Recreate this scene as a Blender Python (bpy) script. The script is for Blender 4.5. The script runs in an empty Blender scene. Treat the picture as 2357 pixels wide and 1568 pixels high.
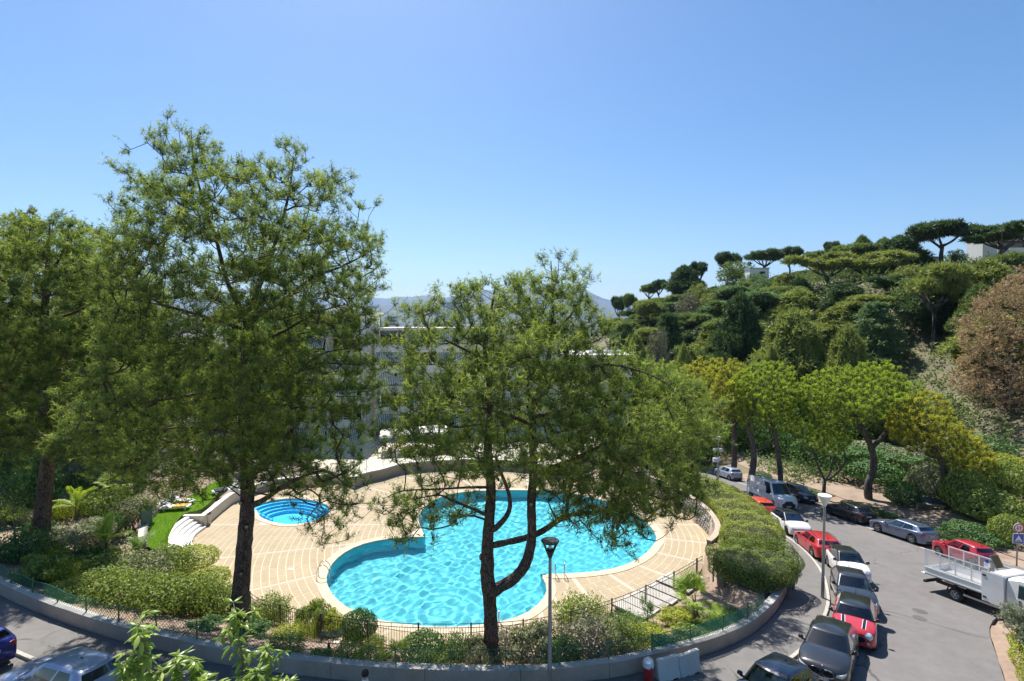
import bpy,bmesh,math,random
import numpy as np
from math import radians as R,sin,cos,pi,sqrt,atan2,hypot
from mathutils import Vector,Matrix,noise as mnoise
from mathutils.bvhtree import BVHTree
from mathutils.geometry import tessellate_polygon
random.seed(7)
rng=np.random.default_rng(7)
scene=bpy.context.scene
COL=scene.collection
# camera, sky, sun, exposure
CZ,PITCH,FPX=11.7,math.atan((784-740)/1176.5),1176.5
cam_data=bpy.data.cameras.new('camera')
cam_data.sensor_width=36.0
cam_data.lens=36.0*FPX/2357.0
cam_data.clip_start=0.1
cam_data.clip_end=40000
cam=bpy.data.objects.new('camera',cam_data)
COL.objects.link(cam)
cam.location=(0,0,CZ)
cam.rotation_euler=(pi/2-PITCH,0,0)
scene.camera=cam
SUN_EL,SUN_AZ=58.0,-20.0
world=bpy.data.worlds.new('World')
scene.world=world
world.use_nodes=True
wn,wl=world.node_tree.nodes,world.node_tree.links
wn.clear()
sky=wn.new('ShaderNodeTexSky')
sky.sky_type='NISHITA'
sky.sun_disc=False
sky.sun_elevation=R(SUN_EL)
sky.sun_rotation=R(SUN_AZ)
sky.altitude=100
sky.air_density=1.0
sky.dust_density=0.7
sky.ozone_density=2.2
bg=wn.new('ShaderNodeBackground')
bg.inputs['Strength'].default_value=0.086
wo=wn.new('ShaderNodeOutputWorld')
hsv=wn.new('ShaderNodeHueSaturation')
hsv.inputs['Saturation'].default_value=1.25
wl.new(sky.outputs[0],hsv.inputs['Color'])
wl.new(hsv.outputs[0],bg.inputs[0])
wl.new(bg.outputs[0],wo.inputs[0])
sun_data=bpy.data.lights.new('sun','SUN')
sun_data.energy=5.0
sun_data.angle=R(0.53)
sun_data.color=(1.0,0.955,0.88)
sun=bpy.data.objects.new('sun',sun_data)
COL.objects.link(sun)
sun.rotation_euler=(R(90-SUN_EL),0,R(180-SUN_AZ))
scene.view_settings.view_transform='Standard'
scene.view_settings.look='None'
scene.view_settings.exposure=0.75
scene.view_settings.gamma=1.0
scene.view_settings.use_curve_mapping=False
scene.cycles.max_bounces=10
scene.cycles.diffuse_bounces=6
sun_data.cycles.is_caustics_light=True
scene.cycles.transparent_max_bounces=24
scene.cycles.use_denoising=True
scene.cycles.volume_bounces=0
scene.cycles.sample_clamp_indirect=8.0
# places
def ray(px,py):
 u,v=(px-1178.5)/FPX,(py-784)/FPX
 return np.array([u,cos(PITCH)-v*sin(PITCH),-sin(PITCH)-v*cos(PITCH)])
def road_z(x,y):
 return-0.04*x-0.10*y
def on_road(px,py,up=0.0):
 d=ray(px,py)
 t=(up-CZ)/(d[2]+0.04*d[0]+0.10*d[1])
 return d*t+np.array([0,0,CZ])
def at_z(px,py,z):
 d=ray(px,py)
 return d*((z-CZ)/d[2])+np.array([0,0,CZ])
def at_y(px,py,y):
 d=ray(px,py)
 return d*(y/d[1])+np.array([0,0,CZ])
# mesh helpers
def link(o,parent=None):
 COL.objects.link(o)
 if parent is not None:
  o.parent=parent
 return o
def tag(o,label=None,cat=None,group=None,kind=None):
 for k,v in(('label',label),('category',cat),('group',group),('kind',kind)):
  if v:
   o[k]=v
 return o
def empty(name,loc,rz=0.0,label=None,cat=None,group=None):
 o=bpy.data.objects.new(name,None)
 o.empty_display_size=0.3
 o.location=loc
 o.rotation_euler=(0,0,rz)
 link(o)
 return tag(o,label,cat,group)
def copy_tree(o,parent=None):
 c=o.copy()
 COL.objects.link(c)
 c.parent=parent
 for ch in o.children:
  copy_tree(ch,c)
 return c
class MB:
 """collects shapes, then links them as one mesh object"""
 def __init__(s):
  s.v,s.f,s.m=[],[],[]
 def add(s,vs,fs,mi=0):
  b=len(s.v)
  s.v.extend([tuple(map(float,p))for p in vs])
  s.f.extend([tuple(b+i for i in f)for f in fs])
  s.m.extend([mi]*len(fs))
  return s
 def box(s,c,size,rz=0.0,mi=0,M=None):
  sx,sy,sz=size[0]/2,size[1]/2,size[2]/2
  ca,sa=cos(rz),sin(rz)
  vs=[]
  for dz in(-sz,sz):
   for dx,dy in((-sx,-sy),(sx,-sy),(sx,sy),(-sx,sy)):
    p=Vector((c[0]+dx*ca-dy*sa,c[1]+dx*sa+dy*ca,c[2]+dz))
    vs.append(M@p if M else p)
  return s.add(vs,[(3,2,1,0),(4,5,6,7),(0,1,5,4),(1,2,6,5),(2,3,7,6),(3,0,4,7)],mi)
 def prism(s,poly,z0,z1,mi=0,top_mi=None):
  n=len(poly)
  z0f=z0 if callable(z0)else(lambda x,y:z0)
  z1f=z1 if callable(z1)else(lambda x,y:z1)
  vs=[(x,y,z0f(x,y))for x,y in poly]+[(x,y,z1f(x,y))for x,y in poly]
  s.add(vs,[(i,(i+1)%n,n+(i+1)%n,n+i)for i in range(n)],mi)
  tri=tessellate_polygon([[Vector((x,y,0))for x,y in poly]])
  fs=[]
  for a,b,c in tri:
   pa,pb,pc=poly[a],poly[b],poly[c]
   if(pb[0]-pa[0])*(pc[1]-pa[1])-(pb[1]-pa[1])*(pc[0]-pa[0])<0:
    b,c=c,b
   fs.append((n+a,n+b,n+c))
  return s.add(vs,fs,mi if top_mi is None else top_mi)
 def tube(s,pts,rad,seg=8,mi=0,cap=True,jit=0.0):
  pts=[Vector(p)for p in pts]
  n=len(pts)
  rs=rad if hasattr(rad,'__len__')else[rad]*n
  vs,fs=[],[]
  up=Vector((0,0,1))
  prev=None
  for i,p in enumerate(pts):
   d=(pts[min(i+1,n-1)]-pts[max(i-1,0)])
   d=d.normalized()if d.length>1e-9 else Vector((0,0,1))
   if prev is None:
    a=d.cross(up)if abs(d.z)<0.95 else d.cross(Vector((1,0,0)))
   else:
    a=prev-d*prev.dot(d)
    if a.length<1e-6:
     a=d.cross(up)
   a.normalize()
   prev=a
   b=d.cross(a)
   for k in range(seg):
    th=2*pi*k/seg
    r=rs[i]*(1+(jit*(mnoise.noise(Vector((k*1.7,i*0.9,p.x))))if jit else 0))
    vs.append(p+(a*cos(th)+b*sin(th))*r)
  for i in range(n-1):
   for k in range(seg):
    k2=(k+1)%seg
    fs.append((i*seg+k,i*seg+k2,(i+1)*seg+k2,(i+1)*seg+k))
  if cap:
   fs.append(tuple(range(seg-1,-1,-1)))
   fs.append(tuple((n-1)*seg+k for k in range(seg)))
  return s.add(vs,fs,mi)
 def lathe(s,prof,c=(0,0,0),seg=16,mi=0,axis='z',cap=True,sx=1.0,sy=1.0):
  vs,fs=[],[]
  for r,h in prof:
   for k in range(seg):
    t=2*pi*k/seg
    if axis=='z':
     vs.append((c[0]+r*cos(t)*sx,c[1]+r*sin(t)*sy,c[2]+h))
    else:
     vs.append((c[0]+r*cos(t),c[1]+h,c[2]+r*sin(t)))
  n=len(prof)
  for i in range(n-1):
   for k in range(seg):
    k2=(k+1)%seg
    q=(i*seg+k,i*seg+k2,(i+1)*seg+k2,(i+1)*seg+k)
    fs.append(q if axis=='z' else q[::-1])
  if cap:
   a,b=tuple(range(seg-1,-1,-1)),tuple((n-1)*seg+k for k in range(seg))
   fs+=[a,b]if axis=='z' else[a[::-1],b[::-1]]
  return s.add(vs,fs,mi)
 def strip(s,A,B,mi=0):
  n=len(A)
  return s.add(list(A)+list(B),[(i,i+1,n+i+1,n+i)for i in range(n-1)],mi)
 def mesh(s,name,mats):
  me=bpy.data.meshes.new(name)
  me.from_pydata(s.v,[],s.f)
  for m in(mats if isinstance(mats,(list,tuple))else[mats]):
   me.materials.append(m)
  if any(s.m):
   me.polygons.foreach_set('material_index',s.m)
  return me
 def build(s,name,mats,parent=None,smooth=False,label=None,cat=None,group=None,kind=None,angle=None):
  me=s.mesh(name,mats)
  if smooth:
   if angle:
    me.shade_smooth()if hasattr(me,'shade_smooth')else None
    me.set_sharp_from_angle(angle=R(angle))
   else:
    me.polygons.foreach_set('use_smooth',[True]*len(me.polygons))
  o=link(bpy.data.objects.new(name,me),parent)
  return tag(o,label,cat,group,kind)
def obj_from(name,me,parent=None,loc=(0,0,0),rz=0.0):
 o=link(bpy.data.objects.new(name,me),parent)
 o.location=loc
 o.rotation_euler=(0,0,rz)
 return o
def grid_mesh(name,X,Y,Z,mat):
 """height field: X, Y, Z are 2-D arrays"""
 ny,nx=X.shape
 me=bpy.data.meshes.new(name)
 v=np.stack([X,Y,Z],-1).reshape(-1,3)
 i=np.arange(nx*ny).reshape(ny,nx)
 f=np.stack([i[:-1,:-1],i[:-1,1:],i[1:,1:],i[1:,:-1]],-1).reshape(-1,4)
 raw_mesh(me,v,f,4)
 me.polygons.foreach_set('use_smooth',np.ones(len(f),dtype=bool))
 me.materials.append(mat)
 return me
def raw_mesh(me,v,f,k):
 n=len(f)
 me.vertices.add(len(v))
 me.vertices.foreach_set('co',np.ascontiguousarray(v,dtype=np.float32).ravel())
 me.loops.add(n*k)
 me.loops.foreach_set('vertex_index',np.ascontiguousarray(f,dtype=np.int32).ravel())
 me.polygons.add(n)
 me.polygons.foreach_set('loop_start',np.arange(0,n*k,k,dtype=np.int32))
 me.polygons.foreach_set('loop_total',np.full(n,k,dtype=np.int32))
 me.update(calc_edges=True)
def inside(poly,x,y):
 """even-odd test, arrays allowed"""
 x,y=np.asarray(x,float),np.asarray(y,float)
 r=np.zeros(x.shape,bool)
 n=len(poly)
 j=n-1
 for i in range(n):
  xi,yi=poly[i]
  xj,yj=poly[j]
  c=((yi>y)!=(yj>y))&(x<(xj-xi)*(y-yi)/((yj-yi)or 1e-12)+xi)
  r^=c
  j=i
 return r
def seg_dist(poly,x,y,closed=True):
 x,y=np.asarray(x,float),np.asarray(y,float)
 best=np.full(x.shape,1e9)
 n=len(poly)
 for i in range(n if closed else n-1):
  ax,ay=poly[i]
  bx,by=poly[(i+1)%n]
  dx,dy=bx-ax,by-ay
  t=np.clip(((x-ax)*dx+(y-ay)*dy)/(dx*dx+dy*dy+1e-12),0,1)
  best=np.minimum(best,np.hypot(x-ax-t*dx,y-ay-t*dy))
 return best
def spline(pts,n,closed=False):
 """Catmull-Rom through pts, n points per span"""
 P=[np.array(p,float)for p in pts]
 out=[]
 m=len(P)
 for i in range(m if closed else m-1):
  p0,p1,p2,p3=[P[k%m]if closed else P[min(max(k,0),m-1)]for k in(i-1,i,i+1,i+2)]
  for k in range(n):
   t=k/n
   out.append(0.5*((2*p1)+(-p0+p2)*t+(2*p0-5*p1+4*p2-p3)*t*t+(-p0+3*p1-3*p2+p3)*t**3))
 if not closed:
  out.append(P[-1])
 return[tuple(p)for p in out]
def offset(poly,d,closed=True):
 """offset a 2-D polyline to its left by d"""
 n=len(poly)
 out=[]
 for i in range(n):
  a=np.array(poly[(i-1)%n]if closed or i>0 else poly[i],float)
  b=np.array(poly[(i+1)%n]if closed or i<n-1 else poly[i],float)
  t=b-a
  t/=(np.linalg.norm(t)+1e-9)
  out.append((poly[i][0]-t[1]*d,poly[i][1]+t[0]*d))
 return out
def resample(poly,step):
 P=np.array(poly,float)
 s=np.concatenate([[0],np.cumsum(np.linalg.norm(np.diff(P,axis=0),axis=1))])
 q=np.linspace(0,s[-1],max(2,int(round(s[-1]/step))+1))
 return[tuple(np.interp(t,s,P[:,k])for k in range(P.shape[1]))for t in q]
# materials
class NT:
 def __init__(s,name):
  s.m=bpy.data.materials.new(name)
  s.m.use_nodes=True
  s.n,s.l=s.m.node_tree.nodes,s.m.node_tree.links
  s.b=s.n['Principled BSDF']
  s.out=s.n['Material Output']
 def node(s,t,**kw):
  n=s.n.new(t)
  for k,v in kw.items():
   if hasattr(n,k):
    setattr(n,k,v)
   else:
    n.inputs[k.replace('_',' ')].default_value=v
  return n
 def link(s,a,b):
  s.l.new(a,b)
 def coords(s,scale=(1,1,1),kind='Object'):
  t=s.node('ShaderNodeTexCoord')
  mp=s.node('ShaderNodeMapping')
  mp.inputs['Scale'].default_value=scale
  s.link(t.outputs[kind],mp.inputs[0])
  return mp.outputs[0]
 def noise(s,vec,scale,detail=4,rough=0.55):
  n=s.node('ShaderNodeTexNoise')
  n.inputs['Scale'].default_value=scale
  n.inputs['Detail'].default_value=detail
  n.inputs['Roughness'].default_value=rough
  if vec is not None:
   s.link(vec,n.inputs['Vector'])
  return n.outputs['Fac']
 def ramp(s,fac,stops):
  r=s.node('ShaderNodeValToRGB')
  e=r.color_ramp.elements
  while len(e)<len(stops):
   e.new(0.5)
  for i,(p,c)in enumerate(stops):
   e[i].position=p
   e[i].color=(*c,1)if len(c)==3 else c
  s.link(fac,r.inputs[0])
  return r.outputs[0]
 def mix(s,fac,a,b,mode='MIX'):
  n=s.node('ShaderNodeMix',data_type='RGBA',blend_type=mode)
  for k,v in((0,fac),(6,a),(7,b)):
   if isinstance(v,(int,float)):
    n.inputs[k].default_value=v
   elif isinstance(v,tuple):
    n.inputs[k].default_value=(*v,1)
   else:
    s.link(v,n.inputs[k])
  return n.outputs[2]
 def bump(s,fac,strength,dist=0.02):
  b=s.node('ShaderNodeBump')
  b.inputs['Strength'].default_value=strength
  b.inputs['Distance'].default_value=dist
  s.link(fac,b.inputs['Height'])
  s.link(b.outputs[0],s.b.inputs['Normal'])
 def set(s,color=None,rough=None,metal=None,spec=None,coat=None):
  for k,v in(('Base Color',color),('Roughness',rough),('Metallic',metal),('Specular IOR Level',spec),('Coat Weight',coat)):
   if v is None:
    continue
   if hasattr(v,'is_linked'):
    s.link(v,s.b.inputs[k])
   elif isinstance(v,tuple):
    s.b.inputs[k].default_value=(*v,1)
   else:
    s.b.inputs[k].default_value=v
  return s
def rough_mat(name,c1,c2,scale=3.0,rough=0.85,bump=0.25,c3=None,detail=6,bscale=None,stretch=(1,1,1),bdist=0.02):
 t=NT(name)
 v=t.coords(stretch)
 n=t.noise(v,scale,detail,0.6)
 stops=[(0.3,c1),(0.7,c2)]if c3 is None else[(0.28,c1),(0.5,c2),(0.74,c3)]
 col=t.ramp(n,stops)
 fine=t.noise(v,bscale or scale*12,3,0.6)
 col=t.mix(0.35,col,t.ramp(fine,[(0.3,tuple(x*0.75 for x in c2)),(0.7,tuple(min(1,x*1.2)for x in c2))]))
 t.set(color=col,rough=rough)
 if bump:
  t.bump(fine,bump,bdist)
 return t.m
def plain(name,c,rough=0.5,metal=0.0,spec=0.5,coat=0.0):
 t=NT(name)
 v=t.coords()
 n=t.noise(v,9,3)
 t.set(color=t.mix(0.12,c,t.ramp(n,[(0.3,tuple(x*0.6 for x in c)),(0.7,tuple(min(1.0,x*1.15)for x in c))])),rough=rough,metal=metal,spec=spec,coat=coat)
 return t.m
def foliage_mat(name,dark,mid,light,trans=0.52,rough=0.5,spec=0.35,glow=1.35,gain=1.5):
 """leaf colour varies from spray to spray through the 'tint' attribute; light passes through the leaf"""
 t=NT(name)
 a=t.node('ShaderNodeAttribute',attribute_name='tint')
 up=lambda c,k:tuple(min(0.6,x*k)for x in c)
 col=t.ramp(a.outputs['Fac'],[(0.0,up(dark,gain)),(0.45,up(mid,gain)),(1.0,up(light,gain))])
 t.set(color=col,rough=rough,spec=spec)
 tr=t.node('ShaderNodeBsdfTranslucent')
 bright=t.mix(1.0,col,(glow,glow*1.02,glow*0.62),'MULTIPLY')
 t.link(bright,tr.inputs[0])
 mx=t.node('ShaderNodeMixShader')
 mx.inputs[0].default_value=trans
 t.link(t.b.outputs[0],mx.inputs[1])
 t.link(tr.outputs[0],mx.inputs[2])
 t.link(mx.outputs[0],t.out.inputs[0])
 return t.m
# materials of the setting
M={}
def asphalt(name,base,tint):
 t=NT(name)
 v=t.coords()
 big=t.noise(v,0.22,5,0.6)
 mid=t.noise(v,1.6,5,0.65)
 fine=t.noise(v,55,3,0.7)
 c=t.ramp(big,[(0.28,tuple(x*0.66 for x in base)),(0.52,base),(0.75,tuple(x*1.12 for x in tint))])
 c=t.mix(0.45,c,t.ramp(mid,[(0.3,tuple(x*0.7 for x in base)),(0.7,tuple(x*1.25 for x in tint))]))
 c=t.mix(0.4,c,t.ramp(fine,[(0.35,tuple(x*0.55 for x in base)),(0.68,tuple(x*1.5 for x in base))]))
 vo=t.node('ShaderNodeTexVoronoi',feature='DISTANCE_TO_EDGE')
 vo.inputs['Scale'].default_value=0.16
 wv=t.node('ShaderNodeVectorMath',operation='ADD')
 nz=t.node('ShaderNodeTexNoise')
 nz.inputs['Scale'].default_value=0.9
 nz.inputs['Detail'].default_value=5
 t.link(v,nz.inputs['Vector'])
 t.link(v,wv.inputs[0])
 t.link(nz.outputs['Color'],wv.inputs[1])
 t.link(wv.outputs[0],vo.inputs['Vector'])
 crack=t.ramp(vo.outputs['Distance'],[(0.0,(1,1,1)),(0.004,(1,1,1)),(0.010,(0,0,0))])
 c=t.mix(t.mix(1.0,crack,t.ramp(big,[(0.45,(0,0,0)),(0.6,(0.75,0.75,0.75))]),'MULTIPLY'),c,tuple(x*0.35 for x in base))
 t.set(color=c,rough=0.85,spec=0.3)
 t.bump(fine,0.35,0.01)
 return t.m
M['road']=asphalt('asphalt_road',(0.165,0.155,0.149),(0.200,0.185,0.176))
M['pavement']=asphalt('asphalt_pavement',(0.165,0.157,0.150),(0.205,0.192,0.180))
M['kerb']=rough_mat('kerb_stone',(0.30,0.28,0.25),(0.46,0.43,0.38),2.5)
M['paint']=rough_mat('road_paint',(0.42,0.41,0.39),(0.62,0.61,0.58),3.0)
M['soil']=rough_mat('dry_soil',(0.17,0.115,0.078),(0.30,0.215,0.155),0.8,c3=(0.36,0.275,0.205),bump=0.6,bdist=0.05)
M['dirt']=rough_mat('path_dirt',(0.19,0.135,0.095),(0.28,0.21,0.155),0.7,c3=(0.34,0.265,0.20),bump=0.5,bdist=0.03)
M['hill']=rough_mat('hill_earth',(0.07,0.08,0.03),(0.13,0.115,0.058),0.12,c3=(0.27,0.19,0.125),bump=0.6,bdist=0.1)
M['concrete']=rough_mat('wall_concrete',(0.31,0.245,0.185),(0.43,0.345,0.265),1.2,c3=(0.50,0.41,0.325),bump=0.25)
M['cap']=rough_mat('wall_cap_concrete',(0.36,0.345,0.315),(0.52,0.50,0.455),1.5,bump=0.25)
M['cream']=rough_mat('cream_render',(0.56,0.49,0.38),(0.64,0.565,0.45),0.8,bump=0.08)
M['white']=rough_mat('white_stone',(0.72,0.70,0.65),(0.82,0.80,0.76),1.5,bump=0.08)
M['grout']=rough_mat('paving_joint',(0.52,0.44,0.32),(0.66,0.58,0.45),2.0)
M['coping']=rough_mat('coping_stone',(0.44,0.35,0.24),(0.56,0.46,0.34),2.2,c3=(0.60,0.51,0.39),bump=0.15)
M['band']=rough_mat('pink_band',(0.46,0.36,0.29),(0.56,0.45,0.37),2.2)
M['liner']=rough_mat('pool_liner',(0.085,0.50,0.58),(0.115,0.57,0.64),1.0,rough=0.6,bump=0)
M['step_edge']=plain('pool_step_edge',(0.02,0.20,0.36),0.5)
M['steel']=plain('stainless_steel',(0.55,0.55,0.55),0.22,1.0)
M['grass_ground']=rough_mat('lawn_ground',(0.075,0.15,0.02),(0.12,0.22,0.03),2.0,c3=(0.19,0.17,0.06))
def paver_mat(name,a,b,c):
 t=NT(name)
 v=t.coords()
 oi=t.node('ShaderNodeObjectInfo')
 n=t.noise(v,0.9,6,0.65)
 f=t.noise(v,14,4,0.6)
 g=t.node('ShaderNodeNewGeometry')
 rnd=t.mix(0.5,t.ramp(g.outputs['Random Per Island'],[(0,(0,0,0)),(1,(1,1,1))]),t.ramp(oi.outputs['Random'],[(0,(0,0,0)),(1,(1,1,1))]))
 col=t.ramp(n,[(0.25,a),(0.5,b),(0.75,c)])
 col=t.mix(0.14,col,t.ramp(rnd,[(0.1,tuple(x*0.62 for x in a)),(0.5,b),(0.9,tuple(min(1,x*1.15)for x in c))]))
 col=t.mix(0.25,col,t.ramp(f,[(0.3,tuple(x*0.7 for x in a)),(0.7,c)]))
 t.set(color=col,rough=0.8)
 t.bump(f,0.2,0.01)
 return t.m
M['paver']=paver_mat('sandstone_paver',(0.325,0.245,0.145),(0.385,0.300,0.185),(0.43,0.35,0.225))
def rubble_mat():
 t=NT('rubble_stone')
 v=t.coords()
 g=t.node('ShaderNodeNewGeometry')
 n=t.noise(v,7,4)
 col=t.ramp(g.outputs['Random Per Island'],[(0.0,(0.16,0.145,0.125)),(0.5,(0.34,0.31,0.27)),(1.0,(0.50,0.46,0.40))])
 col=t.mix(0.3,col,t.ramp(n,[(0.3,(0.1,0.09,0.08)),(0.7,(0.5,0.47,0.42))]))
 t.set(color=col,rough=0.9)
 t.bump(n,0.4,0.02)
 return t.m
M['rubble']=rubble_mat()
M['mortar']=rough_mat('dark_mortar',(0.12,0.105,0.09),(0.2,0.18,0.15),6)
# plan of the place
DECK_Z=-3.6
WALL=[(-42,33),(-30,26.8),(-24.35,23.84),(-22.2,22.8),(-19.8,21.75),(-17.7,20.95),(-16.3,20.45),(-14.25,19.87),(-11,19.0),(-7.5,18.45),(-4,18.2),(0.4,18.35),(3.44,19.0),(5,19.55),(7.6,20.75),(9.4,21.76),(11.2,23.1),(13.15,25.1),(15.1,27.6),(16.7,30.1),(17.9,33),(18.6,36.5),(18.7,40),(18.1,44),(17.2,48),(16.2,53),(15.5,60),(16,70)]
KERB=[(-42,29),(-30,24.3),(-22,20.5),(-18.5,18.95),(-14,17.3),(-8,16.1),(-2,15.7),(4,16.7),(8,18.5),(11.3,20.6),(13.5,22.5),(15.2,24.4),(16.6,26.2),(17.6,27.8),(18.9,30.3),(19.9,33),(20.6,36),(20.8,39),(20.7,43),(20.0,48),(19.2,54),(19,62),(20,72),(22,92)]
FAR_KERB=[(8,4),(15.5,13),(18.4,18.0),(21.3,21.9),(23.9,25.0),(27,26.8),(32.2,27.5),(33.0,30),(32.5,34),(31.9,39),(31.2,44),(30.2,50),(28.8,56),(27.6,62),(27.5,70),(29,92)]
DECK=[(-16.9,28.8),(-15.5,27.5),(-12,25.3),(-8,24.0),(-3.7,23.5),(1,23.9),(5,25.6),(8.5,28),(11.0,30.4),(12.9,32.4),(13.6,33.8),(14.0,35.6),(14.05,37.8),(13.6,40.5),(12.4,44),(10,48),(6.5,51.5),(2,54),(-3,55),(-8,54.6),(-11.4,53.3),(-14.65,49.2),(-16.5,47.4),(-19,46.6),(-21.6,45.6),(-23.3,43.7),(-23.2,40.5),(-22.9,38.1),(-22.5,36.2),(-22.0,34.8),(-20.4,32.2),(-19,30.5)]
wall_c=spline(WALL,6)
kerb_c=spline(KERB,6)
farkerb_c=spline(FAR_KERB,6)
deck_c=spline(DECK,5,True)
wall_c2=[p[:2]for p in wall_c]
def tps_fit(P):
 P=np.array(P,float)
 n=len(P)
 d=np.hypot(P[:,None,0]-P[None,:,0],P[:,None,1]-P[None,:,1])
 K=np.where(d>0,d,0.0)+np.eye(n)*0.02
 A=np.zeros((n+3,n+3))
 A[:n,:n]=K
 A[:n,n]=A[n,:n]=1
 A[:n,n+1:]=P[:,:2]
 A[n+1:,:n]=P[:,:2].T
 w=np.linalg.solve(A,np.concatenate([P[:,2],np.zeros(3)]))
 def f(x,y):
  x,y=np.asarray(x,float),np.asarray(y,float)
  r=w[n]+w[n+1]*x+w[n+2]*y
  for i in range(n):
   r=r+w[i]*np.hypot(x-P[i,0],y-P[i,1])
  return r
 return f
rd=lambda x,y:(x,y,road_z(x,y))
CTRL=[rd(*p)for p in[(-40,14),(-30,18),(-15,14),(0,10),(10,14),(20,20),(27,24),(31,28),(23,33),(28,38),(22,42),(27,46),(22,52),(26,62),(26,74),(31.5,36),(30,47),(-30,25),(20,28),(28,33),(24,46),(33.5,33),(34,28)]]+[(35,40,-5.0),(36,46,-5.3),(34,52,-5.6),(39,50,-5.0),(32,60,-6.3),(34,70,-6.0),(42,40,-3.6),(46,50,-3.4),(42,60,-4.4),(44,75,-3.5),(45,32,-2.2),(60,45,2.0),(60,60,2.5),(58,75,2.5),(75,60,8),(78,80,13.5),(70,100,14.5),(60,120,12.5),(50,150,9),(42,190,6),(32,240,1),(42,108,2),(35,140,-2),(42,90,-0.5),(100,85,22),(104,104,24),(86,122,22),(70,150,18),(55,190,13.5),(42,240,6),(30,310,-6),(130,80,26),(140,115,26),(110,150,18),(85,220,6),(165,60,28),(90,52,14),(110,42,18),(-30,34,-1.4),(-40,42,-0.5),(-52,52,2),(-62,72,4),(-42,62,0),(-75,100,4),(-35,76,-3),(0,66,-5.0),(10,75,-6),(-15,70,-5),(0,100,-12),(-30,110,-9),(18,110,-10),(0,160,-25),(-60,160,-12),(10,240,-42),(-90,220,-20),(-95,60,8),(-60,30,0),(-90,330,-45),(20,330,-50),(-10,57,-4.8),(10,56,-4.6),(-26,56,-2.5),(15,60,-6.0),(16,85,-8)]
CTRL=[(x,y,z+((4.5 if z>=8 else 2.0 if z>0 else 0.0)if x>41 and y>40 and not(x>76 and y<125)else 0.0))for x,y,z in CTRL]
base_z=tps_fit(CTRL)
LAWN_EDGE=-2.75
def terrain(x,y,sink=True):
 x,y=np.asarray(x,float),np.asarray(y,float)
 z=base_z(x,y)
 isl=[(-42,33)]+wall_c2+[(16,75),(-42,75)]
 inn=inside(isl,x,y)
 dw=seg_dist(wall_c2,x,y,False)
 dd=seg_dist(deck_c,x,y)
 ind=inside(deck_c,x,y)
 st=(~inn)&(x<34)&(y<75)&(x>-45)
 zr=road_z(x,y)
 fk=seg_dist([p[:2]for p in farkerb_c],x,y,False)
 k=np.clip((x-27)/6,0,1)
 z=np.where(st,np.where(inside(kerb_poly,x,y)|(x<20),zr-0.25,z),z)
 zt=road_z(x,y)+0.50
 zd=np.where(x<-17,np.where(y<34,-3.2,LAWN_EDGE),np.where(x<-13,-3.55,np.where((x>11.5),-2.05,-3.62)))
 t=dw/(dw+dd+1e-6)
 zg=zt*(1-t)+zd*t
 w=np.clip((60-y)/6,0,1)*np.clip((dw+0.0)/0.3,0,1)
 gz=np.where(y<60,zg*np.clip((58-y)/8,0,1)+z*(1-np.clip((58-y)/8,0,1)),z)
 lf=np.clip((-25-x)/10,0,1)
 gz=gz*(1-lf)+np.maximum(gz,base_z(x,y))*lf
 gz=np.where((x>-27)&(x<-16.5)&(dd<6)&(y>30)&(y<47),np.minimum(gz,-3.15+0.12*np.clip(dd-4.5,0,9)+np.clip(dd-4.6,0,2)*0.2),gz)
 gz=np.where((x<-18.5)&(dd<2.9)&(y>33.0)&(y<40.0),-4.0,gz)
 gz=np.where((dw<0.36)&(x<19),zr-0.25,gz)
 z=np.where(inn&~ind,gz,z)
 if sink:
  z=np.where(ind,-7.0,z)
 else:
  z=np.where(ind,DECK_Z,z)
 return z
kerb_poly=[p[:2]for p in kerb_c]+[p[:2]for p in farkerb_c[::-1]]+[(-42,4)]
tz_grid=None
xs=np.concatenate([np.arange(-100,-36,3.0),np.arange(-36,41,0.5),np.arange(41,60,1.0),np.arange(60,190,3.0)])
ys=np.concatenate([np.arange(2,62,0.5),np.arange(62,120,1.5),np.arange(120,345,5.0)])
GX,GY=np.meshgrid(xs,ys)
GZ=terrain(GX,GY)
GZ=GZ+np.where(GX>40,0.25,0.0)*(rng.random(GX.shape)-0.5)
def tz(x,y):
 i=int(np.clip(np.searchsorted(xs,x)-1,0,len(xs)-2))
 j=int(np.clip(np.searchsorted(ys,y)-1,0,len(ys)-2))
 u,v=(x-xs[i])/(xs[i+1]-xs[i]),(y-ys[j])/(ys[j+1]-ys[j])
 return float((GZ[j,i]*(1-u)+GZ[j,i+1]*u)*(1-v)+(GZ[j+1,i]*(1-u)+GZ[j+1,i+1]*u)*v)
gm=grid_mesh('ground',GX,GY,GZ,M['soil'])
gm.materials.append(M['hill'])
fx=(GX[:-1,:-1]+GX[1:,1:])/2
fy=(GY[:-1,:-1]+GY[1:,1:])/2
gm.polygons.foreach_set('material_index',((fx>38)|(fy>62)).astype(np.int32).ravel())
ground=tag(obj_from('ground',gm),kind='structure')
plain_mb=MB()
NPL=48
ring=[(cos(2*pi*k/NPL),sin(2*pi*k/NPL))for k in range(NPL)]
plain_mb.add([(0,0,-62)]+[(c*30000,s*30000,-62)for c,s in ring],[(0,1+k,1+(k+1)%NPL)for k in range(NPL)])
M['plain']=rough_mat('far_land',(0.07,0.085,0.05),(0.16,0.145,0.11),0.006,c3=(0.26,0.24,0.21),bump=0)
plain_mb.build('valley_floor',M['plain'],kind='structure')
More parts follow.
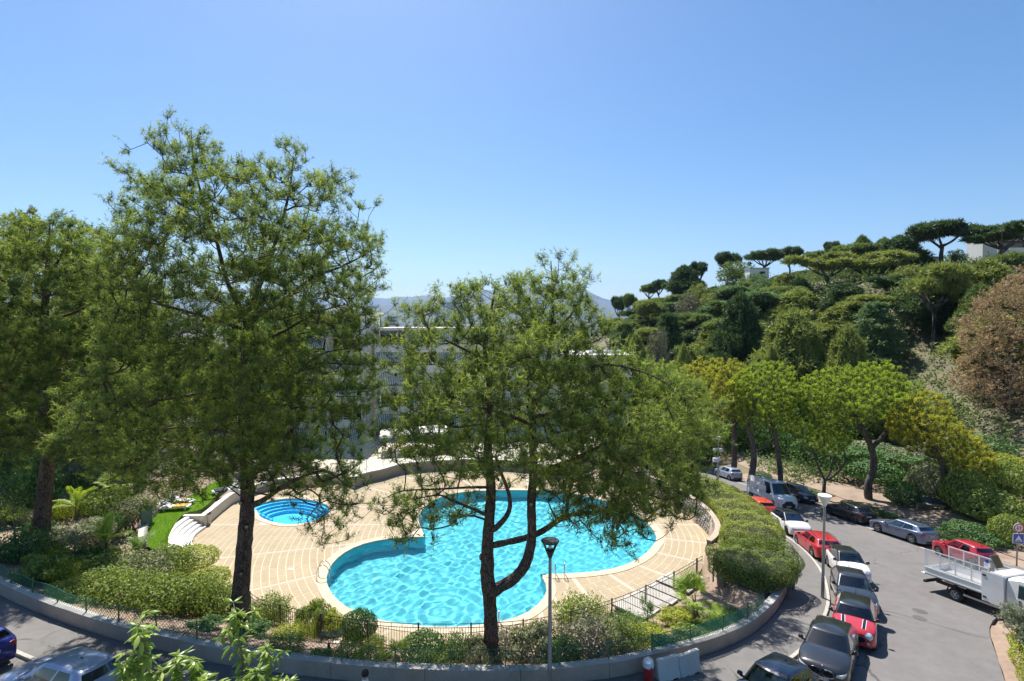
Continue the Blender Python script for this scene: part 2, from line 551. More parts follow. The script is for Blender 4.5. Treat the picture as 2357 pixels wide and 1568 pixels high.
# street
def sheet_strip(name,A,B,up,mat,kind='structure',nrow=1,smooth=True):
 a,b=np.array([p[:2]for p in A]),np.array([p[:2]for p in B])
 vs,fs=[],[]
 n=len(a)
 for j in range(nrow+1):
  t=j/nrow
  for i in range(n):
   p=a[i]*(1-t)+b[i]*t
   vs.append((p[0],p[1],road_z(*p)+up))
 for j in range(nrow):
  for i in range(n-1):
   fs.append((j*n+i,j*n+i+1,(j+1)*n+i+1,(j+1)*n+i))
 mb=MB().add(vs,fs)
 return mb.build(name,mat,kind=kind)
def fit(poly,n):
 P=np.array([p[:2]for p in poly],float)
 s=np.concatenate([[0],np.cumsum(np.linalg.norm(np.diff(P,axis=0),axis=1))])
 q=np.linspace(0,s[-1],n)
 return[(np.interp(t,s,P[:,0]),np.interp(t,s,P[:,1]))for t in q]
N=150
kc=fit(kerb_c,N)
road_mb=MB()
road_mb.prism([p for p in kc]+[p for p in fit(farkerb_c,90)[::-1]]+[(-42,4)],lambda x,y:road_z(x,y)-0.3,road_z)
road=road_mb.build('road',M['road'],kind='structure')
wc_in=fit(wall_c,N)
pave_mb=MB()
kerb_in=offset(kc,0.14,False)
pave_mb.prism(kerb_in+offset(wc_in,-0.06,False)[::-1],lambda x,y:road_z(x,y)-0.2,lambda x,y:road_z(x,y)+0.115)
pave_mb.build('pavement',M['pavement'],kind='structure')
def kerb_stones(curve,name,side,up=0.125,length=1.0,width=0.15,sel=None):
 root=empty(name,(0,0,0))
 tag(root,kind='structure')
 pts=resample([p[:2]for p in curve],length)
 for i in range(len(pts)-1):
  a,b=np.array(pts[i]),np.array(pts[i+1])
  if sel and not sel(*a):
   continue
  d=(b-a)/np.linalg.norm(b-a)
  n=np.array([-d[1],d[0]])*side*width
  a2,b2=a+d*0.006,b-d*0.006
  q=[tuple(a2),tuple(b2),tuple(b2+n),tuple(a2+n)]
  if side<0:
   q=q[::-1]
  MB().prism(q,lambda x,y:road_z(x,y)-0.2,lambda x,y:road_z(x,y)+up).build('kerb_stone',M['kerb'],root)
 return root
kerb_stones(kerb_c,'kerb',1,sel=lambda x,y:(x<-15 and x>-26)or(x>9 and y<58))
kerb_stones(farkerb_c,'kerb',-1,sel=lambda x,y:x>25 and y<66)
fk=fit(farkerb_c,90)
fk_s=[p for p in fk if p[1]>27.3]
sheet_strip('pavement',offset(fk_s,-0.16,False),offset(fk_s,-1.0,False),0.12,M['pavement'])
mk=MB()
off_pts=[p for p in resample(offset(fk,2.05,False),0.5)if p[1]>29 and p[0]>24 and p[1]<66]
for i in range(len(off_pts)-1):
 if rng.random()<0.84:
  a,b=np.array(off_pts[i]),np.array(off_pts[i+1])
  d=(b-a)/np.linalg.norm(b-a)
  n=np.array([-d[1],d[0]])*0.06
  mk.add([(*(p),road_z(*p)+0.005)for p in(a-n,b-n,b+n,a+n)],[(0,1,2,3)])
for t_ in(0.20,0.40,0.62,0.83):
 i=int(t_*len(off_pts))
 a,b=np.array(off_pts[i]),np.array(off_pts[i+1])
 d=(b-a)/np.linalg.norm(b-a)
 n=np.array([-d[1],d[0]])
 for s_ in(1,):
  q=[a-d*0.05,a+d*0.05,a+d*0.05-n*1.7,a-d*0.05-n*1.7]
  mk.add([(*(p),road_z(*p)+0.006)for p in q],[(3,2,1,0)])
mk.build('road_marking',M['paint'],kind='structure')
M['patch']=asphalt('asphalt_patch',(0.105,0.10,0.098),(0.13,0.122,0.118))
M['iron']=rough_mat('cast_iron',(0.12,0.10,0.09),(0.2,0.17,0.15),8,rough=0.6)
pt=MB()
for px,py,a,b in[(2117,1407,0.30,0.17),(2117,1423,0.28,0.16)]:
 c=on_road(px,py)
 pt.add([(c[0]+a*cos(k*pi/8)*1.1,c[1]+b*2*sin(k*pi/8),road_z(c[0]+a*cos(k*pi/8)*1.1,c[1]+b*2*sin(k*pi/8))+0.004)for k in range(16)],[tuple(range(16))])
lp=[on_road(*p)for p in[(1985,1398),(2066,1412),(2140,1434),(2240,1463),(2275,1470)]]
for i in range(len(lp)-1):
 a,b=lp[i],lp[i+1]
 w_=np.array([0,0.045,0])
 pt.add([(p[0],p[1],road_z(p[0],p[1])+0.004)for p in(a-w_,b-w_,b+w_,a+w_)],[(0,1,2,3)])
pt.build('road_patch',M['patch'],kind='structure')
mh=on_road(1839,1478)
man=empty('utility_cover',(mh[0],mh[1],road_z(mh[0],mh[1])+0.115),R(-35),'rusty iron utility cover set in the pavement beside the black car','utility cover')
MB().box((0,0,0.004),(0.72,0.44,0.012)).build('frame',M['kerb'],man)
MB().box((0,0,0.012),(0.62,0.34,0.012)).build('lid',M['iron'],man)
# garden wall on the street
gw=empty('garden_wall',(0,0,0),0,'long curved low concrete wall between the pavement and the pool garden','wall')
wp=[p[:2]for p in wall_c]
wfine=resample(wp,0.5)
per=7
for i in range(0,len(wfine)-1,per):
 seg=wfine[i:i+per+1]
 if len(seg)<2 or seg[0][1]>62:
  continue
 seg=[np.array(p)for p in seg]
 d0,d1=seg[1]-seg[0],seg[-1]-seg[-2]
 seg[0]=seg[0]+d0/np.linalg.norm(d0)*0.008
 seg[-1]=seg[-1]-d1/np.linalg.norm(d1)*0.008
 seg=[tuple(p)for p in seg]
 inn_=offset(seg,0.38,False)
 mb=MB()
 mb.prism(seg+inn_[::-1],lambda x,y:road_z(x,y)-0.4,lambda x,y:road_z(x,y)+0.70,0,1)
 mb.build('wall_panel',[M['concrete'],M['cap']],gw)
# pool terrace, pools
POOL=[(-11.08,30.0),(-11.35,31.7),(-11.0,33.5),(-9.9,34.85),(-8.0,35.6),(-6.15,35.75),(-6.75,37.4),(-7.26,39.1),(-7.23,41.2),(-6.65,43.2),(-5.34,44.8),(-3.07,45.6),(0.84,45.8),(4.7,45.2),(7.9,43.0),(9.6,40.5),(10.3,38),(10.25,35.7),(9.75,34.6),(8.56,32.85),(6.82,31.4),(5.09,30.75),(3.2,30.45),(1.72,30.42),(2.0,28.8),(1.58,27.4),(0.48,26.05),(-1.29,25.3),(-3.24,25.05),(-5.0,25.2),(-6.88,25.7),(-8.49,26.55),(-9.86,27.85),(-10.75,29.2)]
def part_spline(pts,corners,n=5):
 """closed spline that stays sharp at the given indices"""
 out=[]
 m=len(pts)
 cs=sorted(corners)
 for a,b in zip(cs,cs[1:]+[cs[0]+m]):
  seg=[pts[k%m]for k in range(a,b+1)]
  out+=spline(seg,n)[:-1]
 return out
pool_c=part_spline(POOL,[5,23])
KID=[(-20.75,40.95),(-19.75,39.55),(-18.3,38.5),(-16.75,38.0),(-15.4,38.5),(-14.7,39.6),(-14.75,40.8),(-15.6,42.2),(-17.6,43.4),(-19.5,43.6),(-21.1,42.6),(-21.5,41.2)]
kid_c=spline(KID,5,True)
def ccw(poly):
 a=sum(poly[i][0]*poly[(i+1)%len(poly)][1]-poly[(i+1)%len(poly)][0]*poly[i][1]for i in range(len(poly)))
 return poly if a>0 else poly[::-1]
pool_c,kid_c,deck_c2=ccw(pool_c),ccw(kid_c),ccw([p[:2]for p in deck_c])
deck=empty('pool_deck',(0,0,0))
tag(deck,kind='structure')
def hole_sheet(outer,holes,z,mat,name,parent):
 loops=[[Vector((x,y,0))for x,y in outer]]+[[Vector((x,y,0))for x,y in h]for h in holes]
 flat=[p for l in loops for p in l]
 fs=[]
 for a,b,c in tessellate_polygon(loops):
  if(flat[b]-flat[a]).cross(flat[c]-flat[a]).z<0:
   b,c=c,b
  fs.append((a,b,c))
 return MB().add([(p.x,p.y,z)for p in flat],fs).build(name,mat,parent)
hole_sheet(deck_c2,[offset(pool_c,-0.1)[::-1],offset(kid_c,-0.1)[::-1]],DECK_Z-0.012,M['grout'],'joint_bed',deck)
nd_=len(deck_c2)
MB().add([(x,y,DECK_Z-0.012)for x,y in deck_c2]+[(x,y,DECK_Z-0.9)for x,y in deck_c2],[(k,(k+1)%nd_,nd_+(k+1)%nd_,nd_+k)[::-1]for k in range(nd_)]).build('deck_edge',M['cap'],deck)
PC=(1.5,38.0)
pool_out=offset(pool_c,-0.10)
kid_out=offset(kid_c,-0.08)
pav=[]
r_=6.4
while r_<27:
 h=0.46
 n_=max(10,int(2*pi*(r_+h/2)/0.74))
 ph=rng.random()
 nb=24
 for b in range(nb):
  a0,a1=2*pi*b/nb,2*pi*(b+1)/nb
  gap=0.10/r_
  aa=np.linspace(a0+gap,a1-gap,max(2,round((a1-a0)*r_/0.74))+1)
  if len(aa)>3:
   sh=(rng.random()-0.5)*(aa[1]-aa[0])*0.9
   aa[1:-1]+=sh
  for k in range(len(aa)-1):
   g=0.021/r_
   pav.append((r_+0.019,r_+h-0.019,aa[k]+g,aa[k+1]-g,False))
  pav.append((r_,r_+h,a0-gap*0.8,a0+gap*0.8,True))
 r_+=h
corners=np.array([[(PC[0]+r*cos(a),PC[1]+r*sin(a))for r,a in((q[0],q[2]),(q[1],q[2]),(q[1],q[3]),(q[0],q[3]))]for q in pav])
cx_,cy_=corners[:,:,0],corners[:,:,1]
ok=inside(deck_c2,cx_,cy_).any(1)&~inside(pool_out,cx_,cy_).any(1)&~inside(kid_out,cx_,cy_).any(1)
rest,bands=MB(),MB()
cand=[]
for i in np.nonzero(ok)[0]:
 c=corners[i]
 z=DECK_Z-0.005+rng.uniform(-0.002,0.002)
 p4=[tuple(p)for p in c]
 p4=ccw(p4)
 if pav[i][4]:
  bands.prism(p4,DECK_Z-0.03,DECK_Z-0.004)
  continue
 ctr=c.mean(0)
 scr=1/(ctr[1]**2)
 vis=1.0
 if ctr[0]<-13 and ctr[1]>45 or ctr[1]>47:
  vis=0.3
 cand.append((scr*vis,p4,z))
cand.sort(key=lambda q:-q[0])
for k,(s_,p4,z)in enumerate(cand):
 mb=MB()if k<300 else rest
 mb.prism(p4,DECK_Z-0.04,z)
 if k<300:
  mb.build('paver',M['paver'],deck)
rest.build('paving',M['paver'],deck,kind='stuff')
bands.build('joint_band',M['band'],deck,kind='stuff')
def basin(name,poly,depth,mat):
 mb=MB()
 n=len(poly)
 z0,z1=DECK_Z-0.01,DECK_Z-depth
 mb.add([(x,y,z0)for x,y in poly]+[(x,y,z1)for x,y in poly],[((i+1)%n,i,n+i,n+(i+1)%n)for i in range(n)])
 tri=tessellate_polygon([[Vector((x,y,0))for x,y in poly]])
 fs=[]
 for a,b,c in tri:
  if(poly[b][0]-poly[a][0])*(poly[c][1]-poly[a][1])-(poly[b][1]-poly[a][1])*(poly[c][0]-poly[a][0])<0:
   b,c=c,b
  fs.append((a,b,c))
 mb.add([(x,y,z1)for x,y in poly],fs)
 return mb
def coping(poly,width,root,step=0.8):
 pts=resample(poly+[poly[0]],step)
 out=offset(pts[:-1],-width)
 out.append(out[0])
 for i in range(len(pts)-1):
  a,b,c,d=[np.array(q)for q in(pts[i],pts[i+1],out[i+1],out[i])]
  t=(b-a)/(np.linalg.norm(b-a)+1e-9)*0.005
  MB().prism(ccw([tuple(a+t),tuple(b-t),tuple(c-t),tuple(d+t)]),DECK_Z-0.10,DECK_Z+0.02).build('coping_stone',M['coping'],root)
def water_mat(name,tint,scale):
 t=NT(name)
 v=t.coords((1,1,1))
 nd=t.n
 tr=t.node('ShaderNodeBsdfTransparent')
 tr.inputs[0].default_value=(*tint,1)
 gl=t.node('ShaderNodeBsdfGlossy')
 gl.inputs['Roughness'].default_value=0.06
 n1=t.noise(v,scale,3,0.6)
 w=t.node('ShaderNodeTexWave',wave_type='RINGS',rings_direction='Z')
 mp=t.node('ShaderNodeMapping')
 mp.inputs['Location'].default_value=(4.0,-28.0,0)
 t.link(v,mp.inputs[0])
 t.link(mp.outputs[0],w.inputs['Vector'])
 w.inputs['Scale'].default_value=0.9
 w.inputs['Distortion'].default_value=3.0
 w.inputs['Detail'].default_value=3
 w.inputs['Detail Scale'].default_value=1.5
 h=t.mix(0.45,n1,w.outputs['Fac'])
 b=t.node('ShaderNodeBump')
 b.inputs['Strength'].default_value=0.55
 b.inputs['Distance'].default_value=0.09
 t.link(h,b.inputs['Height'])
 t.link(b.outputs[0],gl.inputs['Normal'])
 fr=t.node('ShaderNodeFresnel')
 fr.inputs['IOR'].default_value=1.33
 t.link(b.outputs[0],fr.inputs['Normal'])
 mx=t.node('ShaderNodeMixShader')
 t.link(fr.outputs[0],mx.inputs[0])
 t.link(tr.outputs[0],mx.inputs[1])
 t.link(gl.outputs[0],mx.inputs[2])
 t.link(mx.outputs[0],t.out.inputs[0])
 return t.m
wt_=NT('pool_water')
gl_=wt_.node('ShaderNodeBsdfGlass')
gl_.inputs['IOR'].default_value=1.33
gl_.inputs['Roughness'].default_value=0.0
gl_.inputs['Color'].default_value=(0.86,0.985,1.0,1)
wt_.link(gl_.outputs[0],wt_.out.inputs[0])
M['water']=wt_.m
M['kid_water']=water_mat('paddling_water',(0.55,0.90,1.0),1.5)
pool=empty('swimming_pool',(0,0,0),0,'large turquoise swimming pool of two joined round lobes behind the forked pine','swimming pool')
basin('basin',pool_c,1.75,M['liner']).build('basin',M['liner'],pool)
coping(pool_c,0.56,pool)
wx,wy=np.meshgrid(np.arange(-11.7,10.7,0.085),np.arange(24.7,46.2,0.085))
wz=np.zeros_like(wx)
r3=np.random.default_rng(3)
for k in range(34):
 a_=r3.uniform(0,6.28);lam=r3.uniform(0.27,1.25);f_=2*pi/lam
 wz+=0.0046*lam*np.sin((wx*cos(a_)+wy*sin(a_))*f_+r3.uniform(0,6.28)+1.2*np.sin(wx*0.5+k)*np.sin(wy*0.6))
dr=np.hypot(wx+4.2,wy-28.6)
wz=wz*(0.75+0.25*np.sin(wx*0.4)*np.sin(wy*0.5))+0.012*np.sin(dr*2*pi/0.62)*np.exp(-(dr/3.2)**2)*np.clip(dr/0.8,0,1)
keep=inside(offset(pool_c,-0.16),wx,wy)
gmw=grid_mesh('water',wx,wy,DECK_Z-0.13+wz,M['water'])
bmw=bmesh.new();bmw.from_mesh(gmw)
kv=keep.ravel()
bmesh.ops.delete(bmw,geom=[v for v in bmw.verts if not kv[v.index]],context='VERTS')
bmw.to_mesh(gmw);bmw.free()
tri_w=tag(obj_from('water',gmw),kind='structure')
tri_w.cycles.is_caustics_caster=True
[o for o in pool.children if o.name.startswith('basin')][0].cycles.is_caustics_receiver=True
kid=empty('paddling_pool',(0,0,0),0,'small round paddling pool with curved blue steps behind the big left pine','paddling pool')
M['kid_liner']=rough_mat('paddling_liner',(0.11,0.56,0.80),(0.16,0.64,0.86),1.0,rough=0.6,bump=0)
basin('basin',kid_c,0.75,M['kid_liner']).build('basin',M['kid_liner'],kid)
coping(kid_c,0.42,kid,0.6)
kw=hole_sheet(kid_c,[],DECK_Z-0.10,M['kid_water'],'water',None)
tag(kw,kind='structure')
kc0=np.array((-17.2,40.2))
for j in range(4):
 q=[]
 f0,f1=1-0.10*j,1-0.10*(j+1)
 arc=[np.array(p)for p in kid_c]
 arc=[p for p in arc if(atan2(p[1]-kc0[1],p[0]-kc0[0])>R(35))]
 arc.sort(key=lambda p:-atan2(p[1]-kc0[1],p[0]-kc0[0]))
 o_=[kc0+(p-kc0)*f0*0.995 for p in arc]
 i_=[kc0+(p-kc0)*f1 for p in arc]
 zt=DECK_Z-0.16-0.13*j
 MB().prism(ccw([tuple(p)for p in o_]+[tuple(p)for p in i_[::-1]]),DECK_Z-0.74,zt).build('pool_step',M['kid_liner'],kid)
 MB().tube([(p[0],p[1],zt+0.01)for p in i_],0.028,5).build('step_edge',M['step_edge'],kid)
def ladder(px,py,ang,label):
 p=at_z(px,py,DECK_Z)
 r=empty('pool_ladder',(p[0],p[1],DECK_Z),ang,label,'pool ladder','ladders of the pool')
 for s_ in(-0.27,0.27):
  pts=spline([(-0.55,s_,0),(-0.55,s_,0.45),(-0.42,s_,0.78),(-0.2,s_,0.85),(0.06,s_,0.62),(0.16,s_,0.1),(0.18,s_,-0.9)],4)
  MB().tube(pts,0.024,8).build('handrail',M['steel'],r,True)
 for k in range(3):
  MB().box((0.18,0,-0.25-0.27*k),(0.09,0.52,0.03)).build('rung',M['steel'],r)
 return r
ladder(754,1327,R(10),'steel pool ladder on the left rim of the big pool')
ladder(1288,1323,R(88),'steel pool ladder beside the inner corner of the big pool, left of the loungers')
ladder(1137,1437,R(88),'steel pool ladder half hidden by the forked trunk at the near rim')
ladder(966,1196,R(5),'steel pool ladder on the far left rim behind hanging pine needles')
# left side of the terrace: steps, white kerb, cream walls
def arc_between(a,b,bulge,n=10):
 a,b=np.array(a),np.array(b)
 d=b-a
 nrm=np.array([-d[1],d[0]])
 return[tuple(a+d*t+nrm*bulge*4*t*(1-t))for t in np.linspace(0,1,n)]
st=empty('garden_stairs',(0,0,0),0,'five curved white stone steps from the lawn down to the pool terrace','stairs')
A0,A1=at_z(383,1262,-2.8),at_z(443,1256,-3.5)
B0,B1=at_z(428,1189,-2.8),at_z(474,1213,-3.5)
for j in range(5):
 z=DECK_Z+0.80-0.16*j
 o_=arc_between((A0+(A1-A0)*j/5)[:2],(B0+(B1-B0)*j/5)[:2],0.10)
 i_=arc_between((A0+(A1-A0)*(j+1)/5)[:2],(B0+(B1-B0)*(j+1)/5)[:2],0.10)
 mb=MB().prism(ccw(o_+i_[::-1]),DECK_Z-0.2,z)
 mb.build('step',M['white'],st)
ck=empty('terrace_kerb',(0,0,0),0,'broad white stone kerb curving along the left edge of the pool terrace','kerb')
kp=[p[:2]for p in(at_z(441,1253,-3.35),at_z(445,1285,-3.35),at_z(460,1318,-3.35),at_z(480,1340,-3.35),at_z(505,1358,-3.35),at_z(540,1380,-3.4))]
kp=spline(kp,6)
kpo=offset(kp,-0.52,False)
for i in range(0,len(kp)-1,3):
 a,b=kp[i:i+4],kpo[i:i+4]
 if len(a)>1:
  MB().prism(ccw(list(a)+list(b)[::-1]),DECK_Z-0.2,-3.32).build('kerb_stone',M['white'],ck)
cw=empty('terrace_wall',(0,0,0),0,'curved cream wall with a white top between the lawn and the paddling pool','wall')
base=[at_z(471,1213,DECK_Z)[:2],at_z(490,1198,DECK_Z)[:2],at_z(520,1172,DECK_Z)[:2],at_z(551,1152,DECK_Z)[:2],(-21.9,45.9),(-19.2,47.2),(-16.6,48.0)]
base=spline([tuple(p)for p in base],6)
bo=offset(base,0.36,False)
MB().prism(ccw(list(base)+list(bo)[::-1]),DECK_Z-0.2,-2.78).build('wall_body',M['cream'],cw)
b1,b2=offset(base,-0.02,False),offset(base,0.38,False)
MB().prism(ccw(list(b1)+list(b2)[::-1]),-2.778,-2.73).build('wall_cap',M['white'],cw)
e0=np.array(base[0])
e1=np.array(at_z(420,1188,-2.75)[:2])
d_=(e1-e0)/np.linalg.norm(e1-e0)
n_=np.array([-d_[1],d_[0]])*0.3
q=ccw([tuple(e0-d_*0.0),tuple(e1),tuple(e1-n_),tuple(e0-n_)])
MB().prism(q,DECK_Z-0.2,-2.785).build('wall_return',M['cream'],cw)
MB().prism(q,-2.782,-2.735).build('return_cap',M['white'],cw)
# rubble wall under the hedge, right of the pool
sw=empty('rubble_wall',(0,0,0),0,'rough grey stone wall below the clipped hedge on the right of the pool','wall')
sc=resample(spline([(12.2,31.6),(12.9,32.4),(13.65,33.8),(14.05,35.6),(14.1,37.8),(13.65,40.5),(12.5,44),(10.1,48)],6),0.34)
so=offset(sc,-0.35,False)
MB().prism(ccw(list(offset(sc,-0.02,False))+list(so)[::-1]),DECK_Z-0.2,-2.04).build('core',M['mortar'],sw)
nrow=6
stones=MB()
cnt=0
for i in range(len(sc)-1):
 a,b=np.array(sc[i]),np.array(sc[i+1])
 t=(b-a)/np.linalg.norm(b-a)
 n=np.array([t[1],-t[0]])
 L_=np.linalg.norm(b-a)
 for k in range(nrow):
  hh=1.55/nrow
  u0=rng.uniform(0.0,0.06)+(0.15 if k%2 else 0)
  w_=L_*rng.uniform(0.72,0.92)
  z0=DECK_Z+k*hh+rng.uniform(0.005,0.03)
  z1=DECK_Z+(k+1)*hh-rng.uniform(0.005,0.04)
  pr=rng.uniform(0.02,0.07)
  c0=a+t*u0
  c1=a+t*(u0+w_)
  vs=[]
  for(c_,zz)in((c0,z0),(c1,z0+rng.uniform(-.03,.03)),(c1,z1),(c0,z1+rng.uniform(-.03,.03))):
   vs.append((*(c_+n*0.0),zz))
  m_=(c0+c1)/2
  for(c_,zz)in((c0,z0),(c1,z0),(c1,z1),(c0,z1)):
   c2=m_+(c_-m_)*0.72
   zz2=(z0+z1)/2+(zz-(z0+z1)/2)*0.72
   vs.append((*(c2-n*pr),zz2))
  fs=[(0,1,5,4),(1,2,6,5),(2,3,7,6),(3,0,4,7),(4,5,6,7)]
  fs=[f[::-1]for f in fs]
  near=a[1]<40.5 and cnt<170
  mb=MB()if near else stones
  mb.add(vs,fs)
  if near:
   mb.build('stone',M['rubble'],sw)
   cnt+=1
stones.build('far_stones',M['rubble'],sw,kind='stuff')
MB().prism(ccw(list(offset(sc,0.03,False))+list(offset(sc,-0.33,False))[::-1]),-2.036,-1.98).build('wall_cap',M['concrete'],sw)
# foliage
M['bark']=None
def bark_mat(name,a,b,c,scale=2.2):
 t=NT(name)
 v=t.coords((1,1,0.28))
 vo=t.node('ShaderNodeTexVoronoi',feature='DISTANCE_TO_EDGE')
 vo.inputs['Scale'].default_value=scale*5
 nz=t.node('ShaderNodeTexNoise')
 nz.inputs['Scale'].default_value=3
 t.link(v,nz.inputs['Vector'])
 va=t.node('ShaderNodeVectorMath',operation='MULTIPLY_ADD')
 t.link(nz.outputs['Color'],va.inputs[0])
 va.inputs[1].default_value=(0.35,0.35,0.35)
 t.link(v,va.inputs[2])
 t.link(va.outputs[0],vo.inputs['Vector'])
 n=t.noise(v,2.5,6,0.65)
 col=t.ramp(n,[(0.28,a),(0.5,b),(0.74,c)])
 crack=t.ramp(vo.outputs['Distance'],[(0.0,(0.22,0.22,0.22)),(0.16,(1,1,1))])
 col=t.mix(1.0,col,crack,'MULTIPLY')
 t.set(color=col,rough=0.95,spec=0.15)
 t.bump(vo.outputs['Distance'],0.9,0.06)
 return t.m
M['bark']=bark_mat('pine_bark',(0.105,0.075,0.055),(0.175,0.125,0.095),(0.245,0.185,0.145))
M['bark_grey']=bark_mat('grey_bark',(0.10,0.085,0.075),(0.175,0.15,0.135),(0.26,0.23,0.21))
M['twig']=rough_mat('twig_wood',(0.12,0.085,0.06),(0.22,0.17,0.13),6)
M['cone']=plain('pine_cone',(0.035,0.022,0.015),0.8)
M['cut']=rough_mat('cut_wood',(0.34,0.24,0.15),(0.46,0.34,0.22),9)
F={}
F['pine']=foliage_mat('pine_needles',(0.022,0.038,0.011),(0.072,0.102,0.024),(0.215,0.235,0.055),gain=2.15)
F['pine_b']=foliage_mat('pine_needles_blue',(0.028,0.055,0.017),(0.060,0.105,0.028),(0.130,0.185,0.048),gain=2.2)
F['umbrella']=foliage_mat('umbrella_needles',(0.042,0.066,0.014),(0.105,0.140,0.024),(0.200,0.265,0.026),gain=2.5)
F['yellow']=foliage_mat('yellowish_needles',(0.075,0.085,0.015),(0.170,0.170,0.028),(0.290,0.275,0.040),gain=2.1)
F['hill']=foliage_mat('hill_pine_needles',(0.026,0.042,0.014),(0.060,0.085,0.026),(0.118,0.140,0.042),trans=0.3,gain=2.35)
F['hill_dark']=foliage_mat('dark_pine_needles',(0.014,0.028,0.011),(0.032,0.055,0.020),(0.066,0.092,0.032),trans=0.25,gain=2.1)
F['hill_olive']=foliage_mat('olive_pine_needles',(0.046,0.060,0.016),(0.105,0.122,0.034),(0.175,0.190,0.058),trans=0.3,gain=2.2)
F['hill_blue']=foliage_mat('bluish_cedar_needles',(0.026,0.050,0.022),(0.064,0.100,0.042),(0.118,0.160,0.072),trans=0.25,gain=2.2)
F['brown']=foliage_mat('russet_foliage',(0.085,0.058,0.034),(0.185,0.128,0.082),(0.275,0.215,0.130),trans=0.3,gain=2.2)
F['shrub']=foliage_mat('shrub_leaves',(0.028,0.048,0.012),(0.082,0.110,0.026),(0.195,0.220,0.055),trans=0.3,spec=0.25,rough=0.6,gain=2.3)
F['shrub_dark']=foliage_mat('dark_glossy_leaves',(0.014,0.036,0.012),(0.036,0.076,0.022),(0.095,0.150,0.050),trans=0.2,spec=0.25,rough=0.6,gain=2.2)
F['shrub_grey']=foliage_mat('greyish_leaves',(0.050,0.058,0.030),(0.120,0.128,0.075),(0.270,0.270,0.175),trans=0.25,spec=0.25,rough=0.6,gain=1.7)
F['shrub_yellow']=foliage_mat('yellow_green_leaves',(0.060,0.078,0.012),(0.155,0.175,0.026),(0.285,0.290,0.045),trans=0.35,spec=0.25,rough=0.6,gain=2.0)
F['hedge']=foliage_mat('hedge_leaves',(0.040,0.062,0.010),(0.125,0.145,0.020),(0.260,0.275,0.040),trans=0.35,spec=0.5,gain=2.3)
F['palm']=foliage_mat('palm_leaf',(0.060,0.100,0.012),(0.150,0.205,0.020),(0.270,0.320,0.045),trans=0.4,spec=0.5,gain=1.9)
F['palm_dark']=foliage_mat('date_palm_leaf',(0.035,0.070,0.018),(0.080,0.130,0.035),(0.165,0.220,0.065),trans=0.3,spec=0.5,gain=2.0)
F['broad']=foliage_mat('broad_leaf',(0.075,0.130,0.018),(0.150,0.220,0.030),(0.270,0.335,0.080),trans=0.45,spec=0.5,rough=0.35)
F['olive']=foliage_mat('olive_leaf',(0.075,0.090,0.055),(0.165,0.185,0.120),(0.310,0.330,0.240),trans=0.2,spec=0.5)
F['grass']=foliage_mat('grass_blade',(0.085,0.160,0.012),(0.140,0.245,0.016),(0.220,0.330,0.030),trans=0.4,gain=1.7)
F['dry']=foliage_mat('dry_leaf',(0.16,0.12,0.08),(0.27,0.21,0.15),(0.40,0.33,0.24),trans=0.3)
F['dead']=foliage_mat('bare_grey_twigs',(0.075,0.068,0.055),(0.14,0.135,0.10),(0.20,0.20,0.13),trans=0.2)
def unit(a):
 return a/(np.linalg.norm(a,axis=-1,keepdims=True)+1e-9)
def rand_dirs(n):
 return unit(rng.normal(size=(n,3)))
def tri_mesh(name,V,tint,mat):
 """V: (n,3,3) triangles; tint: (n,)"""
 me=bpy.data.meshes.new(name)
 n=len(V)
 raw_mesh(me,V.reshape(-1,3),np.arange(n*3).reshape(n,3),3)
 at=me.attributes.new('tint','FLOAT','POINT')
 at.data.foreach_set('value',np.repeat(np.clip(tint,0,1),3).astype(np.float32))
 me.materials.append(mat)
 return me
def needle_tris(C,A,tint,n,L,w,spread=0.75):
 """star-shaped needle tufts at C pointing along A"""
 T=len(C)
 D=unit(np.repeat(A,n,0)*(1-spread)+rand_dirs(T*n)*spread)
 P=unit(np.cross(D,rand_dirs(T*n)))
 B=np.repeat(C,n,0)
 ll=(L*rng.uniform(0.7,1.25,(T*n,1)))
 V=np.stack([B-P*w/2,B+P*w/2,B+D*ll],1)
 return V,np.repeat(tint,n)
def leaf_tris(C,N,tint,L,w,droop=0.25):
 """flat leaves (two triangles each) at C, facing roughly N"""
 n=len(C)
 N=unit(N+rng.normal(size=(n,3))*0.55)
 D=unit(np.cross(N,rand_dirs(n)))
 D[:,2]-=droop*rng.random(n)
 D=unit(D)
 S=unit(np.cross(N,D))
 ll=L*rng.uniform(0.65,1.3,(n,1))
 ww=w*rng.uniform(0.7,1.2,(n,1))
 a,b=C-D*ll/2,C+D*ll/2
 m=C+N*ll*0.05
 V=np.concatenate([np.stack([a,m+S*ww/2,b],1),np.stack([a,b,m-S*ww/2],1)])
 return V,np.concatenate([tint,tint])
def connect(nodes,centers,bend=0.0):
 """branch network: every spray hangs on the nearest wood nearer to the trunk. returns the list of paths and the node tree"""
 base=np.array([p for p,r,par in nodes])
 pos=[np.array(p,float)for p,r,par in nodes]
 parent=[par for p,r,par in nodes]
 rad0=[r for p,r,par in nodes]
 d=np.linalg.norm(centers[:,None]-base[None],axis=2).min(1)
 order=np.argsort(d)
 ids={}
 for i in order:
  P=np.array(pos)
  v=centers[i]-P
  dist=np.linalg.norm(v,axis=1)
  cost=dist*(1+0.6*np.clip(-v[:,2]/(dist+1e-6),-0.35,1))+0.001*np.arange(len(P))*0
  j=int(np.argmin(cost))
  if dist[j]>0.9:
   m=P[j]+v[j]*0.5+rng.normal(size=3)*0.10*dist[j]
   m[2]-=bend*dist[j]*0.12
   pos.append(m);parent.append(j);rad0.append(0)
   j=len(pos)-1
  pos.append(centers[i].copy());parent.append(j);rad0.append(0)
  ids[i]=len(pos)-1
 return np.array(pos),parent,rad0,ids
